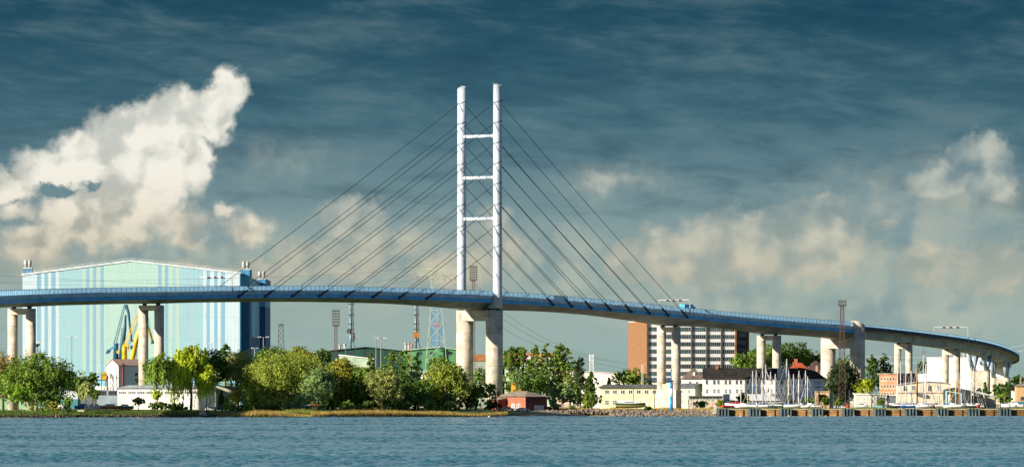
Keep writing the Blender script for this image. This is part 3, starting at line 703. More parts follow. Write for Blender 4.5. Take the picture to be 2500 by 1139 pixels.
def turret(x0, x1, y0, y1, ztop, zlow, split):
    t_ = bpy.data.objects.new('stair_tower', None); COL.objects.link(t_); t_.parent = hall
    b = MB(); b.box(x0,x1,y0,y1,0,split); b.build('tower_shaft', M_twr_shade, t_)
    b = MB(); b.box(x0,x1,y0,y1,split+.002,ztop-3.2); b.build('tower_wall', M_twr, t_)
    b = MB(); b.box(x0-.1,x1+.1,y0-.1,y1+.1,ztop-3.2,ztop); b.build('tower_cap', mat('tower_cap_blue', (0.05,0.22,0.42), .6), t_)
    b = MB(); b.box(x0-.2,x1+.2,y0-.2,y1+.2,ztop+.001,ztop+.4); b.build('coping', M_gray, t_)
    for k in (.28,.74):
        b = MB(); b.lathe([(.7,ztop+.4),(.75,ztop+1.2),(1.05,ztop+2.0),(1.15,ztop+3.1),(.85,ztop+4.1),(.95,ztop+4.4)], x0+(x1-x0)*k, y0+2, 12); b.build('roof_vent', M_vent, t_)
turret(.3, 4.6, 1.0, 8, Z_(655,Yh)-hz, 0, zl-2.5)
turret(hw_+.02, hw_+4.2, 22, 50, Z_(658,Yh+22)-hz, 0, zl-9)
turret(hw_-1.2, hw_+3.2, 255, HD-2, Z_(681,Yh+255)-hz, 0, zl-12)
b = MB(); b.box(hw_+.01,hw_+.5,60,235,Z_(842,Yh+100)-hz,Z_(820,Yh+100)-hz); b.build('dark_panel', mat('hall_panel', (0.02,0.10,0.16), .6), hall)
b = MB(); b.box(hw_+.01,hw_+.4,-.3,12,0,zr-.2); b.build('corner_strip', mat('hall_corner', (0.06,0.24,0.36), .6), hall)

# ------------------------------------------------------------------ lattice masts
def lattice(b, prof, r, rb=None, step=None, ox=0, oy=0):
    """square lattice tower; prof = [(z, half width)]"""
    rb = rb or r*0.6
    def hw(z):
        for (z0, h0), (z1, h1) in zip(prof, prof[1:]):
            if z <= z1: return h0+(h1-h0)*(z-z0)/(z1-z0)
        return prof[-1][1]
    z = prof[0][0]; zt = prof[-1][0]; lv = [z]
    while z < zt-0.3:
        z = min(zt, z+(step or max(1.2, 2.0*hw(z)))); lv.append(z)
    cs = [(-1,-1),(1,-1),(1,1),(-1,1)]
    for i in range(4):
        cx, cy_ = cs[i]; 
        for z0, z1 in zip([p[0] for p in prof], [p[0] for p in prof][1:]):
            b.bar((ox+cx*hw(z0),oy+cy_*hw(z0),z0),(ox+cx*hw(z1),oy+cy_*hw(z1),z1), r)
    for z0, z1 in zip(lv, lv[1:]):
        for i in range(4):
            a = cs[i]; c_ = cs[(i+1)%4]
            b.bar((ox+a[0]*hw(z0),oy+a[1]*hw(z0),z0),(ox+c_[0]*hw(z1),oy+c_[1]*hw(z1),z1), rb)
            b.bar((ox+c_[0]*hw(z0),oy+c_[1]*hw(z0),z0),(ox+a[0]*hw(z1),oy+a[1]*hw(z1),z1), rb)
            b.bar((ox+a[0]*hw(z1),oy+a[1]*hw(z1),z1),(ox+c_[0]*hw(z1),oy+c_[1]*hw(z1),z1), rb)
M_rust = mat('rust_brown', (0.10,0.055,0.045), .85, .4, 1.0)
M_lat = mat('mast_grey', (0.09,0.09,0.09), .7, .3)
M_pyl = mat('pylon_green_grey', (0.40,0.46,0.34), .6, .2)
M_lampd = mat('lamp_glass_dark', (0.05,0.05,0.045), .3, .2)
def floodmast(u, Y, v0, v1, uw, mw, cols, rows, label, m_, wtop=None, wbot=None):
    t = building('floodlight_mast', label, 'floodlight mast', u, Y, 0, 'lattice floodlight masts'); f = pxf(t); s = F/Y
    zt = f(u,v1).z; ztop = f(u,v0).z
    b = MB(); lattice(b, [(0,(wbot or mw)/2/s),(zt,(wtop or mw)/2/s)], .13, .08); b.build('lattice_mast', m_, t)
    b = MB(); hwid = uw/2/s; b.bar((-hwid,0,zt),(hwid,0,zt),.14); b.bar((-hwid,0,ztop),(hwid,0,ztop),.12); b.bar((-hwid,0,zt),(-hwid,0,ztop),.1); b.bar((hwid,0,zt),(hwid,0,ztop),.1)
    for i in range(1, rows): z = zt+(ztop-zt)*i/rows; b.bar((-hwid,0,z),(hwid,0,z),.07)
    for i in range(1, cols): x = -hwid+2*hwid*i/cols; b.bar((x,0,zt),(x,0,ztop),.06)
    b.box(-hwid*.7,hwid*.7,.3,1.4,zt-.2,zt-.02); b.build('lamp_frame', m_, t)
    for i in range(cols):
        for j in range(rows):
            x = -hwid+2*hwid*(i+.5)/cols; z = zt+(ztop-zt)*(j+.5)/rows; r = min(hwid/cols, (ztop-zt)/rows/2)*.78
            b = MB(); b.tube([(x,-.35,z-.1),(x,.25,z),(x,.5,z)], [r,r*.9,r*.4], 8); b.build('flood_lamp', M_lampd, t)
    return t
floodmast(820, 2900, 755, 795, 18, 6.5, 4, 6, 'tall floodlight mast with square lamp panel left of the thin blue crane', M_rust)
floodmast(1156, 2900, 648, 684, 18, 7, 4, 6, 'floodlight mast seen between the two white pylon legs', M_rust)
t = floodmast(2056, 2440, 732, 746, 20, 9, 4, 2, 'tall rusty lattice floodlight mast in front of the thick concrete bridge pier', M_rust, 8, 17)
# bare lattice stub by the hall
t = building('lattice_tower', 'short dark lattice tower standing right of the striped hall', 'lattice tower', 686, 3100); f = pxf(t)
b = MB(); lattice(b, [(0,2.2),(f(0,838).z,1.45),(f(0,792).z,1.05)], .14, .09); b.box(-1.3,1.3,-1.3,1.3,f(0,792).z,f(0,790).z); b.build('tower_frame', M_lat, t)
t = building('lattice_tower', 'small white lattice radio tower above the birch tree', 'lattice tower', 1444, 2850); f = pxf(t)
b = MB(); lattice(b, [(0,1.2),(f(0,882).z,.8),(f(0,866).z,.8)], .16, .1); b.build('tower_frame', mat('white_paint', (.7,.7,.68), .6), t)
b = MB()
for x in (-.9,.9): b.bar((x,0,f(0,880).z),(x,0,f(0,864).z),.18)
b.build('antenna', F_white, t)
t = building('lattice_tower', 'thin pale lattice mast with side arm in front of the orange brick wall', 'lattice tower', 1568, 2620); f = pxf(t)
b = MB(); lattice(b, [(0,.45),(f(0,889).z,.35)], .08, .05); b.bar((0,0,f(0,890).z),(1.3,0,f(0,889).z),.09); b.build('tower_frame', M_gray, t)

# high voltage pylon
t = building('power_pylon', 'large pale green lattice power pylon left of the bridge pylon', 'power pylon', 1065, 2900); f = pxf(t)
zarm = f(0,680).z; zt = f(0,652).z
b = MB(); lattice(b, [(0,5.6),(f(0,905).z,5.2),(f(0,800).z,3.4),(f(0,745).z,2.4),(zarm,2.3),(f(0,668).z,2.3)], .17, .10); b.build('tower_frame', M_pyl, t)
for sg, ue in ((-1,1018),(1,1114)):
    b = MB(); n_ = 8; xe = f(ue,0).x; zl0 = f(0,672).z; 
    for y in (-1.2,1.2):
        lo = [Vector((sg*2.3+(xe-sg*2.3)*i/n_, y*(1-i/n_*.7), zl0+.3*i/n_)) for i in range(n_+1)]
        up = [Vector((sg*0+(xe)*i/n_ if i else 0, y*(1-i/n_*.7), f(0,656 if i not in (n_,) else 650).z - (0 if i==n_ else 0))) for i in range(n_+1)]
        for i in range(n_):
            b.bar(lo[i],lo[i+1],.12); b.bar(up[i],up[i+1],.12); b.bar(lo[i],up[i+1],.08); b.bar(up[i],lo[i+1],.08)
        b.bar(lo[n_],up[n_],.1)
    b.build('cross_arm', M_pyl, t)
    for k in (.45,.98):
        i_ = MB(); x = xe*k; i_.bar((x,0,zl0),(x*0.97,0,zl0-2.6),.13); i_.build('insulator', M_lat, t)
t = building('signal_cross', 'small red cross marker fixed high on the pale green power pylon', 'marker', 1066, 2893); t.location.z = Z_(792,2893); b = MB(); b.bar((-1,0,-1),(1,0,1),.25); b.build('bar', mat('marker_red', (.6,.06,.04), .6), t)
b = MB(); b.bar((1,.1,-1),(-1,.1,1),.25); b.build('bar', mat('marker_red', (.6,.06,.04), .6), t)
# far pylons
def farpylon(u, Y, v0, hw, label, m_, arms=((.0,1.0),(.12,.7)), droop=0.3):
    t = building('power_pylon', label, 'power pylon', u, Y); f = pxf(t); zt = f(0,v0).z; s = F/Y
    b = MB(); lattice(b, [(0,7/s),(zt*.75,3.5/s),(zt,1/s)], .24, .14, step=5); b.build('tower_frame', m_, t)
    for k, w in arms:
        z = zt*(1-k)*.93; b = MB(); b.bar((-hw/s*w,0,z),(hw/s*w,0,z),.26)
        for x in (-hw/s*w,hw/s*w): b.bar((x,0,z),(x,0,z-7*droop*3/s),.22)
        b.bar((-hw/s*w,0,z),(0,0,z+5/s),.15); b.bar((hw/s*w,0,z),(0,0,z+5/s),.15); b.build('cross_arm', m_, t)
M_far = mat('far_steel', (0.17,0.22,0.24), .7, .1)
farpylon(2254, 4400, 843, 9.5, 'far dark power pylon with one hooked cross arm right of the twin column pier', M_far, ((.05,1.0),), .8)
farpylon(2180, 4600, 862, 11, 'far power pylon with three cross arms left of the poplars gap', M_far, ((.02,.8),(.2,1.0),(.4,.8)), .3)
farpylon(2207, 4600, 864, 10, 'far power pylon glimpsed between the two columns of a slim pier', M_far, ((.02,.8),(.2,1.0),(.4,.8)), .3)
farpylon(1984, 3900, 850, 17, 'far portal like power mast above the trees beside the thick pier', M_far, ((.02,1.0),(.1,.9)), .3)
M_wire = mat('wire_grey', (0.10,0.12,0.12), .7, .1); M_wirep = mat('wire_pale', (0.42,0.44,0.42), .7, .1)
def wire(pts, label, r=.05, m_=None):
    b = MB(); P_ = [W(u,v,Y) for u, v, Y in pts]; out_ = []
    for i in range(len(P_)-1):
        p0 = P_[max(i-1,0)]; p3 = P_[min(i+2,len(P_)-1)]
        for k in range(6): out_.append(cr(p0,P_[i],P_[i+1],p3,k/6))
    out_.append(P_[-1]); b.tube(out_, r, 4); o = b.build('power_line', m_ or M_wire, None, fix=False); tag(o, label, 'power line', 'overhead power lines')
wire([(1019,668,2900),(900,690,2850),(700,700,2780),(400,692,2700),(0,672,2600),(-120,660,2580)], 'power line sagging left from the outer arm tip of the green pylon')
wire([(1042,672,2900),(900,703,2850),(650,706,2780),(200,696,2650),(-120,688,2580)], 'lower power line sagging left from the middle of the green pylon arm')
wire([(1019,650,2900),(860,668,2850),(500,680,2750),(0,688,2600)], 'top earth wire running left from the green pylon')
wire([(1112,668,2900),(1170,728,2950),(1228,778,3000),(1310,826,3100),(1400,862,3200),(1560,896,3400)], 'power line falling right from the green pylon to the orange brick tower', .06)
wire([(1090,672,2900),(1150,732,2950),(1228,800,3000),(1330,850,3100),(1450,884,3250),(1560,905,3400)], 'lower power line falling right behind the poplars towards the brick tower', .06)
wire([(1112,650,2900),(1170,703,2950),(1228,760,3000),(1330,825,3100),(1440,868,3200),(1560,888,3400)], 'uppermost power line falling right from the green pylon', .06)
wire([(2110,869,4200),(2200,872,4200),(2290,870,4200),(2400,858,4200),(2520,838,4200)], 'pale upper power line crossing behind the slim twin piers', .15, M_wirep)
wire([(2110,886,4200),(2250,884,4200),(2350,874,4200),(2490,856,4200),(2520,852,4200)], 'pale lower power line crossing behind the curved viaduct', .22, M_wirep)
wire([(1930,858,3900),(1984,853,3900),(2060,862,3900),(2160,880,3900)], 'thin dark power line at the far portal mast', .1)

# street light masts
def lightmast(u, Y, v0, arm, label, thick=.17, cluster=False, base=0):
    t = building('light_mast', label, 'light mast', u, Y, 0, 'lamp masts around the shipyard'); f = pxf(t); z = f(0,v0).z; s = F/Y
    b = MB(); b.tube([(0,0,0),(0,0,z)], [thick*1.4,thick], 8); b.build('pole', mat('pole_grey', (.22,.22,.2), .6, .1), t)
    b = MB(); b.bar((-arm/s,0,z),(arm/s,0,z),.1); 
    if cluster: b.lathe([(.6,z-1.6),(1.5,z-.6),(1.5,z-.3)], 0, 0, 10)
    b.build('head_frame', M_lat, t)
    for x in ([-1,-.6,.6,1] if not cluster else [-1,-.45,.1,.6,1]):
        b = MB(); b.box(x*arm/s-.35,x*arm/s+.35,-.5,.2,z-.15,z+.22 if not cluster else z+.9); b.build('lamp_head', M_gray, t)
lightmast(175, 2900, 822, 11, 'tall slim lamp mast in front of the mint stripes of the hall')
lightmast(90, 2900, 837, 7, 'lamp mast with crowded crown beside the leftmost bridge pier', .35, True)
lightmast(918, 2900, 820, 5, 'lamp mast in front of the dark green hall, left one of the close pair', .2)
lightmast(930, 2890, 825, 12, 'lamp mast with wide T head in front of the dark green hall', .2)
lightmast(643, 3000, 822, 12, 'pale lamp mast in front of the shaded right edge of the hall', .2)
lightmast(622, 3000, 849, 7, 'short lamp mast above the trees below the hall side wall', .25)
lightmast(517, 3050, 838, 6, 'low double lamp mast above the trees in front of the hall', .15)

# ------------------------------------------------------------------ harbour cranes
M_cb = mat('crane_blue', (0.02,0.085,0.15), .5, .2); M_cy = mat('crane_yellow', (0.72,0.48,0.03), .5, .2); M_cl = mat('crane_light_blue', (0.09,0.25,0.36), .5, .2); M_or = mat('crane_orange', (0.40,0.15,0.03), .5, .2)
def beam(b, a, c_, w, w2=None):
    """tapered rectangular truss box between two points, with cross lacing"""
    b.tube([a, c_], [w, w2 or w], 4)
def truss(b, a, c_, w, r=.1, n=10):
    a = Vector(a); c_ = Vector(c_); d = (c_-a).normalized(); sx = d.cross(Vector((0,1,0))).normalized()*w; sy = Vector((0,1,0))*w
    co_ = [sx+sy, sx-sy, -sx-sy, -sx+sy]
    for q in co_: b.bar(a+q, c_+q*.7, r)
    for i in range(n):
        p = a.lerp(c_, i/n); q = a.lerp(c_, (i+1)/n)
        for k in range(4): b.bar(p+co_[k]*(1-.3*i/n), q+co_[(k+1)%4]*(1-.3*(i+1)/n), r*.6)
t = building('harbour_crane', 'dark blue level luffing harbour crane beside the grey warehouse roof', 'harbour crane', 296, 2880, 0, 'harbour cranes'); f = pxf(t)
b = MB(); truss(b, f(281,838), f(304,747), .55, .13, 16); b.build('jib', M_cb, t)
b = MB(); b.tube([f(303,745),f(308,745),f(314,764),f(316,785),f(321,830)], [.5,.75,.6,.5,.35], 6); b.build('jib_beak', M_cb, t)
b = MB(); b.tube([f(307,768),f(305,800),f(296,880)], [.4,.75,1.05], 6); truss(b, f(300,800,2), f(292,880,2), .6, .12, 8); b.build('pylon_mast', M_cb, t)
b = MB(); b.tube([f(321,829),f(321,833)], .9, 8); b.bar(f(321,833), f(321,842), .06); b.build('hook', M_lat, t)
b = MB(); beam(b, f(268,853), f(290,838), .7, .9); b.bar(f(288,836),f(283,850),.5); b.bar(f(277,835),f(282,852),.25); b.build('counter_boom', M_cl, t)
b = MB(); b.prism([(f(258,0).x,f(0,863).z),(f(266,0).x,f(0,862).z),(f(271,0).x,f(0,855).z),(f(263,0).x,f(0,852).z)], -1.3, 1.3); b.build('counterweight', M_cb, t)
b = MB(); b.tube([f(284,838),f(283,852),f(283,885)], [1.0,1.2,1.5], 8); b.box(f(279,0).x,f(288,0).x,-1.2,1.2,f(0,856).z,f(0,848).z); b.build('slewing_tower', M_cb, t)
b = MB(); lattice(b, [(0,3.5),(f(0,885).z,2.0)], .25, .15, ox=f(288,0).x); b.build('portal', M_cb, t)
t = building('harbour_crane', 'yellow level luffing harbour crane half hidden by the slim bridge pier', 'harbour crane', 318, 2850, 0, 'harbour cranes'); f = pxf(t)
b = MB(); truss(b, f(304,842), f(341,757), .6, .15, 16); b.build('jib', M_cy, t)
b = MB(); b.tube([f(341,757),f(349,762),f(358,790),f(372,832)], [.5,.7,.6,.5], 6); b.build('jib_beak', M_cy, t)
b = MB(); b.tube([f(345,775),f(338,810),f(322,880)], [.55,.9,1.15], 6); b.build('pylon_mast', M_cy, t)
b = MB(); b.tube([f(372,832),f(373,838)], .8, 8); b.build('hook', M_cb, t)
b = MB(); b.tube([f(305,843),f(304,850),f(304,885)], [1.1,1.2,1.3], 12); b.box(f(300,0).x,f(314,0).x,-1.5,1.5,f(0,846).z,f(0,840).z); b.bar(f(312,840),f(316,862),.3); b.build('slewing_tower', M_cy, t)
b = MB(); b.box(f(285,0).x,f(290,0).x,-1,1,f(0,862).z,f(0,855).z); b.build('counterweight', M_cy, t)
b = MB(); lattice(b, [(0,3.5),(f(0,885).z,2.0)], .25, .15, ox=0); b.build('portal', M_cy, t)
t = building('harbour_crane', 'pale blue lattice crane behind the yellow crane', 'harbour crane', 335, 2960, 0, 'harbour cranes'); f = pxf(t)
b = MB(); truss(b, f(310,850), f(342,775), .5, .1, 14); b.build('jib', M_cl, t)
b = MB(); truss(b, f(358,765), f(371,830), .5, .1, 12); b.build('jib_beak', M_cl, t)
b = MB(); truss(b, f(342,800), f(335,880), 1.0, .14, 10); b.box(f(318,0).x,f(325,0).x,-1,1,f(0,852).z,f(0,843).z); b.build('pylon_mast', M_cb, t)
b = MB(); lattice(b, [(0,3.2),(f(0,880).z,2.0)], .22, .14); b.build('portal', M_cl, t)
t = building('harbour_crane', 'small pale blue crane machinery peeking out left of the willow by the slim pier', 'harbour crane', 369, 2900, 0, 'harbour cranes'); f = pxf(t)
b = MB(); b.box(f(364,0).x,f(373,0).x,-1.5,1.5,f(0,885).z,f(0,876).z); b.build('machine_house', M_cl, t)
b = MB(); lattice(b, [(0,1.8),(f(0,885).z,1.0)], .15, .1); b.bar(f(366,876),f(374,871),.2); b.build('portal', M_cl, t)
# thin upright cranes seen below the deck
for (u, lab, w) in ((856, 'thin upright light blue crane with rusty platforms left of centre', 0), (1015, 'thin upright light blue crane with orange cabin left of the green pylon', 1)):
    t = building('tower_crane', lab, 'tower crane', u, 3000, 0, 'thin upright cranes'); f = pxf(t); uu = u
    b = MB(); b.tube([f(uu,850),f(uu,820),f(uu-1,735)], [.6,.5,.38], 8); b.build('column', mat('crane_faded_blue', (.20,.32,.38), .6, .3, .5), t)
    b = MB(); lattice(b, [(f(0,835).z,.6),(f(0,738).z,.35)], .12, .08, ox=.9, oy=.8)
    for v in (742,768,790,803,812): b.box(-1.2,1.9,-1,1.4,f(0,v).z,f(0,v).z+.25); 
    b.build('ladder_frame', M_rust, t)
    if w:
        b = MB(); b.prism([(-1.5,f(0,823).z),(1.5,f(0,823).z),(1.7,f(0,811).z),(-1.0,f(0,811).z)], -1.5, 1.5); b.build('cabin', M_or, t)
    else:
        b = MB(); b.prism([(-1.9,f(0,812).z),(-.8,f(0,812).z),(-.8,f(0,802).z),(-1.6,f(0,804).z)], -1.2, 1.2); b.prism([(1.2,f(0,830).z),(2.2,f(0,830).z),(2.0,f(0,812).z),(1.2,f(0,812).z)], -1.2, 1.2); b.build('machine_house', M_rust, t)
    zz = f(0,826).z
    for sx in (-1,1):
        b = MB(); b.bar((sx*.8,0,zz),(sx*2.4,-1,f(0,850).z),.22); b.bar((sx*2.4,-1,f(0,850).z),(sx*2.6,-1,0),.25); b.build('leg', M_cb if sx > 0 else (M_or if w else M_cl), t)
t = building('gantry_crane', 'bright blue lattice crane column standing behind the green power pylon', 'crane', 1066, 3050); f = pxf(t)
for x in (-1.9,1.9): b = MB(); lattice(b, [(0,.8),(f(0,745).z,.7)], .2, .12, ox=x); b.build('lattice_column', mat('crane_bright_blue', (.05,.20,.42), .5), t)
b = MB(); b.box(-2.4,2.4,-.6,.6,f(0,748).z,f(0,744).z); b.build('head_beam', mat('crane_bright_blue', (.06,.28,.58), .5), t)

# ------------------------------------------------------------------ left bank buildings
M_wh = mat('white_render', (0.76,0.74,0.69), .85, .10, .3, stain=.22); M_corr = mat('corrugated_pale', (0.66,0.70,0.72), .6, .15, 1.5, stain=.35, stretch=(3,3,.3))
M_rr = mat('rusty_roof', (0.30,0.17,0.11), .85, .45, .8, stretch=(3,.4,.4), col2=(.42,.36,.32))
t = building('warehouse', 'white corrugated warehouse with rusty roof in front of the yellow crane', 'warehouse', 258, 2600, math.radians(0)); f = pxf(t); s = F/2600
t.location = (X_(289,2600), 2600, gz(X_(289,2600),2600)); t.rotation_euler.z = math.radians(38)
wl = 57/s/math.cos(math.radians(38)); dl = 31/s/math.sin(math.radians(38)); ze = Z_(892,2600)-t.location.z; zr_ = Z_(878,2600)-t.location.z
b = MB(); b.prismx([(0,0),(dl,0),(dl,ze),(dl/2,zr_),(0,ze)], 0, wl); b.build('wall', M_corr, t)
b = MB(); b.prismx([(-.5,ze-.1),(dl/2,zr_+.1),(dl+.5,ze-.1),(dl+.5,ze+.2),(dl/2,zr_+.45),(-.5,ze+.2)], -.5, wl+.5); b.build('roof', M_rr, t)
b = MB(); b.tube([(2.0,-.5,0),(2.0,-.5,ze+1)], .55, 10); b.build('chimney_pipe', mat('pipe_maroon', (.13,.025,.03), .6), t)
for a in (wl*.68, wl*.83): window(t, 'front', wl, dl, a, ze-4.2, 1.6, 1.2, F_dark, None, 2, 2)
window(t, 'left', wl, dl, dl*.3, ze-5, 1.4, 2.0, F_white, None, 1, 2)
b = MB(); 
zst = Z_(915,2600)-t.location.z
for (y, x) in ((-1,-1),):
    pass
for a in (1, dl*.45, dl*.9):
    b.bar((-3.2,a,0),(-3.2,a,zst+.6),.14); b.bar((-.2,a,0),(-.2,a,zst),.12); b.bar((-3.2,a,zst),(-.1,a,zst),.14); b.bar((-3.2,a,1),(-.2,a,zst),.08)
b.bar((-3.2,.8,zst),(-3.2,dl*.95,zst),.15); b.bar((-3.2,.8,zst+1.1),(-3.2,dl*.95,zst+1.1),.07); b.bar((-3.2,.8,zst*.4),(-3.2,dl*.95,zst*.4),.1); b.bar((-3.2,1,0.5),(-3.2,dl*.45,zst),.1); b.bar((-3.2,dl*.9,0.5),(-3.2,dl*.45,zst),.1)
b.build('loading_platform', M_rust, t)
t = building('container', 'yellow steel bin hanging at the left side of the warehouse platform', 'container', 249, 2612); t.location.z = Z_(926,2612)
b = MB(); b.box(0,2.0,0,2.4,0,3.2); b.build('bin_body', M_cy, t)
b = MB()
for k in range(5): b.box(-.08+k*.45,.06+k*.45,-.12,-.005,.1,3.1)
b.build('rib', M_cy, t)
t = building('storage_building', 'long white single storey building with grey roof and square windows behind the bank', 'low building', 287, 2227, 0); f = pxf(t); s = F/2227; wl = 240/s
ze = f(0,947).z; zr_ = f(0,939.5).z
b = MB(); b.box(0,wl,0,9,0,ze); b.build('wall', M_wh, t)
b = MB(); b.prism([(-.6,ze+.02),(wl+.6,ze+.02),(wl-4,zr_+.1),(26/s,zr_)], -.6, 9.2); b.build('roof', mat('roof_grey', (.30,.35,.38), .7, .2, .4), t)
for gx in (290,313,335,357,379,402,426,450,472,494):
    for k in range(4):
        col_ = mat('curtain_orange', (.55,.16,.06), .5) if gx in (402,426) and k in (1,2) else None
        window(t, 'front', wl, 16, (gx-287)/s+k*4.5/s, f(0,960).z, 3.6/s, 5/s, F_white, col_, 1, 1, .06, sill=False)
for ux, r in ((378,5),(423,7)):
    b = MB(); b.lathe([(r/s,zr_-.2),(r/s*.9,zr_+.5),(r/s*.3,zr_+.8)], (ux-287)/s, 8, 12); b.build('roof_dome', F_white, t)
t = building('garage_hall', 'beige gabled metal shed with blue roller door under the yellow willow', 'shed', 500, 2234); f = pxf(t); s = F/2234; wl = 80/s
t.location.x = X_(492,2234)
b = MB(); zz = f(0,953).z; b.prism([(0,0),(wl,0),(wl,zz),(34/s,f(0,939).z),(0,f(0,944).z)], 0, 18); b.build('wall', mat('shed_beige', (.38,.38,.28), .7, .12, 1.2, stretch=(3,3,.2)), t)
b = MB(); b.prism([(-.3,f(0,944).z),(34/s,f(0,939).z),(wl+.4,zz),(wl+.4,zz+.35),(34/s,f(0,938.6).z+.3),(-.3,f(0,944).z+.35)], -.5, 18.5); b.build('roof', mat('shed_navy', (.02,.05,.1), .6), t)
b = MB(); b.box(12/s,33/s,-.12,-.01,0,f(0,954).z); b.build('roller_door', mat('door_blue', (.06,.16,.24), .6, .1, 2, stretch=(.1,.1,6)), t)
b = MB(); b.box(10.5/s,12/s,-.2,-.005,0,f(0,953).z); b.box(33/s,34.5/s,-.2,-.005,0,f(0,953).z); b.box(12/s,33/s,-.2,-.005,f(0,953.8).z,f(0,953).z); b.build('door_frame', mat('shed_navy', (.02,.05,.1), .6), t)
# far low wall, boathouse and sheds at left
t = building('flat_hall', 'long low white flat roofed hall behind the trees left of the warehouse', 'low hall', 118, 2660); f = pxf(t); s = F/2660; wl = 172/s
b = MB(); b.box(0,wl,0,20,0,f(0,951).z); b.build('wall', mat('dark_base', (.10,.13,.15), .7), t)
b = MB(); b.box(-.5,wl+.5,-.6,20.6,f(0,951).z,f(0,941).z); b.build('fascia', M_wh, t)
t = building('yard_shed', 'blue grey shed with long glazed front left of the white storage building', 'shed', 237, 2450); f = pxf(t); s = F/2450; wl = 50/s
b = MB(); b.box(0,wl,0,8,0,f(0,951.5).z); b.build('wall', mat('shed_blue_grey', (.26,.34,.38), .7, .15), t)
for k in range(2): window(t, 'front', wl, 8, .4+k*wl/2, f(0,963).z, wl/2-.8, 1.6, F_dark, None, 4, 1)
t = building('boathouse', 'white gabled boathouse with teal lower wall behind the pale green bush', 'boathouse', 128, 2290); f = pxf(t); s = F/2290; wl = 62/s
b = MB(); b.prism([(0,f(0,973).z),(wl,f(0,973).z),(wl,f(0,958).z),(14/s,f(0,949).z),(0,f(0,952).z)], 0, 14); b.build('upper_wall', mat('pale_panel', (.50,.56,.56), .7, .1, 1, stretch=(3,3,.2)), t)
b = MB(); b.box(.02,wl-.02,.02,14,0,f(0,973).z-.002); b.build('lower_wall', mat('teal_panel', (.07,.22,.24), .7, .15), t)
b = MB(); b.prism([(-.3,f(0,952).z),(14/s,f(0,949).z),(wl+.4,f(0,958).z),(wl+.4,f(0,957).z),(14/s,f(0,948).z),(-.3,f(0,951).z)], -.5, 14.5); b.build('roof', F_white, t)
t = building('boathouse', 'long light green shed wall behind the small maple at far left', 'boathouse', -30, 2225); f = pxf(t); s = F/2225; wl = 98/s
b = MB(); b.box(0,wl,0,10,0,f(0,971).z); b.build('wall', mat('mint_wall', (.26,.44,.24), .7, .15, .8), t)
b = MB(); b.prismx([(-.4,f(0,971).z),(5,f(0,966).z),(10.4,f(0,971).z)], -.3, wl+.3); b.build('roof', mat('roof_grey', (.30,.35,.38), .7), t)
t = building('cottage', 'small red brick cottage corner at the far left edge behind the green shed', 'cottage', -40, 2270); f = pxf(t); s = F/2270; wl = 52/s
b = MB(); b.box(0,wl,0,8,0,f(0,958).z); b.build('wall', mat('cottage_red', (.38,.12,.06), .8, .2), t)
b = MB(); b.prismx([(-.4,f(0,958).z),(4,f(0,946).z),(8.4,f(0,958).z)], -.3, wl+.3); b.build('roof', mat('roof_grey', (.30,.35,.38), .7), t)
window(t, 'front', wl, 8, (2+40)/s, f(0,968).z, 1.0, 1.3, F_white, None, 2, 1)
# small mast stack by the left trees
t = building('signal_mast', 'small white tripod mast with red top behind the left trees', 'signal mast', 150, 2500); f = pxf(t)
b = MB()
for x in (-.9,.9): b.bar((x,0,0),(0,0,f(0,918).z),.14)
b.bar((0,.9,0),(0,0,f(0,918).z),.12); b.build('tripod', F_white, t)
b = MB(); b.box(-.4,.4,-.4,.4,f(0,916).z,f(0,905).z); b.build('beacon', mat('beacon_red', (.5,.08,.04), .6), t)
t = building('flag_pole', 'white pole with small crosstrees right of the tripod mast', 'pole', 158, 2500); f = pxf(t)
b = MB(); b.tube([(0,0,0),(0,0,f(0,902).z)], .13, 6); b.build('pole', F_white, t)
b = MB(); b.bar((-.6,0,f(0,912).z),(.6,0,f(0,912).z),.08); b.build('crosstree', F_white, t)

# ------------------------------------------------------------------ buildings behind the centre
M_dg = mat('dark_green_wall', (0.012,0.055,0.042), .7, .2, .2, stretch=(2,2,.3)); M_lg = mat('light_green_wall', (0.08,0.25,0.11), .7, .12, .2, stretch=(2,2,.3)); M_pg = mat('pale_green_roof', (.38,.50,.36), .7, .15)
t = building('industrial_hall', 'dark green gabled industrial hall below the deck left of the power pylon', 'industrial hall', 790, 3050); f = pxf(t); s = F/3050
px_ = lambda u: (u-790)/s
b = MB(); b.prism([(px_(797),0),(px_(985),0),(px_(985),f(0,856).z),(px_(955),f(0,852).z),(px_(893),f(0,846.5).z),(px_(797),f(0,856).z)], 0, 60); b.build('wall', M_dg, t)
b = MB(); b.prism([(px_(793),f(0,857).z),(px_(893),f(0,847).z),(px_(990),f(0,857).z),(px_(990),f(0,855.6).z),(px_(893),f(0,845.4).z),(px_(793),f(0,855.6).z)], -1, 61); b.build('roof', mat('roof_dark_green', (.03,.07,.05), .7), t)
for u in (852,896): window(t, 'front', 0, 0, px_(u), f(0,866).z, 1.9, 1.7, F_dark, None, 1, 1, sill=False)
for u, tp in ((829,840),(841,838),(990,836),(998,835),(1005,838)):
    c_ = thing('roof_chimney', 'roof', 'x') if False else None
    b = MB(); x = px_(u); b.tube([(x,5,f(0,858).z),(x,5,f(0,tp+2.5).z)], .6, 8); b.tube([(x,5,f(0,tp+3).z),(x,5,f(0,tp).z)], .85, 8); b.build('exhaust_pipe', M_vent, t)
t = building('industrial_hall', 'mid green gabled hall with pale roof edge behind the power pylon base', 'industrial hall', 985, 3030); f = pxf(t); s = F/3030
b = MB(); b.prism([(0,0),(160/s,0),(160/s,f(0,856).z),(80/s,f(0,848).z),(0,f(0,856).z)], 0, 60); b.build('wall', M_lg, t)
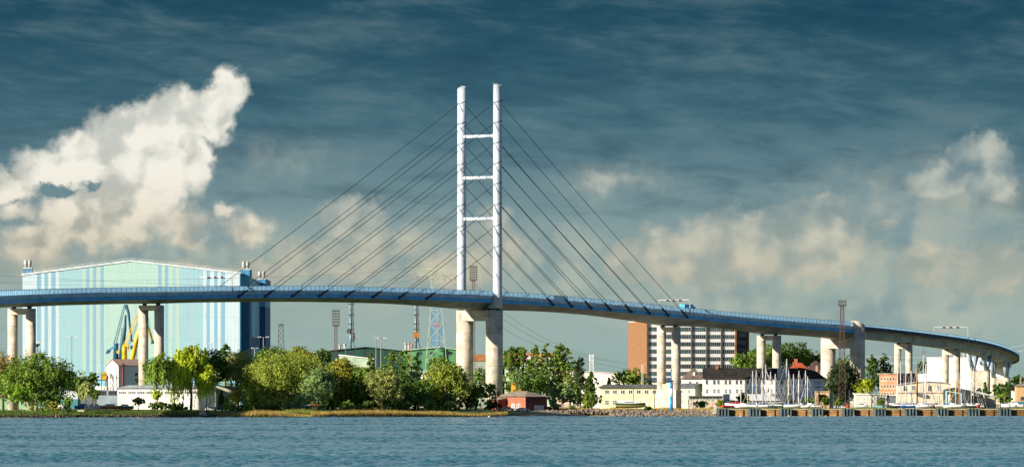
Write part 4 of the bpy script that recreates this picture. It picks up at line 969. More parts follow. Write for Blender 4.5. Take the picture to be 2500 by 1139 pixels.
b = MB(); b.prism([(-.5,f(0,856).z),(80/s,f(0,848).z),(160/s+.5,f(0,856).z),(160/s+.5,f(0,854).z),(80/s,f(0,846).z),(-.5,f(0,854).z)], -1, 61); b.build('roof', M_pg, t)
for u in (1020,1050,1093): window(t, 'front', 0, 0, (u-985)/s, f(0,866).z, 2.0, 1.7, F_dark, None, 2, 1, sill=False)
t = building('low_hall', 'pale green flat roofed annex in front of the dark green hall', 'annex', 828, 2950); f = pxf(t); s = F/2950
b = MB(); b.prism([(0,0),(83/s,0),(83/s,f(0,876).z),(0,f(0,866).z)], 0, 30); b.build('wall', M_pg, t)
b = MB(); b.prism([(-.3,f(0,866.5).z),(83/s+.3,f(0,876.5).z),(83/s+.3,f(0,874).z),(-.3,f(0,864).z)], -.5, 30.5); b.build('roof', M_wh, t)
t = building('white_store', 'low white building seen through the branches left of the bridge pylon', 'low building', 1000, 2700); f = pxf(t); s = F/2700
b = MB(); b.box(0,72/s,0,20,0,f(0,910).z); b.build('wall', M_wh, t)
b = MB(); b.prismx([(-.5,f(0,910).z),(10,f(0,901).z),(20.5,f(0,910).z)], -.5, 72/s+.5); b.build('roof', M_pg, t)
t = building('house', 'house with bright orange tiled roof seen between the two pylon columns', 'house', 1150, 2950, math.radians(0)); f = pxf(t); s = F/2950
b = MB(); b.box(0,110/s,0,12,0,f(0,880).z); b.build('wall', mat('wall_pale_green', (.30,.36,.30), .8, .2), t)
b = MB(); b.prism([(-.5,f(0,880).z),(110/s+.5,f(0,880).z),(100/s,f(0,864).z),(12/s,f(0,864).z)], -.5, 12.5); b.build('roof', mat('orange_tiles', (.36,.15,.055), .8, .15, .8), t)
t = building('pale_green_house', 'pale green building behind the trunks of the poplars', 'building', 1232, 2800); f = pxf(t); s = F/2800
b = MB(); b.box(0,125/s,0,15,0,f(0,893).z); b.build('wall', mat('pale_mint', (.42,.54,.40), .8, .1), t)
b = MB(); b.prismx([(-.5,f(0,893).z),(7,f(0,884).z),(15.5,f(0,893).z)], -.5, 125/s+.5); b.build('roof', M_pg, t)
t = building('apartment_building', 'tall orange and white apartment block glimpsed behind the poplars', 'apartment block', 1222, 2950); f = pxf(t); s = F/2950
for a0, a1, vt, mm_ in ((0,18,862,'orange_tiles'),(18,95,873,'pale_blue_wall'),(62,78,868,'white_render'),(95,108,864,'orange_render'),(108,132,872,'pale_blue_wall')):
    col_ = {'orange_tiles':(.36,.15,.055),'pale_blue_wall':(.40,.50,.54),'white_render':(.7,.7,.66),'orange_render':(.62,.33,.16)}[mm_]
    b = MB(); y0 = 0 if mm_ != 'white_render' else -.6; b.box(a0/s+.01,a1/s-.01,y0,14,0,f(0,vt).z); b.build('wall', mat(mm_, col_, .8, .1), t)
b = MB(); b.prism([(18/s,f(0,873).z+.01),(132/s,f(0,873).z+.01),(128/s,f(0,861).z),(22/s,f(0,861).z)], .3, 13.7); b.build('roof', mat('orange_tiles', (.36,.15,.055), .8), t)
for i in range(7):
    for j in range(4): window(t, 'front', 0, 0, (24+i*10)/s, f(0,882+j*12).z, 1.2, 1.4, F_white, None, 2, 1, sill=False, off=.62 if 3 <= i <= 4 else 0)
t = building('apartment_building', 'cream and orange gabled house behind the dark tree right of the poplars', 'apartment block', 1358, 2850); f = pxf(t); s = F/2850
b = MB(); b.prism([(0,0),(58/s,0),(58/s,f(0,915).z),(26/s,f(0,900).z),(0,f(0,908).z)], 0, 14); b.build('wall', mat('cream_wall', (.64,.50,.38), .8, .12), t)
b = MB(); b.prism([(-.3,f(0,908).z),(26/s,f(0,900).z),(58/s+.3,f(0,915).z),(58/s+.3,f(0,913).z),(26/s,f(0,897).z),(-.3,f(0,906).z)], -.4, 14.4); b.build('roof', mat('orange_tiles', (.36,.15,.055), .8), t)
t = building('container', 'orange freight container behind the poplar trunks near the big pylon column', 'container', 1248, 2600); f = pxf(t); s = F/2600
b = MB(); b.box(0,11/s,0,5,0,f(0,931).z); b.build('container_body', mat('container_orange', (.75,.36,.03), .6, .15), t)
b = MB(); b.box(14/s,24/s,0,5,0,f(0,937).z); b.build('container_body', mat('container_orange', (.75,.36,.03), .6, .15), t)
t = building('white_hall', 'large plain white hall with sloping top between the birch and the brick tower', 'hall', 1395, 2800); f = pxf(t); s = F/2800
b = MB(); b.prism([(0,0),(225/s,0),(225/s,f(0,918).z),(70/s,f(0,908).z),(0,f(0,906).z)], 0, 40); b.build('wall', mat('hall_cream', (.72,.68,.60), .8, .06), t)
b = MB(); b.prism([(-.5,f(0,906).z),(70/s,f(0,908).z),(225/s+.5,f(0,918).z),(225/s+.5,f(0,916.5).z),(70/s,f(0,906.5).z),(-.5,f(0,904.5).z)], -.6, 40.6); b.build('roof', M_gray, t)
t = building('annex', 'low slate roofed annex between the round tree and the slim pier', 'annex', 1572, 2720); f = pxf(t); s = F/2720
b = MB(); b.box(0,75/s,0,12,0,f(0,932).z); b.build('wall', M_wh, t)
b = MB(); b.prismx([(-.5,f(0,932).z),(6,f(0,921).z),(12.5,f(0,932).z)], -.5, 75/s+.5); b.build('roof', mat('slate', (.07,.09,.12), .7), t)

# ------------------------------------------------------------------ tower block
RZ = math.radians(15); t = building('office_tower', 'nine storey office tower with orange brick end wall and white window bands', 'tower block', 1580, 2760, RZ); f = pxf(t); s = F/2760
wl = 218/s/math.cos(RZ); dl = 42/s/math.sin(RZ); zt = f(0,786).z
B_or = brick('brick_orange', (0.25,0.12,0.045), (0.20,0.092,0.036), (0.17,0.095,0.05), 1.0, .5, .16)
b = MB(); b.box(0.02,wl,0,dl,0,zt); b.build('wall', mat('facade_panel', (.84,.83,.80), .8, .06, .2, stain=.15), t)
b = MB(); b.box(-.25,0.015,-.2,dl,0,zt+.3); b.build('brick_end_wall', B_or, t)
b = MB(); b.box(-.2,wl+.2,-.2,dl+.2,zt+.001 if False else zt+.31,zt+.7); b.build('roof_edge', mat('concrete_band', (.50,.46,.38), .8), t)
fl = 18.1/s; z0 = f(0,797).z
bays = [(4,24.5),(25.5,82),(26,54)]; 
bx = [(3,43),(44,77),(78.5,107.5),(110,142),(146,177.5),(182,213)]
xx = [1.5,35.5,71,109.5,146.5,183,217]
for (a, c_) in zip(xx, xx[1:]):
    b = MB(); x = a*wl/218; b.box(x-.35,x+.35,-.45,-.03,0,zt-.1); b.build('pilaster', mat('pilaster_brown', (.085,.075,.07), .8, .2), t)
    for k in range(9):
        zb_ = z0-k*fl-1.0
        gm = mat('window_glass_curtain', (0.06,0.12,0.125), .2, .5, .9, spec=.5)
        window(t, 'front', wl, dl, x+.6, zb_-1.0, (c_-a)*wl/218-1.0, 1.85, mat('window_frame_grey', (.40,.42,.42), .6), gm if (k*5+int(a))%3 else G_dark, 6, 1, .07, sill=False)
b = MB(); b.box(wl-.35,wl+.35,-.5,.5,0,zt); b.build('brick_pilaster', mat('pilaster_red', (.30,.12,.05), .8, .2), t)
# dark glazed stair wing
t2 = building('stair_wing', 'dark glazed stair wing attached to the right end of the office tower', 'stair wing', 1800, 2760); 
t2.parent = None
co_ = Matrix.Rotation(RZ, 3, 'Z')@Vector((wl+.4,0.4,0))+t.location
bpy.data.objects.remove(t2, do_unlink=True)
ww = 36/s/math.cos(RZ)
b = MB(); b.box(wl+.36,wl+ww,2.0,dl,0,f(0,803).z); b.build('stair_wing', mat('dark_cladding', (.025,.03,.035), .4, .2), t)
for k in range(8): window(t, 'front', wl, dl, wl+.8, f(0,822+k*19).z, ww-2.0, 2.3, mat('window_frame_grey', (.40,.42,.42), .6) if False else F_dark, mat('window_glass_teal', (0.05,0.10,0.11), .15, .4, .6, spec=.5), 3, 2, .08, sill=False, off=-1.96)
b = MB(); b.box(wl+ww-.6,wl+ww+.1,1.6,dl,0,f(0,803).z+.3); b.build('brick_pilaster', mat('pilaster_red', (.30,.12,.05), .8, .2), t)
b = MB(); b.box(4,9,6,10,zt+.71,zt+2.0); b.build('roof_housing', F_white, t)

# ------------------------------------------------------------------ houses on the right bank
# red brick house
RZ = math.radians(40); t = building('brick_house', 'low red brick house with hipped grey roof right of the pylon foot', 'house', 1283, 2306, RZ); f = pxf(t); s = F/2306
wl = 53/s/math.cos(RZ); dl = 74/s/math.sin(RZ); ze = f(0,967).z; zr_ = f(0,953.5).z
B_red = brick('brick_red', (0.34,0.11,0.06), (0.28,0.09,0.05), (0.26,0.14,0.09), 1.0, .5, .16); B_dk = mat('timber_maroon_shaded', (.13,.045,.045), .85, .25, .6)
b = MB(); b.box(0,wl,0,dl,0,ze); b.build('wall', B_red, t)
b = MB(); b.box(.05,wl-.05,-.08,-.005,0.02,ze-.05)
b.build('gable_cladding', B_dk, t)  # dark maroon sheet carries this face's shade in its colour
b = MB(); e = .7
b.add([(-e,-e,ze),(wl+e,-e,ze),(wl+e,dl+e,ze),(-e,dl+e,ze),(wl/2,wl/2,zr_),(wl/2,dl-wl/2,zr_)], [(0,1,4),(1,2,5,4),(2,3,5),(3,0,4,5),(3,2,1,0)]); b.build('roof', mat('roof_weathered', (.30,.25,.19), .9, .3, .8, stain=.2), t)
for uu in (1254,1267): 
    a = dl-(1283-uu-0)/s/math.sin(RZ)-1.2
    window(t, 'left', wl, dl, a, .5, 2.0, 2.2, F_white, None, 2, 3, .14)
b = MB(); b.box(wl*.40,wl*.82,-.25,-.09,0,2.1); b.build('garage_door', mat('door_pale', (.42,.46,.48), .7, .15), t)
for k in (.3,.7): b = MB(); b.bar((wl*(.5-.3*(.5-k)*2*0),-.15,ze-.2),(wl*k,-.15,2.2),.09); b.build('timber_brace', B_dk, t)
b = MB(); b.box(-4.2,-.01,dl*.62,dl,0,ze-1.3); b.build('side_annex', mat('annex_maroon', (.22,.05,.04), .85, .2), t)
b = MB(); b.prism([(-4.8,ze-1.3),(-.01,ze-1.3),(-.01,ze-.4)], dl*.6, dl+.3); b.build('annex_roof', mat('roof_weathered', (.30,.25,.19), .9), t)

# pale yellow two storey building
t = building('yellow_building', 'pale yellow two storey building with white windows behind the slim pier', 'building', 1466, 2560); f = pxf(t); s = F/2560
wl = 197/s; dl = 14; ze = f(0,946).z; zr_ = f(0,937.5).z
M_ye = mat('yellow_render', (0.64,0.66,0.40), .85, .08, .3, stain=.15)
b = MB(); b.box(0,wl,0,dl,0,ze); b.build('wall', M_ye, t)
M_rf = mat('roof_felt', (.10,.11,.115), .8, .25, .3)
b = MB(); b.prism([(-1,ze),(wl+.6,ze),(wl+.6,ze+.3),(wl,zr_),(10/s,zr_),(-1,ze+.3)], -.9, dl+.5); b.build('roof', M_rf, t)
for k in range(10):
    x = (1477-1466+k*19.2)/s
    if x+2 > wl: break
    window(t, 'front', wl, dl, x, f(0,960.5).z, 10/s, 9.5/s, F_white, None, 2, 1, .12)
    window(t, 'front', wl, dl, x, f(0,987).z, 9.5/s, 11/s, F_white, None if k in (0,1) else mat('blind_white', (.62,.62,.58), .7), 2, 2, .11)
b = MB(); b.tube([((1545-1466)/s,-.15,0),((1545-1466)/s,-.15,ze)], .07, 6); b.build('drain_pipe', M_gray, t)
RZ = math.radians(33); t = building('green_annex', 'grey green gabled annex at the right end of the yellow building', 'annex', 1697, 2545, RZ); f = pxf(t); s = F/2545
t.location.x = X_(1697,2545)
wl = 26/s/math.cos(RZ); dl = 60/s/math.sin(RZ)*.7; ze = f(0,946).z; zr_ = f(0,937).z
b = MB(); b.prism([(0,0),(wl,0),(wl,ze),(wl/2,zr_),(0,ze)], 0, dl); b.build('wall', mat('grey_green_render', (.34,.42,.32), .85, .1), t)
b = MB(); b.prism([(-.5,ze-.2),(wl/2,zr_),(wl+.5,ze-.2),(wl+.5,ze+.15),(wl/2,zr_+.4),(-.5,ze+.15)], -.5, dl+.5); b.build('roof', M_rf, t)
window(t, 'front', wl, dl, wl*.62, f(0,960).z, 1.2, 1.9, F_white, None, 2, 1)
for a in (dl*.2, dl*.6): window(t, 'left', wl, dl, a, f(0,960).z, 1.7, 1.6, F_white, None, 2, 1); window(t, 'left', wl, dl, a, f(0,986).z, 1.7, 1.9, F_white, None, 2, 2)

# white house with steep dark roof
t = building('white_house', 'long white two storey house with steep dark brown roof behind the masts', 'house', 1718, 2528); f = pxf(t); s = F/2528; wl = 250/s; dl = 15
ze = f(0,924).z; zr_ = f(0,897.5).z; M_dr = mat('roof_dark_tiles', (.026,.022,.020), .9, .3, .35, stain=.2)
b = MB(); b.box(0,wl,0,dl,0,ze); b.build('wall', M_wh, t)
b = MB(); b.prismx([(-.7,ze-.1),(dl/2,zr_),(dl+.7,ze-.1)], -.2, wl+.3); b.build('roof', M_dr, t)
for k, uu in enumerate((1723,1741,1751,1769,1779,1796,1806,1823,1851,1862,1880,1892,1906,1920,1938,1951)):
    if uu > 1960: continue
    window(t, 'front', wl, dl, (uu-1718)/s, f(0,936).z, 5.4/s, 8.5/s, mat('window_frame_brown', (.25,.22,.18), .7), mat('window_glass_light', (0.06,0.10,0.13), .12, .5, .7, spec=.6), 1, 2, .06)
    window(t, 'front', wl, dl, (uu-1718)/s, f(0,959).z, 5.4/s, 10/s, F_white, mat('window_glass_light', (0.06,0.10,0.13), .12, .5, .7, spec=.6), 2, 2, .06)
b = MB(); b.box((1898-1718)/s,(1925-1718)/s,-.3,3.5,ze-.1,f(0,898).z); b.build('dormer', mat('dormer_grey', (.42,.48,.50), .8, .1), t)
window(t, 'front', wl, dl, (1906-1718)/s, f(0,910).z, 5/s, 8/s, F_white, None, 1, 1, off=.3, sill=False)
b = MB(); b.box((1748-1718)/s,(1755-1718)/s,6,7.5,zr_-.5,zr_+1.2); b.build('chimney', mat('chimney_brick', (.25,.10,.06), .9), t)
# its front gable wing
t = building('white_house', 'white gable wing with brown hipped roof at the left end of the long white house', 'house', 1667, 2585); f = pxf(t); s = F/2585; wl = 51/s; dl = 20
ze = f(0,924).z; zr_ = f(0,897).z
b = MB(); b.box(0,wl,0,dl,0,ze); b.build('wall', M_wh, t)
b = MB(); b.add([(-.5,-.6,ze),(wl+.3,-.6,ze),(wl+.3,dl,ze),(-.5,dl,ze),(wl*.56,2.4,zr_),(wl*.56,dl,zr_)], [(0,1,4),(1,2,5,4),(2,3,5),(3,0,4,5),(3,2,1,0)]); b.build('roof', mat('roof_brown_tiles', (.15,.115,.09), .85, .25, .5), t)
for uu in (1682,1699): window(t, 'front', wl, dl, (uu-1667)/s, f(0,936).z, 5/s, 6.5/s, F_white, None, 1, 1)
b = MB(); b.box((1692-1667)/s,(1697-1667)/s,.2,2.5,f(0,916).z,f(0,908).z); b.build('roof_hatch', F_white, t)
# right part gable with facade lettering wall
t = building('white_house', 'white gabled end house with louvred wall and small dark lettering right of the masts', 'house', 1925, 2524); f = pxf(t); s = F/2524; wl = 90/s; dl = 16
ze = f(0,924).z
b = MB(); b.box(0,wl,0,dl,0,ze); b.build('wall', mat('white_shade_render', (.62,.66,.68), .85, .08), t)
b = MB(); b.prism([(-2,ze),(wl+.6,ze),(wl-4,f(0,905).z),(28/s,f(0,896).z)], -.6, dl); b.build('roof', M_dr, t)
for k in range(3): window(t, 'front', wl, dl, (1932+k*14-1925)/s, f(0,936).z, 5.4/s, 8.5/s, F_dark, None, 1, 1); window(t, 'front', wl, dl, (1932+k*14-1925)/s, f(0,959).z, 5.4/s, 9/s, F_dark, None, 1, 1)
for v1_ in (928,952): window(t, 'front', wl, dl, (1984-1925)/s, f(0,v1_+9).z, 24/s, 8.5/s, F_white, mat('louvre_grey', (.30,.36,.40), .6), 14, 1, .06, name='louvre', sill=False)
tx = bpy.data.curves.new('lettering', 'FONT'); tx.body = 'Segeln Hof'; tx.size = 1.15; tx.extrude = .03
to = bpy.data.objects.new('lettering', tx); COL.objects.link(to); to.rotation_euler = (math.pi/2,0,0); to.location = ((1989-1925)/s,-.06,f(0,945.5).z)
dg_ = bpy.context.evaluated_depsgraph_get(); me_ = bpy.data.meshes.new_from_object(to.evaluated_get(dg_)); bpy.data.objects.remove(to, do_unlink=True)
lo_ = bpy.data.objects.new('lettering', me_); COL.objects.link(lo_); lo_.parent = t; lo_.rotation_euler = (math.pi/2,0,0); lo_.location = ((1989-1925)/s,-.06,f(0,945.5).z); me_.materials.clear(); me_.materials.append(mat('letter_dark', (.04,.05,.06), .7))
# terrace ledge in front
t = building('terrace_annex', 'low grey white annex with terrace in front of the long white house', 'annex', 1767, 2512); f = pxf(t); s = F/2512; wl = 185/s
b = MB(); b.box(0,wl,0,9,0,f(0,977).z); b.build('lower_wall', mat('annex_dark', (.16,.18,.16), .8, .3, .5), t)
b = MB(); b.box(-.2,wl+.2,-.8,9,f(0,977).z+.002,f(0,961).z); b.build('terrace_parapet', mat('terrace_grey', (.55,.58,.60), .8, .1), t)
for k in range(9): window(t, 'front', wl, 9, 1+k*wl/9, .3, wl/9-1.2, 2.2, F_white, G_dark, 3, 1, .07, sill=False)
# greenhouse-like shed
t = building('glazed_shed', 'long low shed with glazed upper strip and peeling cream wall', 'shed', 1682, 2500); f = pxf(t); s = F/2500; wl = 83/s
b = MB(); b.box(0,wl,0,8,0,f(0,974).z); b.build('wall', mat('cream_peeling', (.52,.46,.36), .9, .3, .6, stain=.4), t)
b = MB(); b.box(-.3,wl+.3,-.4,8.3,f(0,966.6).z,f(0,965.2).z); b.build('roof', mat('roof_brown_thin', (.16,.10,.07), .8), t)
b = MB(); b.box(.1,wl-.1,.3,7.8,f(0,974).z+.002,f(0,966.6).z); b.build('clerestory_wall', mat('dark_inner', (.10,.13,.13), .4), t)
window(t, 'front', wl, 8, .2, f(0,973.8).z, wl-.4, 1.15, mat('wood_pale', (.45,.40,.32), .8), mat('window_glass_teal', (0.05,0.10,0.11), .15, .4, .6, spec=.5), 10, 1, .07, sill=False, off=-.3)
window(t, 'front', wl, 8, 10/s, f(0,988).z, 9/s, 8/s, F_dark, None, 1, 1)
for uu in (1727,1736): window(t, 'front', wl, 8, (uu-1682)/s, f(0,977).z, 7/s, 2/s, F_white, None, 1, 1, .05, sill=False)
# red roofed and gothic brick buildings behind
t = building('brick_hall', 'old dark brick building with stepped gothic gable behind the white house', 'brick building', 1975, 2660, 0); f = pxf(t); s = F/2660; wl = 40/s
M_bk = mat('brick_shade', (.10,.055,.05), .9, .25)
b = MB(); b.prism([(0,0),(wl,0),(wl,f(0,905).z),(36/s,f(0,905).z),(36/s,f(0,895).z),(30/s,f(0,895).z),(30/s,f(0,886).z),(24/s,f(0,886).z),(20/s,f(0,880).z),(14/s,f(0,880).z),(10/s,f(0,886).z),(6/s,f(0,886).z),(6/s,f(0,893).z),(0,f(0,893).z)], 0, 4); b.build('stepped_gable', M_bk, t)
b = MB(); b.prism([(16/s,f(0,906).z),(22/s,f(0,906).z),(22/s,f(0,894).z),(19/s,f(0,890).z),(16/s,f(0,894).z)], -.12, -.005); b.build('arched_niche', mat('niche_cream', (.35,.28,.22), .8), t)
b = MB(); b.prism([(27/s,f(0,920).z),(31/s,f(0,920).z),(31/s,f(0,904).z),(29/s,f(0,901).z),(27/s,f(0,904).z)], -.12, -.005); b.build('arched_niche', mat('niche_cream', (.35,.28,.22), .8), t)
b = MB(); b.box(0,wl+2,4.01,20,0,f(0,898).z); b.build('wall', M_bk, t)
t = building('red_roof_house', 'house with bright red tiled hip roof and brick chimney behind the masts', 'house', 1929, 2680); f = pxf(t); s = F/2680; wl = 42/s
b = MB(); b.box(0,wl,0,14,0,f(0,900).z); b.build('wall', M_bk, t)
b = MB(); b.prism([(-.5,f(0,900).z),(wl+.5,f(0,900).z),(28/s,f(0,884.5).z),(20/s,f(0,884.5).z)], -.4, 14.4); b.build('roof', mat('red_tiles', (.40,.085,.03), .8, .2, .8), t)
for a0, a1, vt in ((11,18,875),(7,10,883)): b = MB(); b.box(a0/s,a1/s,1,3,f(0,903).z,f(0,vt).z); b.build('chimney', mat('chimney_red', (.35,.10,.06), .85), t)
# ruin
t = building('ruined_kiosk', 'roofless tan concrete shell with one big square opening beside the masts', 'ruin', 1991, 2345, 0); f = pxf(t); s = F/2345; wl = 34/s; zt = f(0,956).z; 
M_tan = mat('tan_concrete', (.46,.34,.19), .9, .25, .8, stain=.4)
b = MB(); o0, o1, p0_, p1_ = 9/s, 25/s, f(0,978).z, f(0,962).z
b.box(0,o0,0,.4,0,zt); b.box(o1,wl,0,.4,0,zt); b.box(o0,o1,0,.4,0,p0_); b.box(o0,o1,0,.4,p1_,zt); b.box(0,.4,.401,5,0,zt); b.box(wl-.4,wl,.401,5,0,zt); b.box(.401,wl-.401,4.6,5,0,zt); b.build('wall', M_tan, t)
b = MB(); b.box(-.2,wl+.2,-.2,5.2,zt+.002,zt+.35); b.build('roof_slab', M_tan, t)
b = MB(); b.box(wl+.01,wl+1.6,1,5,0,zt-.2); b.build('buttress', mat('concrete_grey', (.3,.32,.32), .9, .2), t)
# white block garage
t = building('white_garage', 'long low white garage block in front of the red building', 'garage', 2088, 2450); f = pxf(t); s = F/2450; wl = 112/s
b = MB(); b.box(0,wl*.7,0,9,0,f(0,962).z); b.build('wall', mat('white_blockwork', (.62,.60,.54), .9, .2, 1.5), t)
b = MB(); b.prism([(-.4,f(0,962).z+.002),(wl*.7,f(0,964).z),(wl*.7,f(0,961.5).z),(-.4,f(0,959).z)], -.5, 9.4); b.build('roof', M_wh, t)
b = MB(); b.box(53/s,72/s,-.1,-.005,0,f(0,970).z); b.build('recess', F_dark, t)
b = MB(); b.box(wl*.7+.01,wl,.5,9,0,f(0,965).z); b.build('glazed_wing', mat('glazed_grey', (.20,.24,.26), .4, .3), t)
b = MB(); b.box(wl*.7,wl+.3,0,9.3,f(0,965).z+.002,f(0,962.5).z); b.build('wing_roof', M_wh, t)
# red building
RZ = math.radians(42); t = building('red_building', 'three storey building with orange red lit front and shaded side', 'building', 2191, 2526, RZ); f = pxf(t); s = F/2526; wl = 49/s/math.cos(RZ); dl = 41/s/math.sin(RZ); ze = f(0,913).z
b = MB(); b.box(0.05,wl,0,dl,0,ze); b.build('wall', mat('red_wall_shaded', (.16,.015,.05), .8, .15), t)  # red darkened to maroon: shade of the side away from the sun
b = MB(); b.box(-.1,.045,0,dl,0,ze-.02); b.build('front_wall', mat('red_render_lit', (.62,.20,.10), .8, .1, .4), t)  # same red painted brighter as the sunlit face
b = MB(); b.box(-.7,wl+.5,-.5,dl+.7,ze+.002,ze+.5); b.build('roof', mat('roof_weathered', (.30,.25,.19), .9), t)
for j in range(3):
    for i in range(5): window(t, 'left', wl, dl, 1.0+i*(dl-2.4)/4.6, ze-2.6-j*3.05, 1.0, 1.5, mat('frame_cream', (.66,.60,.48), .7), None, 1, 1, .12, off=.1)
# big white block
t = building('white_block', 'big plain white block behind the club house and slim piers', 'warehouse', 2272, 2950); f = pxf(t); s = F/2950
b = MB(); b.box(0,178/s,0,25,0,f(0,872).z); b.build('wall', mat('bright_white', (.84,.85,.85), .8, .03), t)
b = MB(); b.box(-44/s,-.01,2,25,0,f(0,912).z); b.build('low_wing', mat('bright_white', (.84,.85,.85), .8), t)
b = MB(); b.box(-.3,178/s+.3,-.3,25.3,f(0,872).z+.002,f(0,871).z+.1); b.build('roof_edge', M_gray, t)
b = MB(); b.tube([(87/s,10,f(0,873).z),(87/s,10,f(0,852).z)], 1.0, 10); b.build('chimney', mat('chimney_stone', (.30,.25,.18), .8), t)
# club house
t = building('club_house', 'cream two storey club house with curved roof line behind the right hand masts', 'club house', 2193, 2420); f = pxf(t); s = F/2420; wl = 125/s
b = MB(); pr = [(0,0),(wl,0),(wl,f(0,938).z)]+[((a-2193)/s, f(0,v).z) for a, v in ((2300,934),(2270,932),(2240,933),(2215,936),(2193,939))]
b.prism(pr, 0, 14); b.build('wall', mat('club_cream', (.66,.58,.44), .85, .1, .4, stain=.2), t)
b = MB(); top = [((a-2193)/s, f(0,v).z) for a, v in ((2190,939),(2215,935.5),(2240,932.5),(2270,931.5),(2300,933.5),(2322,938))]
b.prism(top+[(x,z+.35) for x, z in top[::-1]], -.6, 14.5); b.build('roof', mat('club_roof', (.28,.29,.28), .7), t)
b = MB(); b.box(-.1,wl+.1,-.25,-.005,f(0,959).z,f(0,957).z); b.build('string_course', mat('course_brown', (.30,.18,.10), .8), t)
for k, uu in enumerate((2206,2226,2266,2288)): window(t, 'front', wl, 14, (uu-2193)/s, f(0,952).z, 8/s, 11/s, F_white if k%2 else F_dark, None, 2, 2, .08)
for uu in (2203,2240,2286): window(t, 'front', wl, 14, (uu-2193)/s, .3, 12/s, 2.8, F_white, mat('blind_cream', (.52,.46,.36), .7), 2, 1, .08, sill=False)
b = MB(); b.box((2238-2193)/s,(2251-2193)/s,-2,-.27,f(0,965).z,f(0,958).z); b.build('balcony', M_lat, t)
# dark workshop shed and lean-to on the right
t = building('boat_shed', 'open dark boat shed with pale blue door frame right of the club house', 'boat shed', 2308, 2400); f = pxf(t); s = F/2400; wl = 64/s
b = MB(); b.prism([(0,0),(wl,0),(wl,f(0,952).z),(22/s,f(0,945).z),(0,f(0,950).z)], 0, 12); b.build('wall', mat('shed_black', (.025,.035,.04), .7, .2), t)
b = MB(); b.box(0,4/s,-.3,-.01,0,f(0,954).z); b.box(38/s,40/s,-.3,-.01,0,f(0,960).z); b.prism([(0,f(0,954).z),(40/s,f(0,961).z),(40/s,f(0,959).z),(0,f(0,952).z)], -.3, -.01); b.build('door_frame', mat('frame_pale_blue', (.35,.58,.66), .6), t)
b = MB(); b.box(6/s,14/s,-.12,-.01,0,f(0,962).z); b.build('door', mat('door_white', (.6,.62,.62), .7), t)
t = building('lean_to', 'low lean to building with maroon fascia and grey metal roof', 'shed', 2372, 2410); f = pxf(t); s = F/2410; wl = 56/s
b = MB(); b.box(0,wl,0,10,0,f(0,968).z); b.build('wall', mat('lean_grey', (.42,.38,.30), .85, .2), t)
b = MB(); b.box(-.2,30/s,-.25,-.01,f(0,968).z,f(0,965).z); b.build('fascia', mat('fascia_maroon', (.24,.05,.04), .7), t)
b = MB(); b.prism([(-2,f(0,955).z),(wl+.5,f(0,968).z+.01),(wl+.5,f(0,966.5).z),(wl*.3,f(0,954).z),(-2,f(0,953).z)], -.6, 10.5); b.build('roof', mat('metal_roof', (.40,.42,.42), .5), t)
window(t, 'front', wl, 10, 1, 1.2, 18/s, 1.4, F_white, None, 4, 1, .08)
t = building('tan_house', 'tan brick house with hipped roof at the far right edge', 'house', 2482, 2380); f = pxf(t); s = F/2380; wl = 40/s
b = MB(); b.box(0,wl,0,9,0,f(0,942).z); b.build('wall', brick('brick_tan', (.52,.33,.15), (.46,.28,.12), (.40,.28,.16)), t)
b = MB(); b.add([(-.6,-.6,f(0,942).z),(wl+.6,-.6,f(0,942).z),(wl+.6,9.6,f(0,942).z),(-.6,9.6,f(0,942).z),(wl*.4,4.5,f(0,933).z),(wl*.7,4.5,f(0,933).z)], [(0,1,5,4),(1,2,5),(2,3,4,5),(3,0,4),(3,2,1,0)]); b.build('roof', mat('roof_weathered', (.30,.25,.19), .9), t)
window(t, 'front', wl, 9, 10/s, f(0,975).z, 1.6, 1.2, F_dark, None, 1, 1)
b = MB(); b.box(10/s,13/s,3,4.5,f(0,938).z,f(0,920).z); b.build('chimney', mat('chimney_stone', (.30,.25,.18), .8), t)
t = building('site_office', 'small white flat cabin between the dark hedge and the tan house', 'cabin', 2472, 2450); f = pxf(t); s = F/2450
b = MB(); b.box(0,12/s,0,6,0,f(0,954).z); b.build('wall', M_wh, t)
b = MB(); b.box(-.2,12/s+.2,-.2,6.2,f(0,954).z+.002,f(0,953).z); b.build('roof', M_gray, t)
t = building('garden_wall', 'weathered graffiti covered wall below the tan house', 'wall', 2466, 2330); f = pxf(t); s = F/2330
b = MB(); b.box(0,16/s,0,.5,0,f(0,979).z); b.build('wall_face', mat('wall_mottled', (.48,.42,.30), .9, .45, 2.5), t)
b = MB(); b.box(16/s,36/s,.1,.4,0,f(0,979).z); b.build('teal_fence_panel', mat('panel_teal', (.04,.16,.22), .7, .2), t)
for (u, Yy, wpx, lab, c_) in ((2428,2420,38,'blue wire mesh fence in front of the right hand bushes',(.05,.12,.17)),(1372,2345,44,'low weathered picket fence behind the rocks',(.42,.38,.26))):
    t = building('fence', lab, 'fence', u, Yy); s = F/Yy; b = MB(); n_ = int(wpx/s/.5)
    for i in range(n_): b.box(i*.5,i*.5+.28,0,.06,.1,1.9)
    b.build('slats', mat('fence_'+str(u), c_, .8, .3), t)
    for i in range(0, n_, 5): b = MB(); b.box(i*.5-.1,i*.5+.1,.08,.22,0,2.1); b.build('post', mat('post_pale', (.4,.4,.36), .8), t)
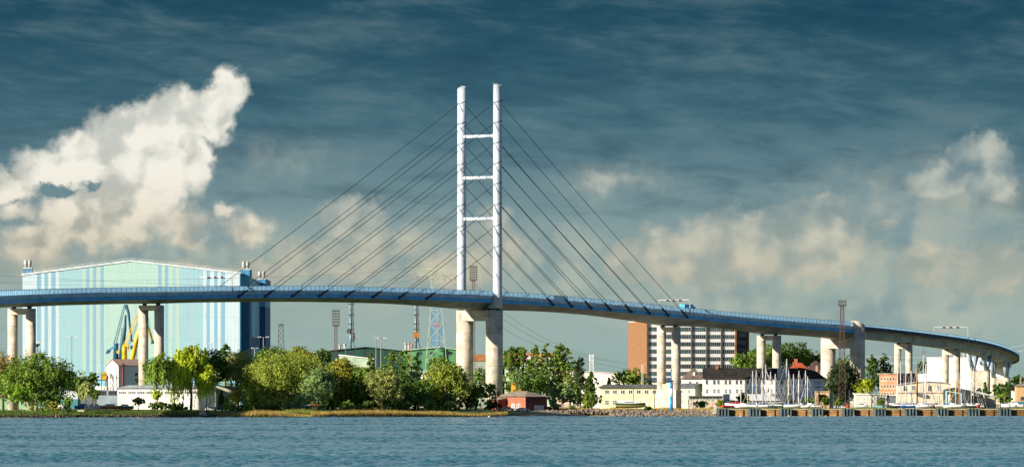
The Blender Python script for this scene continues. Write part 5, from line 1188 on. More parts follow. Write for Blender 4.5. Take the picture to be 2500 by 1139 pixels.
# ------------------------------------------------------------------ quay, fenders, rocks
QY = 2300.0
quay = thing('quay_wall', 'long timber planked quay wall on the right bank with grey steel sheet pile fenders', 'quay wall', (QX0, QY, 0))
M_log = mat('quay_timber', (.36,.20,.07), .85, .35, 1.2, stretch=(.6,1,6), stain=.3); M_sheet = mat('sheet_pile', (.10,.14,.15), .6, .35, .8, stretch=(2,2,.4)); M_cop = mat('quay_coping', (.40,.34,.26), .9, .2)
QL = 190.0
b = MB()
for k in range(5): b.tube([(4,-.25,.35+k*.5),(QL,-.25,.35+k*.5)], .20, 8)
b.build('timber_facing', M_log, quay)
b = MB(); b.box(0,QL,-.15,.6,-2.5,2.55); b.build('backing_wall', mat('backing_dark', (.05,.035,.02), .9), quay)
b = MB(); b.box(0,QL,-.7,1.0,2.55,2.86); b.build('coping', M_cop, quay)
x = 5.5; k = 0
fu = [1749+76.4*i for i in range(10)]
for u in fu:
    x0 = X_(u, QY)-QX0; b = MB(); pts = []; n = 0
    # corrugated sheet pile box standing proud of the wall
    zig = []; xx_ = x0
    while xx_ < x0+4.0:
        zig += [(xx_,-1.2),(xx_+.45,-1.2),(xx_+.6,-2.0),(xx_+1.05,-2.0)]; xx_ += 1.2
    zig.append((x0+4.2,-1.2)); 
    poly = zig+[(x0+4.2,-.3),(x0,-.3)]
    m_ = len(poly); b.add([(a,c_,-2) for a, c_ in poly]+[(a,c_,2.95) for a, c_ in poly], [tuple(range(m_)), tuple(range(2*m_-1,m_-1,-1))]+[(i,(i+1)%m_,(i+1)%m_+m_,i+m_) for i in range(m_)])
    b.build('fender', M_sheet, quay)
for i in range(int(QL/4)):
    b = MB(); x_ = 2.2+i*3.87; b.box(x_-.14,x_+.14,-.72,-.5,-.5,2.5); b.build('timber_post', mat('post_dark', (.07,.05,.035), .9), quay)

def rock(b, x, y, z, r, rng_):
    vs = []; base = [(0,0,1),(.85,0,.45),(.26,.81,.45),(-.69,.5,.45),(-.69,-.5,.45),(.26,-.81,.45),(.69,.5,-.45),(-.26,.81,-.45),(-.85,0,-.45),(-.26,-.81,-.45),(.69,-.5,-.45),(0,0,-1)]
    sx, sy, sz = rng_.uniform(.8,1.5), rng_.uniform(.7,1.1), rng_.uniform(.55,.95); an = rng_.uniform(0,6.28); c_, s_ = math.cos(an), math.sin(an)
    for a in base:
        q = rng_.uniform(.75,1.2); X0, Y0, Z0 = a[0]*sx*q, a[1]*sy*q, a[2]*sz*q
        vs.append((x+r*(X0*c_-Y0*s_*.6), y+r*(X0*s_+Y0*c_), z+r*(Z0+.25*X0*s_)))
    f_ = [(0,1,2),(0,2,3),(0,3,4),(0,4,5),(0,5,1),(1,6,2),(2,7,3),(3,8,4),(4,9,5),(5,10,1),(6,7,2),(7,8,3),(8,9,4),(9,10,5),(10,6,1),(11,7,6),(11,8,7),(11,9,8),(11,10,9),(11,6,10)]
    b.add(vs, f_)
R_ = random.Random(4)
M_rock = mat('riprap_stone', (.30,.25,.19), .9, .4, .9, bump=.3, island=.8)
b = MB()
for i in range(1500):
    u = R_.uniform(1385,1752); t_ = (u-1385)/365; x = X_(u, 2300); d = R_.uniform(0,1)**.8*(10-4*t_)+(5 if u < 1480 else 0)*(1-t_)
    if u < 1490: d = R_.uniform(9,15) ; 
    z0 = .05+min(2.3, d*.26) if u >= 1490 else 1.35+R_.uniform(-.2,.9)
    rock(b, x, 2298+d, z0, R_.uniform(.35,.85), R_)
for i in range(260):
    u = R_.uniform(1290,1420); x = X_(u, 2300); rock(b, x, 2296+R_.uniform(14,19), 1.7+R_.uniform(-.2,.5), R_.uniform(.25,.6), R_)
o = b.build('riprap_rocks', M_rock, None, fix=False); tag(o, 'bank of grey brown boulders along the shore left of the quay', 'rocks', kind='stuff')
b = MB()
for i in range(1500):
    u = R_.uniform(-20,640); Yb = shore(X_(u,2130)); x = X_(u, Yb); rock(b, x, Yb+R_.uniform(0,5), R_.uniform(.0,.8), R_.uniform(.15,.5), R_)
for i in range(500):
    u = R_.uniform(270,420) if i < 300 else R_.uniform(620,760); Yb = shore(X_(u,2130)); x = X_(u, Yb); rock(b, x, Yb+R_.uniform(6,12), R_.uniform(.8,1.3), R_.uniform(.15,.4), R_)
o = b.build('shore_stones', mat('dark_stone', (.12,.09,.065), .9, .4, 1.0, island=.7), None, fix=False); tag(o, 'dark wet stones and rubble along the left waterline', 'stones', kind='stuff')
for (u, Yb, r, lab, c_) in ((1563,2306,.95,'ochre boulder left of two pale ones near the quay end',(.50,.30,.10)),(1718,2303,1.0,'orange lichen boulder beside the first quay fender',(.52,.29,.09)),(1706,2303,1.2,'wide pale sandstone block next to the quay fender',(.55,.40,.24)),(1748,2301,1.5,'large grey boulder at the corner of the quay',(.40,.38,.33)),(497,0,1.3,'pale boulder on the dark shore left of the reeds',(.42,.36,.28))):
    Yb = Yb or shore(X_(u,2150))+3; b = MB(); rock(b, 0, 0, 0, r, R_); o = b.build('boulder', mat('boulder_'+str(u), c_, .9, .3, 1.0, bump=.3), None); o.location = (X_(u,Yb),Yb,gz(X_(u,Yb),Yb)+r*.5); tag(o, lab, 'boulder')

# ------------------------------------------------------------------ foliage
def blades(name, pts, hts, wid, m_, lean=.25, seed=1):
    r = np.random.default_rng(seed); n = len(pts); pts = np.asarray(pts, float); hts = np.asarray(hts, float)
    an = r.uniform(0, np.pi, n); dx_ = np.cos(an)*wid*r.uniform(.6,1.4,n); dy_ = np.sin(an)*wid*.5; lx = r.normal(0, lean, n)*hts; ly = r.normal(0, lean, n)*hts
    V = np.zeros((n,3,3)); V[:,0] = pts; V[:,0,0] -= dx_; V[:,0,1] -= dy_; V[:,1] = pts; V[:,1,0] += dx_; V[:,1,1] += dy_
    V[:,2] = pts; V[:,2,0] += lx; V[:,2,1] += ly; V[:,2,2] += hts
    return tri_mesh(name, V, m_)
def tri_mesh(name, V, m_, parent=None):
    n, k = V.shape[:2]; me = bpy.data.meshes.new(name); me.vertices.add(n*k); me.vertices.foreach_set('co', V.reshape(-1).astype(np.float32))
    me.loops.add(n*k); me.loops.foreach_set('vertex_index', np.arange(n*k, dtype=np.int32)); me.polygons.add(n)
    me.polygons.foreach_set('loop_start', np.arange(0, n*k, k, dtype=np.int32)); me.polygons.foreach_set('loop_total', np.full(n, k, np.int32)); me.update()
    me.materials.append(m_); o = bpy.data.objects.new(name, me); COL.objects.link(o); o.parent = parent; return o
def strip_pts(u0, u1, n, d0, d1, seed, rag=0):
    r = np.random.default_rng(seed); out_ = []
    for i in range(n):
        u = r.uniform(u0, u1); x = X_(u, 2180); d = r.uniform(d0, d1)+rag*math.sin(x*.31)*math.sin(x*.083+1); y = shore(x)+d; out_.append((X_(u,y), y, max(-.1,gz(x, y)-.05)))
    return out_
M_reed = mat('reed_straw', (.52,.37,.10), .85, .3, .4, island=.5, transl=.3); M_reedg = mat('reed_green', (.28,.33,.06), .85, .3, .4, island=.6, transl=.3)
rr = np.random.default_rng(3)
p_ = strip_pts(760,1238,15000,-3.5,3.0,1,1.2); h_ = [ (1.2+1.25*abs(math.sin(a[0]*.045+.6)))*rr.uniform(.65,1.1)*(1 if a[0] < -6 else 1.15) for a in p_]
tag(blades('reed_bed', p_, h_, .11, M_reed, .10), 'golden reed bed standing in the water below the trees in the centre', 'reeds', kind='stuff')
p_ = strip_pts(530,790,7000,-1.5,6,2,1.2); h_ = [rr.uniform(1.0,2.2)*(.7+.4*math.sin(a[0]*.2)) for a in p_]
tag(blades('reed_bed', p_, h_, .11, M_reed, .12), 'yellow reeds mixed with grass on the bank below the willow', 'reeds', kind='stuff')
p_ = strip_pts(390,860,12000,5,14,4,2); h_ = [rr.uniform(.6,1.5)*(.8+.5*math.sin(a[0]*.15)) for a in p_]
tag(blades('tall_grass', p_, h_, .14, M_reedg, .2), 'tall olive grass and weeds on the bank in front of the white building', 'grass', kind='stuff')
M_gr = mat('grass_green', (.11,.19,.025), .85, .3, .3, island=.6, transl=.3)
p_ = strip_pts(-20,450,15000,5,26,5); h_ = [rr.uniform(.2,.7)*(1+.6*math.sin(a[0]*.21)*math.sin(a[1]*.5)) for a in p_]
tag(blades('grass', p_, h_, .13, M_gr, .3), 'green lawn grass on the left bank', 'grass', kind='stuff')
p_ = strip_pts(760,1240,6000,3,12,9,1); h_ = [rr.uniform(.4,1.3) for a in p_]
tag(blades('grass', p_, h_, .13, mat('grass_dark', (.07,.12,.025), .85, .3, .3, island=.6, transl=.3), .25), 'dark green grass behind the golden reeds under the trees', 'grass', kind='stuff')
def land_pts(u0, u1, y0, y1, n, seed):
    r = np.random.default_rng(seed); o_ = []
    for i in range(n): u = r.uniform(u0,u1); y = r.uniform(y0,y1); x = X_(u,y); o_.append((x,y,gz(x,y)-.03))
    return o_
p_ = land_pts(1765,2500,2303,2340,9000,6); h_ = [rr.uniform(.1,.7)*(1+.6*math.sin(a[0]*.2)) for a in p_]
tag(blades('grass', p_, h_, .12, M_reedg, .3), 'rough yellow green grass on the quay around the boats', 'grass', kind='stuff')
p_ = land_pts(1225,1760,2318,2345,7000,7); h_ = [rr.uniform(.2,1.0)*(1+.5*math.sin(a[0]*.35)) for a in p_]
tag(blades('grass', p_, h_, .12, M_reed, .3), 'dry straw coloured grass between the red house and the pier', 'grass', kind='stuff')

GREEN = {  # (base, variation colour)
 'mid': ((.12,.19,.022), (.065,.115,.016)), 'dark': ((.065,.12,.018), (.036,.07,.013)), 'bright': ((.15,.26,.018), (.08,.16,.012)), 'yellow': ((.30,.36,.018), (.17,.24,.012)),
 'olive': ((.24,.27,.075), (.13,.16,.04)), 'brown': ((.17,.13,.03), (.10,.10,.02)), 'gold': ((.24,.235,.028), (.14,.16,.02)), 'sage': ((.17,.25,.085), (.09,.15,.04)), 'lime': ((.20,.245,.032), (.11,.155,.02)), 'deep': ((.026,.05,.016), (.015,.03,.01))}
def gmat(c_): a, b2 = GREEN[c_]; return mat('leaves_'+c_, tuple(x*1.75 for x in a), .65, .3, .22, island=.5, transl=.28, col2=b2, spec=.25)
M_bark = mat('bark', (.13,.10,.07), .9, .35, 1.5); M_barkp = mat('bark_pale', (.38,.34,.26), .9, .3, 1.5)
def leafcloud(C, Rr, cnt, size, rg, flat=.0, vertical=False, nd=None):
    """leaf-sized quads clustered in twigs through ellipsoid lobes; C (k,3), Rr (k,3)"""
    k = len(C); out_ = []
    per = max(12, cnt//k)
    for i in range(k):
        nc = max(3, per//14)
        d = rg.normal(size=(nc,3)); d /= np.linalg.norm(d, axis=1)[:,None]
        rad = rg.uniform(.35, 1.0, nc)**.45
        cc_ = C[i]+d*Rr[i]*rad[:,None]
        m_ = 14; P_ = np.repeat(cc_, m_, 0)+rg.normal(size=(nc*m_,3))*np.min(Rr[i])*rg.uniform(.09,.2)
        nrm = np.repeat(d, m_, 0)+rg.normal(size=(nc*m_,3))*.65+np.array([0,0,.25])
        out_.append((P_, nrm))
    P_ = np.concatenate([a for a, _ in out_]); N_ = np.concatenate([a for _, a in out_]); N_ /= np.linalg.norm(N_, axis=1)[:,None]
    return P_, N_
def leafquads(P_, N_, size, rg, aspect=1.5, hang=False):
    n = len(P_); 
    ref = rg.normal(size=(n,3)) if not hang else np.tile([0,0,1.0], (n,1))+rg.normal(size=(n,3))*.25
    A = np.cross(N_, ref); A /= (np.linalg.norm(A, axis=1)[:,None]+1e-9); B = np.cross(N_, A)
    s_ = size*rg.uniform(.55,1.4,n)[:,None]; a = A*s_*.5; b_ = B*s_*.5*aspect
    V = np.stack([P_-b_, P_+a*.95, P_+b_, P_-a*.95], 1); return V
def tree(name, label, u, vt, vb, wpx, Y, kind='round', col_='mid', seed=0, group=None, dens=1.0, lsz=.58, trunk=True, cat='tree', bark=None, lean=0, lobes=None):
    rg = np.random.default_rng(seed+17); x = X_(u, Y); zg = gz(x, Y); s = F/Y
    t = thing(name, label, cat, (x, Y, zg-.05), 0, group)
    h = (Z_(vt, Y)-zg); w = wpx/s; zb = max(0.0, Z_(vb, Y)-zg)
    C = []; Rr = []
    hh = h-zb
    if kind == 'round':
        n = 26
        for i in range(n):
            d = rg.normal(size=3); d /= np.linalg.norm(d); d[2] = abs(d[2])*1.0 if rg.random() < .62 else d[2]
            q = rg.uniform(.60,.84); C.append((d[0]*w/2*q, d[1]*w/2*q, zb+hh*.48+d[2]*hh/2*q)); r = rg.uniform(.17,.27)*w; Rr.append((r, r, min(r, hh*.30)*rg.uniform(.8,1.1)))
        for i in range(5): C.append((rg.normal()*w*.12, rg.normal()*w*.12, zb+hh*rg.uniform(.3,.65))); Rr.append((w*.26,w*.26,hh*.2))
    elif kind == 'poplar':
        n = 40
        for i in range(n):
            f_ = (i+.5)/n; prof = math.sin(math.pi*min(1, f_*.86+.12))**.65; an = rg.uniform(0,6.28); q = rg.uniform(.2,.72)
            C.append((math.cos(an)*w/2*prof*q*1.2, math.sin(an)*w/2*prof*q, zb+hh*(f_*.93+.03)+rg.normal()*hh*.03)); r = w*rg.uniform(.15,.27)*max(.5,prof); Rr.append((r,r,r*1.35))
    elif kind == 'conifer':
        n = 22
        for i in range(n):
            f_ = (i+.5)/n; an = rg.uniform(0,6.28); q = rg.uniform(.2,.7)*(1-f_*.9); C.append((math.cos(an)*w/2*q, math.sin(an)*w/2*q, zb+hh*(f_*.9+.04))); r = w*.25*(1.08-f_*.9); Rr.append((r,r,r*.8))
    elif kind == 'bush':
        n = 18
        for i in range(n):
            an = rg.uniform(0,6.28); q = rg.uniform(.2,.75); zz = rg.uniform(.15,.85)**.8; k_ = math.sqrt(max(.1,1-zz*zz*.8)); C.append((math.cos(an)*w/2*q*k_, math.sin(an)*w/2*q*k_*.8, zb+hh*zz*.85)); r = rg.uniform(.18,.28)*w; Rr.append((r,r,min(r,hh*.34)))
    elif kind == 'willow':
        n = 24
        for i in range(n):
            d = rg.normal(size=3); d /= np.linalg.norm(d); d[2] = abs(d[2]); q = rg.uniform(.5,.8)
            C.append((d[0]*w/2*q, d[1]*w/2*q, zb+hh*.50+d[2]*hh*.46*q)); r = rg.uniform(.15,.24)*w; Rr.append((r,r,r*.8))
    if lobes:
        for (lu, lv, lw, lh) in lobes: C.append((X_(lu,Y)-x, rg.uniform(-1,1), Z_(lv,Y)-zg)); Rr.append((lw/s/2, lw/s/2, lh/s/2))
    C = np.array(C); Rr = np.array(Rr)
    area = w*hh; cnt = int(dens*area*30/(lsz*1.9)**2)
    cnt = max(700, min(cnt, 60000))
    P_, N_ = leafcloud(C, Rr, cnt, lsz, rg)
    V = leafquads(P_, N_, lsz, rg)
    if kind == 'willow':
        ns = int(cnt/16); idx = rg.integers(0, len(C), ns); d = rg.normal(size=(ns,3)); d /= np.linalg.norm(d,axis=1)[:,None]; st_ = C[idx]+d*Rr[idx]*.95
        outw = np.clip(np.hypot(st_[:,0], st_[:,1])/(w/2), .25, 1.1)
        Ls = rg.uniform(.2,.62,ns)*hh*outw; Ls = np.minimum(Ls, np.maximum(.5, st_[:,2]-zb*.6)); m_ = 12
        tt = np.tile(np.linspace(0,1,m_), ns); base = np.repeat(st_, m_, 0); L_ = np.repeat(Ls, m_)
        sway = np.repeat(rg.normal(size=(ns,2))*.5, m_, 0)
        PP = base.copy(); PP[:,2] -= tt*L_; PP[:,:2] += sway*tt[:,None]+base[:,:2]*.05*tt[:,None]+rg.normal(size=(len(PP),2))*.16
        NN = np.stack([base[:,0]/w, base[:,1]/w-.4, np.full(len(PP),.15)],1)+rg.normal(size=(len(PP),3))*.35; NN /= np.linalg.norm(NN,axis=1)[:,None]
        V = np.concatenate([V, leafquads(PP, NN, lsz*.8, rg, 2.6, True)])
    if lean: V[:,:,0] += V[:,:,2]*lean
    V[:,:,2] = np.maximum(V[:,:,2], .02)
    tri_mesh('crown', V, gmat(col_), t)
    if trunk:
        b = MB(); tr = max(.14, min(.55, w*.028)); zf = zb+hh*.55
        pts = [(0,0,-.2),(rg.normal()*.2,rg.normal()*.2,zf*.4),(rg.normal()*.4,rg.normal()*.3,zf),(rg.normal()*.5,rg.normal()*.4,zb+hh*.85)]
        b.tube(pts, [tr*1.25,tr,tr*.6,tr*.15], 7)
        sel = rg.choice(len(C), min(9,len(C)), replace=False)
        for i in sel:
            z0 = zf*rg.uniform(.35,.95); q = C[i]; mid = (q[0]*.5, q[1]*.5, z0+(q[2]-z0)*.6); b.tube([(0,0,z0), mid, tuple(q)], [tr*.5,tr*.32,tr*.1], 5)
        b.build('trunk', bark or M_bark, t, fix=False)
    return t
B_ = 'trees on the left bank'; C_ = 'trees in the middle bank wood'; D_ = 'poplars behind the brick house'; E_ = 'trees behind the white house'
TR = [
 ('tree','sage green thicket closing the gap between huge willow and gold willow',800,905,1003,60,2235,'bush','mid',dict(group=C_)),
 ('tree','olive thicket between olive willow and huge willow',622,905,985,60,2245,'round','mid',dict(group=C_)),
 ('tree','green thicket behind the gnarled willow crown',968,905,985,80,2300,'round','mid',dict(group=C_)),
 ('tree','dark backing tree behind the weeping willows',870,905,1000,120,2330,'round','dark',dict(group=C_)),
 ('tree','dark green backing tree left of the huge willow top',640,880,985,80,2320,'round','dark',dict(group=C_)),
 ('tree','dark thicket at the foot of the left pylon column',1150,955,1005,46,2280,'bush','dark',dict(group=C_)),
 ('shrub','low green bush at the reeds under the huge willow, left part',672,972,1006,70,2190,'bush','lime',dict(cat='shrub',group='low bushes behind the reeds')),
 ('shrub','low sage bush at the reeds left of the canoe rack',722,975,1006,50,2195,'bush','sage',dict(cat='shrub',group='low bushes behind the reeds')),
 ('shrub','low green bush at the reeds under the golden willow',838,975,1006,70,2205,'bush','mid',dict(cat='shrub',group='low bushes behind the reeds')),
 ('shrub','low dark green bush at the reeds left of the gnarled trunk',890,978,1006,60,2210,'bush','dark',dict(cat='shrub',group='low bushes behind the reeds')),
 ('shrub','low dark green bush at the reeds right of the gnarled trunk',985,976,1006,80,2225,'bush','dark',dict(cat='shrub',group='low bushes behind the reeds')),
 ('shrub','low mid green bush at the reeds left of the bright maple',1045,972,1006,60,2240,'bush','mid',dict(cat='shrub',group='low bushes behind the reeds')),
 ('shrub','low green bush at the foot of the bright maple',1100,978,1006,60,2250,'bush','mid',dict(cat='shrub',group='low bushes behind the reeds')),
 ('willow_tree','olive green willow between the olive willow and the huge one',628,885,1000,80,2232,'round','lime',dict(group=C_)),
 ('tree','mid green tree between the golden and the gnarled willow',893,898,1000,80,2262,'round','mid',dict(group=C_)),
 # name, label, u, vtop, vcrownbase, w, Y, kind, colour, kw
 ('birch','dark brownish birch at the far left edge behind the willow',8,860,975,90,2172,'round','brown',dict(group=B_,dens=.9)),
 ('willow_tree','big grey green willow with pale branches below the left bridge pier',88,872,998,178,2158,'round','mid',dict(group=B_,bark=M_barkp,dens=1.3,lobes=[(40,905,60,40),(130,915,60,40),(95,868,34,14),(60,945,90,50),(110,945,80,50)])),
 ('tree','dark tree clump low behind the maple in the left willow shade',118,935,985,85,2150,'bush','dark',dict(group=B_)),
 ('maple_tree','small bright green maple in front of the green shed at left',44,938,985,58,2135,'round','bright',dict(group=B_,dens=.8,lsz=.55)),
 ('tree','dark green tree behind the white tripod mast',163,900,965,46,2480,'round','dark',dict(group=B_)),
 ('tree','round yellow green tree behind the small weeping willow',190,905,975,66,2420,'round','mid',dict(group=B_)),
 ('tree','small dark round tree left of the warehouse platform',226,908,955,34,2440,'round','dark',dict(group=B_)),
 ('weeping_willow','small pale weeping willow hanging over the white hall at left',209,929,974,46,2240,'willow','olive',dict(group=B_,lsz=.4)),
 ('tree','dark bush beside the small weeping willow',232,946,975,30,2238,'bush','dark',dict(group=B_)),
 ('shrub','rounded fresh green bush in front of the boathouse',167,966,990,28,2128,'bush','bright',dict(cat='shrub',lsz=.4)),
 ('shrub','brownish bush on the waterline left of the bench',131,977,1003,30,2117,'bush','gold',dict(cat='shrub',lsz=.4)),
 ('shrub','dark low shrub on the bank below the rounded fresh green bush',165,986,1003,22,2118,'bush','dark',dict(cat='shrub',lsz=.4)),
 ('tree','half round dark tree between the slim pier and the yellow willow',395,858,962,92,2233,'willow','mid',dict(group=B_)),
 ('tree','small dark tree at the right wall of the warehouse',344,912,945,26,2350,'round','dark',dict(group=B_,dens=.7)),
 ('weeping_willow','large glowing yellow green weeping willow in front of the white building',466,846,985,108,2172,'willow','yellow',dict(group=B_,dens=1.1,lobes=[(450,862,50,30),(480,858,50,30)])),
 ('weeping_willow','smaller bright weeping willow right in front of the beige shed',503,900,985,44,2165,'willow','yellow',dict(group=B_,lsz=.42)),
 ('tree','dark green tree behind the large yellow willow',512,848,955,92,2248,'round','dark',dict(group=B_)),
 ('poplar','dark spiky poplar tops above the olive willow',551,839,920,50,2420,'poplar','dark',dict(group=B_)),
 ('willow_tree','pale olive willow with open crown under the hall corner',580,853,985,112,2260,'round','olive',dict(group=C_,dens=.85,lsz=.42)),
 ('tree','dark green leafy tree group below the lattice stub',668,842,960,110,2420,'round','dark',dict(group=C_,dens=1.2)),
 ('tree','dark green tree left of the lattice stub over the olive willow',632,862,940,60,2400,'round','dark',dict(group=C_)),
 ('tree','dark tree top behind the brownish crown',728,843,915,60,2450,'round','dark',dict(group=C_)),
 ('tree','brownish gold crown behind the huge green willow',738,852,935,85,2390,'round','gold',dict(group=C_)),
 ('tree','dark green top right of the brownish crown',783,848,920,60,2440,'round','dark',dict(group=C_)),
 ('willow_tree','huge rounded light green willow in the middle of the left bank',708,866,1008,205,2225,'round','lime',dict(group=C_,dens=1.25,lsz=.42,lobes=[(655,925,70,70),(640,960,70,60),(760,905,90,70),(680,980,90,40),(620,975,50,40)])),
 ('willow_tree','grey green willow leaning over the reeds right of the huge willow',778,893,1003,80,2205,'round','sage',dict(group=C_,lsz=.42)),
 ('willow_tree','small sage willow at the water beside the blue boat',745,950,1004,60,2195,'bush','sage',dict(group=C_,lsz=.4)),
 ('weeping_willow','olive gold weeping willow with thin trunks right of centre left',842,863,1000,105,2250,'willow','gold',dict(group=C_,bark=M_barkp)),
 ('weeping_willow','dim green weeping willow between the two olive ones',893,890,1000,90,2240,'willow','mid',dict(group=C_)),
 ('willow_tree','olive willow with gnarled trunk standing at the reeds',935,893,1000,95,2228,'round','olive',dict(group=C_,dens=.9,lsz=.42)),
 ('tree','pale golden crown below the twin lamp masts',926,893,960,60,2300,'round','gold',dict(group=C_)),
 ('poplar','tall open poplar in front of the dark green hall',957,853,945,46,2420,'poplar','mid',dict(group=C_,dens=.7)),
 ('poplar','tall open poplar left of the power pylon',988,851,945,46,2430,'poplar','mid',dict(group=C_,dens=.7)),
 ('poplar','small airy poplar leaning at the left foot of the power pylon',1018,858,930,30,2440,'poplar','dark',dict(group=C_,dens=.6)),
 ('poplar','low poplar tip in front of the dark hall gable',905,860,920,20,2440,'poplar','mid',dict(group=C_,dens=.6)),
 ('tree','sage tree in front of the white store left of the bright maple',1000,905,985,70,2330,'round','sage',dict(group=C_,dens=.8)),
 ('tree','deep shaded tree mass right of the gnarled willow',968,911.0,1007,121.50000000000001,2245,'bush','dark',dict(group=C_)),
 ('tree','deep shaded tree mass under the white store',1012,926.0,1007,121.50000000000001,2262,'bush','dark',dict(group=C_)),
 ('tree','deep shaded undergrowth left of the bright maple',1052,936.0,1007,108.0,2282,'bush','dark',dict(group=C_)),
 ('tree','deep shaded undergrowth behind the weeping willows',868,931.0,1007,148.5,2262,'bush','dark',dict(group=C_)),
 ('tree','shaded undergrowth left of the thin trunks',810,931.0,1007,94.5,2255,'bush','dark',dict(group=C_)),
 ('maple_tree','bright yellow green maple in front of the left pylon column',1088,880,1000,112,2272,'round','lime',dict(group=C_,dens=.95,lsz=.55)),
 ('tree','dark right half crown beside the bright maple',1122,900,1000,62,2278,'round','dark',dict(group=C_,dens=.8)),
 ('tree','small open crowned dark tree between the pylon columns',1160,930,1000,46,2284,'round','mid',dict(group=C_,dens=.6)),
 ('tree','young tree with sparse light leaves in front of the right pylon column',1196,926,998,38,2284,'round','mid',dict(group=C_,dens=.55)),
 ('tree','mid green tree top in front of the power pylon foot',1072,868,930,54,2420,'round','mid',dict(group=C_,dens=.8)),
 ('tree','narrow green tree seen between the pylon columns',1172,893,965,34,2480,'round','mid',dict(group=C_,dens=.7)),
 ('shrub','low dark bush at the right end of the reeds',1205,978,1004,50,2284,'bush','deep',dict(cat='shrub')),
 ('poplar','first poplar of the row touching the big right pylon column',1245,842,958,60,2620,'poplar','mid',dict(group=D_,dens=.8)),
 ('poplar','second poplar of the row from the pylon with wide top',1276,843,958,60,2620,'poplar','mid',dict(group=D_,dens=.8)),
 ('poplar','third poplar of the row with gap over the orange wall',1307,842,958,56,2620,'poplar','mid',dict(group=D_,dens=.75)),
 ('poplar','fourth poplar of the row slightly lower than its right neighbour',1334,845,958,52,2620,'poplar','mid',dict(group=D_,dens=.75)),
 ('poplar','broadest and rightmost tall poplar of the row',1372,840,958,76,2620,'poplar','mid',dict(group=D_,dens=1.0)),
 ('tree','dense dark lower tree behind the brick house',1300,905,965,120,2600,'bush','dark',dict(group=D_)),
 ('tree','pale lit sage bush among the poplar trunks',1262,895,945,40,2585,'bush','sage',dict(group=D_,dens=.6)),
 ('tree','very dark slim tree between the poplars and the birch',1417,874,985,56,2570,'poplar','deep',dict(group=D_,dens=1.0)),
 ('birch','slender conical birch left of the pale yellow building',1443,902,985,58,2535,'conifer','dark',dict(group=D_,dens=1.5,lobes=[(1440,960,34,50),(1448,930,24,30)])),
 ('tree','light green young tree behind the fence, left one',1350,925,990,44,2370,'poplar','sage',dict(group=D_,dens=1.0)),
 ('tree','light green young tree behind the fence, middle one',1376,935,990,54,2365,'round','sage',dict(group=D_,dens=1.0)),
 ('tree','light green young tree behind the fence, right one',1400,932,990,42,2372,'poplar','mid',dict(group=D_,dens=1.0)),
 ('shrub','bright green pointed bush below the birch',1430,950,996,34,2350,'conifer','lime',dict(cat='shrub',dens=1.3)),
 ('tree','full round green tree behind the pale yellow building',1540,903,950,92,2640,'round','mid',dict(dens=1.1,lobes=[(1510,925,40,26)])),
 ('conifer','tiny dark conifer left of the full round tree',1487,920,945,14,2640,'conifer','dark',dict()),
 ('conifer','tiny dark conifer top right of the full round tree',1588,926,945,12,2640,'conifer','dark',dict()),
 ('tree','large green tree at the right end of the office tower',1826,862,905,84,2740,'round','mid',dict(group=E_,dens=1.1)),
 ('tree','large green tree between the two columns of the pier in front',1872,845,905,90,2750,'round','mid',dict(group=E_,dens=1.1)),
 ('tree','tallest dark green tree right of the middle pier',1928,837,905,100,2760,'round','dark',dict(group=E_,dens=1.1)),
 ('tree','dark green tree left of the thick pier',1982,862,905,84,2770,'round','dark',dict(group=E_,dens=1.1)),
 ('tree','green tree top seen inside the opening of the thick pier',2062,866,930,50,2790,'round','mid',dict(dens=.9)),
 ('ivy_tree','very dark ivy covered tree behind the rusty floodlight mast',2056,884,996,88,2470,'round','deep',dict(dens=1.5,cat='tree')),
 ('willow_tree','round bright yellow green willow right of the thick pier',2108,921,968,58,2500,'willow','yellow',dict(lsz=.42,dens=1.1)),
 ('tree','large dark green tree left of the red building',2130,867,945,44,2660,'poplar','dark',dict(dens=1.1)),
 ('tree','large dark green twin top tree behind the red building',2158,868,950,48,2665,'poplar','dark',dict(dens=1.1)),
 ('tree','hazy green tree left of the white block',2256,880,912,34,3000,'round','dark',dict(dens=.9)),
 ('conifer','pointed dark conifer in front of the viaduct piers',2405,930,972,32,2500,'conifer','dark',dict(dens=1.2)),
 ('tree','dark bush like tree below the last viaduct pier',2443,934,975,44,2500,'round','dark',dict(dens=1.1)),
 ('tree','dark tree left of the tan brick house',2474,924,960,40,2520,'round','dark',dict(dens=1.0)),
 ('tree','sparse dark twiggy tree top above the tan brick house',2486,918,936,26,2530,'round','dark',dict(dens=.5)),
 ('shrub','spreading bright green shrub behind the blue mesh fence',2448,961,982,50,2440,'bush','mid',dict(cat='shrub')),
 ('tree','thin tree tips above the right edge of the flat low shed',2392,945,975,20,2520,'round','dark',dict(dens=.7)),
 ('shrub','rounded yellow lit shrub right of the beige shed',578,940,985,40,2215,'bush','gold',dict(cat='shrub')),
 ('shrub','yellow green shrub at the foot of the olive willow',625,945,995,60,2200,'bush','lime',dict(cat='shrub')),
 ('shrub','slender bright green sapling on the bank, leftmost of two',553,965,1000,20,2165,'conifer','bright',dict(cat='shrub',dens=1.2)),
 ('shrub','taller bright green sapling bush on the bank below the olive willow',605,966,1002,26,2168,'conifer','bright',dict(cat='shrub',dens=1.3)),
 ('shrub','dark small tree in front of the blue roller door',541,952,985,18,2180,'conifer','dark',dict(cat='shrub')),
 ('shrub','low dark hedge on the bank under the olive willow',590,988,1004,70,2178,'bush','dark',dict(cat='shrub')),
 ('shrub','low dark hedge on the bank left of the reeds',655,990,1005,70,2186,'bush','dark',dict(cat='shrub')),
 ('shrub','long low green scrub in front of the white building',430,981,1002,90,2150,'bush','mid',dict(cat='shrub')),
 ('shrub','dark weedy scrub left of the long low scrub',385,980,1000,50,2152,'bush','dark',dict(cat='shrub')),
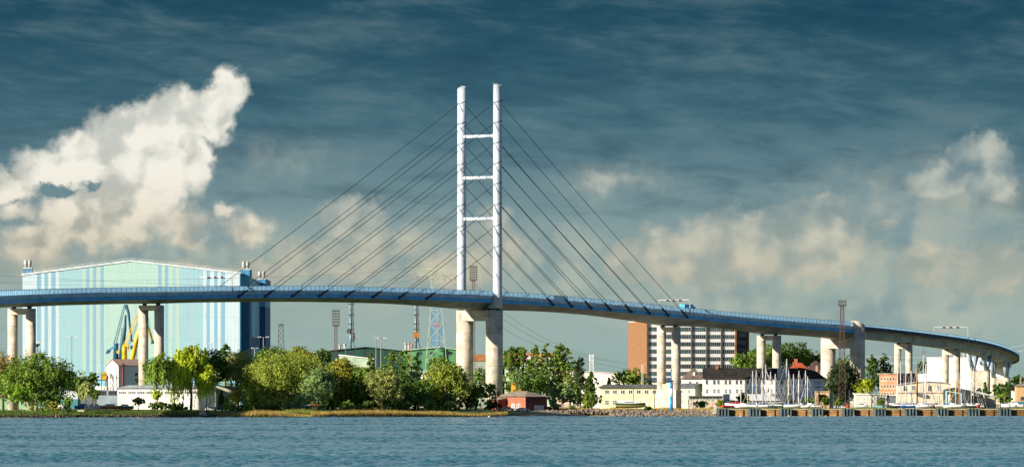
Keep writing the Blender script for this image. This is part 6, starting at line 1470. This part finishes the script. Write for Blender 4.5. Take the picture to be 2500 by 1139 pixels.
 ('pollard_tree','pollarded yellow green tree stump pair in front of the white building',383,953,972,24,2165,'bush','yellow',dict(bark=M_bark,dens=1.2)),
 ('shrub','green hedge behind the red boat in front of the white building',340,968,985,34,2180,'bush','mid',dict(cat='shrub')),
 ('shrub','light green shrub at the foot of the glazed shed, left',1712,977,992,34,2440,'bush','mid',dict(cat='shrub')),
 ('shrub','light green shrub at the right end of the glazed shed',1757,972,995,24,2400,'bush','lime',dict(cat='shrub')),
 ('shrub','dark green potted tree in front of the terrace annex',1814,958,990,30,2480,'round','dark',dict(cat='shrub')),
 ('shrub','tufts of green growing on the terrace of the white house',1782,950,962,18,2556,'bush','mid',dict(cat='shrub',dens=.6)),
 ('shrub','green bush growing through the tan ruined kiosk',2014,965,990,26,2335,'bush','mid',dict(cat='shrub')),
 ('shrub','green bushes in shade below the white end house',1975,968,990,46,2400,'bush','dark',dict(cat='shrub')),
 ('shrub','small green bush in the shade of the rusty mast foot',2046,970,990,20,2430,'bush','mid',dict(cat='shrub')),
 ('shrub','green ivy bush hanging on the white garage block',2151,974,985,16,2440,'bush','mid',dict(cat='shrub',dens=.7)),
 ('shrub','yellowish gorse bush behind the rocks, left',1358,988,1002,18,2322,'bush','gold',dict(cat='shrub')),
 ('shrub','rust orange bush behind the rocks by the warning sign',1340,992,1004,16,2320,'bush','brown',dict(cat='shrub')),
 ('shrub','green bush behind the rocks below the picket fence',1398,990,1000,12,2325,'bush','mid',dict(cat='shrub')),
 ('shrub','dark green covered boat like bush behind the rocks',1582,991,1000,20,2320,'bush','dark',dict(cat='shrub')),
]
for i, (nm, lab, u, vt, vb, w_, Y, kd, cl, kw) in enumerate(TR):
    tree(nm, lab, u, vt, vb, w_, Y, kd, cl, seed=i*7+3, **kw)
# far woodland that closes the gaps at ground level
rg = np.random.default_rng(77); C = []; Rr = []
for u in np.arange(-60, 2570, 9):
    Y = 3700+rg.uniform(-60,60); hgt_ = rg.uniform(5,10)*(1.3 if 1180 < u < 1500 or u > 2380 else .9); x = X_(u, Y); C.append((x, Y, 3+hgt_*.45)); Rr.append((3.6, 4, hgt_*.55))
P_, N_ = leafcloud(np.array(C), np.array(Rr), 34000, .9, rg); tag(tri_mesh('distant_wood', leafquads(P_, N_, 1.0, rg), gmat('dark')), 'far low belt of woodland closing the gaps behind the buildings', 'woodland', kind='stuff')

# wooden stakes in the water in front of the reeds
b = MB(); b.tube([(0,0,-1),(.03,0,.55),(.02,.02,.95)], [.13,.12,.09], 7); st0 = b.build('stake', mat('stake_dark', (.035,.025,.02), .9, .3), None)
R_ = random.Random(8)
sp_ = [560,598,664,690,700]+[800+i*10.6 for i in range(40)]
for i, u in enumerate(sp_):
    o = st0 if i == 0 else st0.copy()
    if i: COL.objects.link(o)
    x = X_(u+R_.uniform(-2,2), 2180); y = shore(x)-4.2-R_.uniform(0,.6); o.location = (X_(u,y), y, R_.uniform(-.15,.3)); o.rotation_euler = (R_.uniform(-.1,.1), R_.uniform(-.12,.12), R_.uniform(0,6)); o.scale = (1,1,R_.uniform(.75,1.3))
    tag(o, 'short dark stake in the water left of the long stake row' if i < 2 else 'dark weathered wooden stake standing in the water along the reeds', 'stake', 'wooden stakes along the reeds')

# ------------------------------------------------------------------ boats
def hull(b, L, Wd, Hh, keel=.0, sheer=.25, n=14, y0=0):
    """lofted hull, bow at +x"""
    secs = []
    for i in range(n+1):
        t_ = i/n; x = -L/2+L*t_; wd = Wd/2*(1-max(0,(t_-.45)/.55)**2.2)*(.82+.18*min(1,t_*4)); top = Hh+sheer*((t_-.4)**2)*2.4; bot = Hh*.5*max(0,(t_-.75)/.25)**1.6
        wd = max(.03, wd); secs.append([Vector((x,-wd,top)),Vector((x,-wd*.93,top*.5+bot*.5)),Vector((x,-wd*.45,bot+.08)),Vector((x,0,bot)),Vector((x,wd*.45,bot+.08)),Vector((x,wd*.93,top*.5+bot*.5)),Vector((x,wd,top))])
    b.sweep(secs); return secs
def boat_mats(): return
M_bw = mat('boat_white', (.72,.72,.70), .35, .08); M_alu = mat('mast_aluminium', (.50,.51,.50), .35, .08); M_wood = mat('mast_wood', (.42,.20,.06), .6, .15); M_tar = mat('tarp_blue', (.03,.14,.38), .7, .2)
M_stay = mat('stay_wire', (.35,.35,.34), .5, .1); M_blk = mat('mast_black', (.03,.03,.035), .5, .1)
def sailboat(u, vm, tilt, label, hullc='boat_white', mast='a', cover='b', L=7.5, Y=2322, face=1, base=1.0, stays=2, bl=True):
    zg = 2.85; x = X_(u, Y); t = thing('sailing_boat', label, 'sailing boat', (x,Y,zg), 0 if face > 0 else math.pi, 'sailing boats laid up on the quay')
    hm = {'boat_white':M_bw,'blue':mat('boat_blue',(.02,.10,.32),.4,.1),'red':mat('boat_red',(.40,.03,.03),.4,.1),'navy':mat('boat_navy',(.02,.035,.07),.4,.1),'wood':mat('boat_wood',(.34,.13,.04),.5,.2)}[hullc]
    mm_ = {'a':M_alu,'w':M_wood,'k':M_blk,'y':mat('mast_yellow',(.55,.40,.08),.5,.1)}[mast]
    b = MB(); hull(b, L, 2.3, .85); 
    for v in range(len(b.v)): b.v[v] = (b.v[v][0], b.v[v][1], b.v[v][2]+.35)
    b.build('hull', hm, t)
    b = MB(); b.prism([(-L*.22,1.2),(L*.2,1.2),(L*.14,1.55),(-L*.2,1.6)], -.7, .7); b.build('cabin', M_bw, t)
    z = Z_(vm, Y)-zg; dx_ = tilt*(z-1.2)*face
    mx = L*.08; b = MB(); b.tube([(mx,0,.4),(mx+dx_,0,z)], [.19,.14], 6); b.build('mast', mm_, t)
    b = MB(); b.bar((mx+dx_*.55-.7,0,z*.62),(mx+dx_*.55+.7,0,z*.62),.045); b.build('spreader', mm_, t)
    if stays:
        b = MB(); top = (mx+dx_*.97,0,z*.97); b.bar(top,(L*.48,0,1.3),.06); b.bar(top,(-L*.47,0,1.3),.06); b.build('stay', M_stay, t)
    if bl:
        cm = {'b':M_tar,'w':M_bw,'g':mat('tarp_green',(.05,.12,.08),.8,.2)}[cover]; b = MB(); b.tube([(mx+.05,0,1.9),(-L*.40,0,1.85)], [.24,.16], 8); b.build('boom_cover', cm, t)
    b = MB(); 
    for sx in (-L*.28, L*.22): b.bar((sx,-.7,0),(sx,-.5,.75),.07); b.bar((sx,.7,0),(sx,.5,.75),.07); b.bar((sx,-.7,.08),(sx,.7,.08),.07)
    b.build('cradle', M_rust, t)
SB = [ # u, vmast, tilt, label, hull, mast, cover
 (1812,937,0,'sailing boat with short thin mast beside the red motor boat','boat_white','a','w',6),
 (1834,904,0,'sailing boat with white mast and blue boom cover, first tall one of the left cluster','boat_white','a','b',7),
 (1823,958,0,'dinghy with short yellow mast between the first two masts','wood','y','w',5),
 (1850,903,0,'sailing boat with bare white mast, second tall one of the left cluster','boat_white','a','w',7),
 (1858,896,0,'sailing boat with bright blue rolled sail beside the orange mast','blue','a','b',7),
 (1866,889,.0,'sailing boat with tall mast left of the white upturned sail bag','boat_white','a','b',7),
 (1868,940,-.05,'small wooden boat with leaning orange wooden mast','wood','w','b',5.5),
 (1878,906,0,'sailing boat with mid height mast behind the white sail bag','boat_white','a','w',6.5),
 (1890,912,.0,'sailing boat with grey mast left of the crossing pair','boat_white','a','w',6.5),
 (1896,912,0,'sailing boat whose mast stands close right of the grey one','navy','a','g',6.5),
 (1912,875,.04,'sailing boat with the tallest leaning white mast of the left cluster','boat_white','a','b',8.5),
 (1922,903,0,'sailing boat with mast just right of the tallest one','boat_white','a','w',7),
 (1927,924,0,'sailing boat with thin yellow mast','boat_white','y','w',6),
 (1934,912,0,'sailing boat with hooked mast top in the right part of the left cluster','boat_white','a','b',6.5),
 (1946,904,.01,'sailing boat with thick white mast before the end house','boat_white','a','w',7.5),
 (1952,926,0,'small boat with short thick white mast','boat_white','a','w',5.5),
 (1963,903,0,'sailing boat with tall mast near the louvred wall','boat_white','a','b',7),
 (1969,920,0,'sailing boat with twin spreaders near the louvred wall','boat_white','a','b',6.5),
 (1976,918,0,'white sailing boat at the right end of the left cluster','boat_white','a','w',8),
 (2188,891,0,'sailing boat with thin mast at the left end of the right cluster','navy','a','w',7),
 (2195,880,0,'sailing boat with tall white mast in front of the shaded red wall','boat_white','a','b',7.5),
 (2215,899,0,'sailing boat with mast in front of the shaded red side wall','blue','a','b',6.5),
 (2221,904,0,'blue covered sailing boat with thick mast before the cream club house','blue','a','b',7),
 (2234,899,0,'sailing boat with orange varnished mast before the club house','boat_white','w','b',7),
 (2243,883,.015,'dark hulled sailing boat with black mast before the club house','navy','k','b',7),
 (2250,866,0,'sailing boat with the tallest white mast of the right cluster','boat_white','a','b',8.5),
 (2257,887,0,'sailing boat with mast next to the tallest of the right cluster','boat_white','a','w',6.5),
 (2262,903,0,'red hulled sailing boat with short white mast','red','a','b',6.5),
 (2285,927,0,'low sailing boat with blue cover in front of the club house doors','boat_white','a','b',7),
 (2291,930,0,'small boat with stubby thin mast before the club house right part','boat_white','a','w',5.5),
 (2323,933,0,'sailing boat with yellow wooden mast before the open dark shed','boat_white','y','w',6.5),
 (2329,896,0,'white sailing boat with tall mast before the slim twin pier','boat_white','a','b',9),
 (2341,910,.0,'sailing boat with white mast right of the slim twin pier','boat_white','a','b',6.5),
 (2344,921,0,'small boat with short orange mast before the dark shed','boat_white','w','w',5.5),
 (2368,895,0,'sailing boat with tall thin mast left of the dark stump','boat_white','a','w',7),
 (2375,943,0,'boat with short black mast in front of the low annex','navy','k','w',5.5),
 (2381,898,0,'sailing boat with thin mast in front of the pale viaduct pier','boat_white','a','w',6.5)]
for i, (u, vm, tl, lab, hc, mk, cv, L) in enumerate(SB):
    sailboat(u, vm, tl, lab, hc, mk, cv, L, Y=2308+ (i*37)%30, face=1 if i%3 else -1, stays=2 if i%4 else 2)
# masts lying aslant
def spar(u0, v0, u1, v1, Y, label, m_, r=.09, cat='mast'):
    a = W(u0,v0,Y); c_ = W(u1,v1,Y+2); o_ = MB(); o_.tube([(0,0,0), tuple(c_-a)], [r*1.2,r], 6); o = o_.build('leaning_mast', m_, None); o.location = a; tag(o, label, cat, 'masts leaning among the laid up boats')
spar(1912,992,1869,902,2318,'long white mast leaning left across the middle of the left boat cluster',M_alu)
spar(1868,992,1897,928,2314,'pale mast leaning right near the white sail bag',M_alu,.08)
spar(1876,990,1893,950,2312,'short pale spar leaning against the grey mast',M_alu,.07)
spar(1952,988,1972,920,2316,'pale mast leaning right before the louvred wall',M_alu,.08)
spar(1850,990,1837,922,2316,'bright blue furled sail leaning from the first tall mast',M_tar,.11)
spar(1872,990,1860,920,2316,'bright blue furled sail leaning in the middle of the left cluster',M_tar,.11)
spar(2410,996,2396,944,2316,'white mast leaning left in front of the low grey annex',M_alu,.12)
spar(2288,992,2256,900,2312,'dark mast leaning left before the club house windows',M_blk,.08)
spar(2246,992,2226,918,2312,'dark spar leaning left before the shaded red wall',M_blk,.06)
spar(2232,992,2222,955,2310,'blue wrapped spar leaning before the club house door',M_tar,.11)
spar(2316,992,2340,925,2312,'yellow tinted spar leaning right in front of the dark shed',mat('mast_yellow',(.55,.40,.08),.5),.08)
spar(2400,994,2388,962,2314,'short white spar leaning by the low grey annex',M_alu,.08)
spar(2314,992,2322,966,2310,'bright blue spar leaning in front of the dark shed opening',M_tar,.12)
def motorboat(u, Y, L, label, hc, hc2, cab, face=1, z0=.5, name='motor_boat', stripe=None, hh=1.1):
    x = X_(u,Y); zg = gz(x,Y); t = thing(name, label, 'boat', (x,Y,zg), 0 if face > 0 else math.pi)
    b = MB(); hull(b, L, L*.30, hh, sheer=.35); b.v = [(a,c_,z+z0) for a,c_,z in b.v]; b.build('hull', hc, t)
    b = MB(); hull(b, L*1.005, L*.305, hh*.38, sheer=0); b.v = [(a,c_,z+z0+.01) for a,c_,z in b.v]; b.build('lower_hull', hc2, t)
    if stripe: b = MB(); hull(b, L*1.01, L*.31, hh*.38, sheer=.1); b.v = [(a,c_,z+z0+hh*.12) for a,c_,z in b.v]; b.build('stripe', stripe, t)
    b = MB(); b.prism([(-L*.30,z0+hh),(L*.22,z0+hh),(L*.12,z0+hh+.75),(-L*.26,z0+hh+.8)], -L*.10, L*.10); b.build('cabin', cab, t)
    b = MB(); b.box(-L*.22,L*.10,-L*.10-.03,-L*.10-.005,z0+hh+.3,z0+hh+.6); b.build('window', G_dark, t)
    b = MB()
    for k in range(7): a = L*(.1+.06*k); b.bar((a,-L*.1*(1-k/9),z0+hh),(a,-L*.1*(1-k/9),z0+hh+.75),.035)
    b.bar((L*.1,-L*.1,z0+hh+.75),(L*.46,-L*.03,z0+hh+.85),.035); b.build('railing', M_alu, t)
    b = MB()
    for sx in (-L*.25, L*.2): b.box(sx-.15,sx+.15,-.8,.8,0,z0+.15)
    b.build('cradle', M_rust, t); return t
M_mb = {'w':M_bw,'g':mat('boat_green',(.03,.08,.06),.4,.1),'y':mat('boat_yellow',(.65,.50,.04),.4,.1),'r':mat('boat_maroon',(.30,.02,.03),.4,.15),'o':mat('boat_orange',(.52,.20,.06),.5,.2),'b':mat('boat_midblue',(.04,.16,.36),.5,.15),'k':mat('boat_black',(.04,.03,.02),.6,.1)}
mb = motorboat(1540, 2335, 11.2, 'large green and white launch with yellow stripe on the shore before the yellow building', M_mb['g'], M_mb['k'], M_mb['w'], 1, .8, 'launch', M_mb['y'], 1.7)
b = MB(); b.prism([(-4.6,2.9),(-.5,2.9),(-.8,3.7),(-4.2,3.8)], -1.1, 1.1); b.build('wheelhouse', M_bw, mb)
b = MB(); b.bar((-3.6,0,3.7),(-1.0,-.5,1.9),.1); b.bar((-3,0,3.7),(-3,0,5),.06); b.build('boom', mat('boom_brown', (.2,.08,.05), .7), mb)
mb = motorboat(1796, 2330, 8.2, 'maroon and white cabin motor boat on the quay left of the masts', M_mb['w'], M_mb['r'], M_mb['r'], -1, .7, 'motor_boat', M_mb['r'], 1.2)
motorboat(272, 2176, 7.4, 'orange brown wooden boat with white cabin in front of the white building', M_mb['o'], M_mb['o'], M_mb['w'], 1, .5)
motorboat(307, 2168, 5.6, 'small green and rust red boat next to the pollarded tree', M_mb['g'], M_mb['o'], M_mb['w'], 1, .5)
motorboat(228, 2180, 6.5, 'white sailing dinghy with folded cover left of the orange wooden boat', M_mb['w'], M_mb['w'], mat('cover_grey',(.5,.5,.46),.8), -1, .4)
motorboat(204, 2190, 6.4, 'blue tarpaulin covered boat right of the boathouse', M_mb['b'], M_mb['b'], mat('tarp_pale_blue',(.10,.30,.55),.7), 1, .4)
motorboat(146, 2210, 4.4, 'small white upturned boat at the boathouse wall', M_mb['w'], M_mb['w'], M_mb['w'], 1, .2)
motorboat(2470, 2325, 8.5, 'white covered boat at the far right end of the quay', M_mb['w'], M_mb['w'], M_mb['w'], -1, .5)
motorboat(2105, 2330, 4.8, 'small grey boat lying in the rough grass on the quay', M_mb['w'], M_mb['k'], mat('cover_grey',(.5,.5,.46),.8), 1, .2)
for k, (u, lab, Lb) in enumerate(((1512,'white dinghy on the rocks below the bow of the launch',3.4),(1535,'second white dinghy on the rocks under the launch',3.2),(1563,'third white dinghy on the rocks under the stern of the launch',3.6),(1665,'white inflatable right of the blue crane pole',4.6),(1684,'grey white dinghy on the rocks right of the inflatable',3.6),(1228,'white car trailer boat beside the red brick house',3.6))):
    Yb = 2312 if u > 1400 else 2288; x = X_(u,Yb); t = thing('dinghy', lab, 'dinghy', (x,Yb,gz(x,Yb)+(.5 if u > 1400 else .1)), .1*k-.2); b = MB(); hull(b, Lb, 1.4, .6); b.build('hull', M_bw, t); b = MB()
    for sx in (-.5,.6): b.box(sx-.12,sx+.12,-.55,.55,.5,.56)
    b.build('bench', M_wood, t)
t = thing('rowing_boat', 'blue canoe and orange canoe rack by the sage willow', 'boat rack', W(750,997,2190)); b = MB(); hull(b, 4.2, .9, .45); b.v = [(a,c_,z+.9) for a,c_,z in b.v]; b.build('hull', mat('canoe_blue',(.05,.25,.55),.5), t)
b = MB(); hull(b, 5.0, .9, .45); b.rot(.25); b.v = [(a+3,c_,z+1.1) for a,c_,z in b.v]; b.build('hull', M_mb['o'], t)
b = MB(); b.box(-1,-.8,-.5,.5,0,.95); b.box(3.4,3.6,-.5,.5,0,1.1); b.build('trestle', M_rust, t)

# ------------------------------------------------------------------ cars, people, signs, small things
def car(u, Y, c_, label, rz=0, L=4.3, name='parked_car', zoff=0):
    x = X_(u,Y); t = thing(name, label, 'car', (x,Y,gz(x,Y)+zoff), rz, 'cars parked on the bank'); p = mat('car_paint_%d_%d_%d'%tuple(int(q*100) for q in c_), c_, .3, .05, spec=.5)
    b = MB(); b.prism([(-L/2,.35),(L/2,.35),(L/2,.75),(L*.42,.9),(L*.22,.97),(L*.08,1.42),(-L*.30,1.45),(-L*.45,1.0),(-L/2,.9)], -.82, .82); b.build('body', p, t)
    b = MB(); b.prism([(L*.19,.99),(L*.07,1.37),(-L*.28,1.39),(-L*.40,1.02)], -.835, .835); b.build('window', G_dark, t)
    for wx in (-L*.31,L*.31):
        for wy in (-.8,.8): b = MB(); b.tube([(wx,wy-.1,.33),(wx,wy+.1,.33)], .33, 14); b.build('wheel', mat('tyre', (0.02,0.02,0.02), 0.9), t)
car(1242, 2290, (.10,.30,.30), 'teal parked car in front of the red brick house', .1)
car(516, 2180, (.62,.62,.62), 'silver parked car beside the dark shed door', .2); car(533, 2182, (.05,.07,.08), 'dark parked car next to the silver one by the shed', .1)
car(247, 2340, (.7,.7,.7), 'white parked car in front of the blue grey glazed shed', 0); car(262, 2338, (.05,.12,.22), 'dark blue parked car beside the white one at the glazed shed', 0)
car(2050, 2345, (.65,.64,.6), 'pale grey parked car left of the red round sign on the quay', 0); car(2198, 2330, (.20,.16,.10), 'brown parked car among the boats of the right cluster', 0)
car(1277, 2292, (.60,.60,.55), 'low white pontoon like car trailer in front of the brick house doors', 0, 5.2)
def person(u, Y, top, pants, label, hgt=1.75, rz=0, step=.25):
    x = X_(u,Y); t = bpy.data.meshes.new('person'); k = hgt/1.75
    J = [(0,0,.95),(0,0,1.2),(0,.02,1.45),(0,.02,1.56),(0,.03,1.66),(0,.03,1.75), (.2,0,1.42),(.25,-.05,1.12),(.24,-.16,.88), (-.2,0,1.42),(-.25,.05,1.12),(-.23,.0,.86), (.1,0,.9),(.11,-step*.5,.5),(.11,-step*.7,.06),(.11,-step*.7-.14,.03), (-.1,0,.9),(-.11,step*.4,.5),(-.11,step*.8,.08),(-.11,step*.8-.14,.04)]
    E = [(0,1),(1,2),(2,3),(3,4),(4,5),(2,6),(6,7),(7,8),(2,9),(9,10),(10,11),(0,12),(12,13),(13,14),(14,15),(0,16),(16,17),(17,18),(18,19)]
    Rad = [.15,.15,.16,.07,.11,.08,.08,.06,.045,.08,.06,.045,.11,.08,.055,.045,.11,.08,.055,.045]
    t.from_pydata([(a*k,b_*k,c_*k) for a,b_,c_ in J], E, []); o = bpy.data.objects.new('person', t); COL.objects.link(o)
    md = o.modifiers.new('skin','SKIN'); bpy.context.view_layer.objects.active = o
    for i, sv in enumerate(t.skin_vertices[0].data): sv.radius = (Rad[i]*k, Rad[i]*k*.8); sv.use_root = (i == 0)
    sb_ = o.modifiers.new('sub','SUBSURF'); sb_.levels = 1; sb_.render_levels = 1
    dg_ = bpy.context.evaluated_depsgraph_get(); me2 = bpy.data.meshes.new_from_object(o.evaluated_get(dg_)); o.modifiers.clear(); o.data = me2
    me2.materials.clear(); ms = [mat('cloth_'+label.split()[4], top, .9, .1), mat('trousers_dark', pants, .9, .1), mat('skin_tone', (.55,.33,.22), .6, .05), mat('hair_brown', (.08,.05,.03), .8)]
    for m_ in ms: me2.materials.append(m_)
    for p in me2.polygons:
        z = p.center.z/k; p.material_index = 2 if z > 1.52 and z < 1.70 or (abs(p.center.x) > .2*k and z < .98 and z > .7) else (3 if z >= 1.70 else (0 if z > .95 else 1))
    o.location = (x,Y,gz(x,Y)); o.rotation_euler = (0,0,rz); tag(o, label, 'person'); return o
person(1449.5, 2318, (.55,.03,.03), (.05,.05,.07), 'person walking in red jacket and dark trousers behind the rocks below the birch', 1.75, 1.2)
person(1486, 2316, (.70,.70,.70), (.62,.62,.60), 'person standing in white shirt and pale trousers behind the rocks left of the launch', 1.8, .3, .05)
person(2377, 2318, (.03,.05,.12), (.03,.03,.04), 'person standing in dark blue clothes by the short black mast on the quay', 1.75, -.6, .05)
# blue and white loading crane pole
t = building('slewing_crane', 'blue and white striped pillar crane standing on the rocks at the shore', 'pillar crane', 1639, 2306); f = pxf(t)
Mb2 = mat('pole_bright_blue', (.02,.25,.62), .45, .1)
for v0, v1, r, m_ in ((1001,967,.60,Mb2),(967,947,.58,M_bw),(947,933,.60,Mb2),(933,926,.40,Mb2),(926,904,.17,Mb2)):
    b = MB(); b.cyl(0,0,f(0,v0).z,f(0,v1).z-.003,r,18); b.build('pillar_section', m_, t)
b = MB(); b.box(-.7,.7,-.5,.5,f(0,931).z,f(0,927.5).z); b.bar((-.9,0,f(0,929).z),(.9,0,f(0,929.5).z),.12); b.build('winch', M_bear, t)
b = MB(); b.tube([(0,0,f(0,904.5).z),(0,0,f(0,900).z)], [.3,.15], 8); b.build('head', M_lat, t)
b = MB(); b.lathe([(1.1,-.4),(1.1,.3),(.62,.35)], 0, 0, 14); b.build('base_ring', M_conc, t)
def signpost(name, label, u, Y, v, cat='sign'):
    t = building(name, label, cat, u, Y); f = pxf(t); return t, f
t, f = signpost('warning_sign', 'white square sign with red crossed out symbol on two posts behind the rocks', 1365, 2322, 0)
b = MB(); b.box(-.8,.8,0,.06,f(0,993).z-.0,f(0,985).z+.15); b.build('board', F_white, t); zc = f(0,989).z+.05
b = MB(); R0=.62
b.bar((-R0,-.05,zc-.45),(R0,-.05,zc+.45),.07)
b.box(-.78,.78,-.05,-.01,zc+.52,zc+.62); b.box(-.78,.78,-.05,-.01,zc-.62,zc-.52); b.box(-.78,-.66,-.05,-.012,zc-.52,zc+.52); b.box(.66,.78,-.05,-.012,zc-.52,zc+.52); b.build('red_symbol', mat('sign_red', (.6,.03,.02), .5), t)
b = MB(); b.box(-.15,.15,-.03,-.008,zc-.35,zc+.1); b.build('black_symbol', M_bear, t)
for x in (-.5,.5): b = MB(); b.bar((x,.1,0),(x,.1,zc),.06); b.build('post', M_gray, t)
t, f = signpost('channel_sign', 'white post with red and white square board at the end of the rocks', 1745, 2303, 0); 
b = MB(); b.tube([(0,0,-.3),(0,0,f(0,988).z)], .28, 10); b.build('post', F_white, t)
b = MB(); zc = f(0,990.5).z; b.box(-1.0,.2,-.35,-.3,zc-.1,zc+.9); b.build('board', mat('sign_red', (.6,.03,.02), .5), t)
b = MB(); b.box(-.75,-.05,-.37,-.352,zc+.1,zc+.65); b.build('white_square', F_white, t)
for (u, v, r, lab) in ((1765.5,991,.62,'bright red hexagonal board at the left end of the quay'),(2069.5,990,.62,'bright red round board on the quay right of the rusty mast'),(2387,990,.55,'bright red round float on the quay by the dark stump')):
    t, f = signpost('navigation_board', lab, u, 2302, 0, 'navigation board'); zc = f(0,v).z
    b = MB(); b.tube([(0,-.06,zc),(0,.06,zc)], r, 6 if u < 1800 else 14); b.build('board', mat('sign_red', (.6,.03,.02), .5), t); b = MB(); b.bar((0,.12,0),(0,.12,zc),.07); b.build('post', M_gray, t)
t, f = signpost('shop_banner', 'turquoise banner with white letters on the rough grass below the garage', 2144, 2330, 0, 'banner')
b = MB(); b.box(-1.9,1.6,0,.05,.5,1.25); b.build('banner_sheet', mat('banner_turquoise', (.02,.42,.52), .6), t)
tx = bpy.data.curves.new('lettering','FONT'); tx.body = 'SEGEL  BOOT'; tx.size = .55; tx.extrude = .01; to = bpy.data.objects.new('tmp', tx); COL.objects.link(to)
me_ = bpy.data.meshes.new_from_object(to.evaluated_get(bpy.context.evaluated_depsgraph_get())); bpy.data.objects.remove(to, do_unlink=True); lo_ = bpy.data.objects.new('lettering', me_); COL.objects.link(lo_); lo_.parent = t; lo_.rotation_euler = (math.pi/2,0,0); lo_.location = (-1.75,-.03,.68); me_.materials.append(F_white)
for x in (-1.8,1.5): b = MB(); b.bar((x,.08,0),(x,.08,1.4),.05); b.build('post', M_gray, t)
t = building('park_bench', 'pale wooden bench on the lawn below the small weeping willow', 'bench', 197, 2135); 
b = MB(); b.box(-1.1,1.1,-.25,.25,.42,.48); b.build('seat', mat('bench_pale', (.5,.46,.34), .8), t)
b = MB(); b.box(-1.1,1.1,.27,.32,.55,.95); b.build('backrest', mat('bench_pale', (.5,.46,.34), .8), t)
for x in (-.9,.9): b = MB(); b.box(x-.05,x+.05,-.22,.26,0,.42); b.build('leg', mat('bench_pale', (.5,.46,.34), .8), t)
t = building('stump', 'cut dark tree trunk stump leaning on the waterline stones', 'tree stump', 140, 2112); b = MB(); b.tube([(-.6,0,0),(-.3,0,1.7)], [.45,.35], 9); b.tube([(.9,0,0),(.4,.2,1.9)], [.22,.15], 8); b.build('trunk', mat('stump_wood', (.20,.13,.07), .9, .3), t)
t = building('street_lamp', 'white arched street lamp in front of the yellow green willow at right', 'street lamp', 2117, 2440); f = pxf(t)
b = MB(); b.tube([(0,0,0),(0,0,f(0,955).z),(-.3,0,f(0,951.5).z),(-.9,0,f(0,951).z)], [.1,.07,.06,.06], 6); b.build('post', M_gray, t); b = MB(); b.lathe([(.1,f(0,951).z-.05),(.55,f(0,951).z),(.5,f(0,950).z+.1)], -1.1, 0, 10); b.build('lamp_head', F_white, t)
t = building('pole', 'thin dark wooden pole in front of the pale yellow building', 'pole', 1598, 2400); f = pxf(t); b = MB(); b.tube([(0,0,0),(0,0,f(0,931).z)], [.16,.09], 7); b.build('shaft', mat('pole_wood', (.12,.08,.05), .9), t); b = MB(); b.box(-.2,.2,-.2,.2,f(0,931).z,f(0,930).z); b.build('cap', M_lat, t)
t = building('pole', 'thin blue grey pole beside the ivy covered tree', 'pole', 2073.5, 2460); f = pxf(t); b = MB(); b.tube([(0,0,0),(0,0,f(0,952).z)], [.14,.12], 7); b.build('shaft', mat('pole_bluegrey', (.06,.09,.12), .7), t); b = MB(); b.box(-.2,.2,-.2,.2,f(0,953).z,f(0,951).z); b.build('cap', M_lat, t)
# upturned sail bag (white) on a mast
t = thing('sail_bag', 'white sail bag hoisted between the masts of the left cluster', 'sail bag', W(1873,957,2320)); b = MB(); b.lathe([(.2,0),(.75,.1),(.8,1.2),(.5,1.7),(.12,2.3)], 0, 0, 12); b.build('bag', F_white, t); b = MB(); b.bar((0,0,-6.1),(0,0,.1),.06); b.build('line', M_stay, t)
# mooring buoys
for i, (u, v, c_) in enumerate([(1808,1017,'w'),(1880,1016.5,'w'),(1926,1018,'y'),(1980,1017.5,'y'),(2002,1017.5,'y'),(2016,1018,'y'),(2086,1018.5,'o'),(2119,1017.5,'o'),(2193,1018,'o'),(2264,1017.5,'o'),(2292,1018,'y'),(1194,1017.5,'w')]):
    Yb = 2286 if u > 1300 else 2210; b = MB(); b.lathe([(.05,-.3),(.3,-.15),(.36,.05),(.3,.28),(.06,.4)], 0, 0, 10)
    o = b.build('mooring_buoy', {'w':F_white,'y':mat('buoy_yellow',(.75,.55,.03),.5),'o':mat('buoy_orange',(.8,.22,.02),.5)}[c_], None); o.location = (X_(u,Yb),Yb,.1)
    tag(o, {'w':'small white mooring buoy floating before the bank','y':'small yellow mooring buoy floating in front of the quay','o':'small orange mooring buoy floating in front of the quay'}[c_], 'buoy', 'mooring buoys')
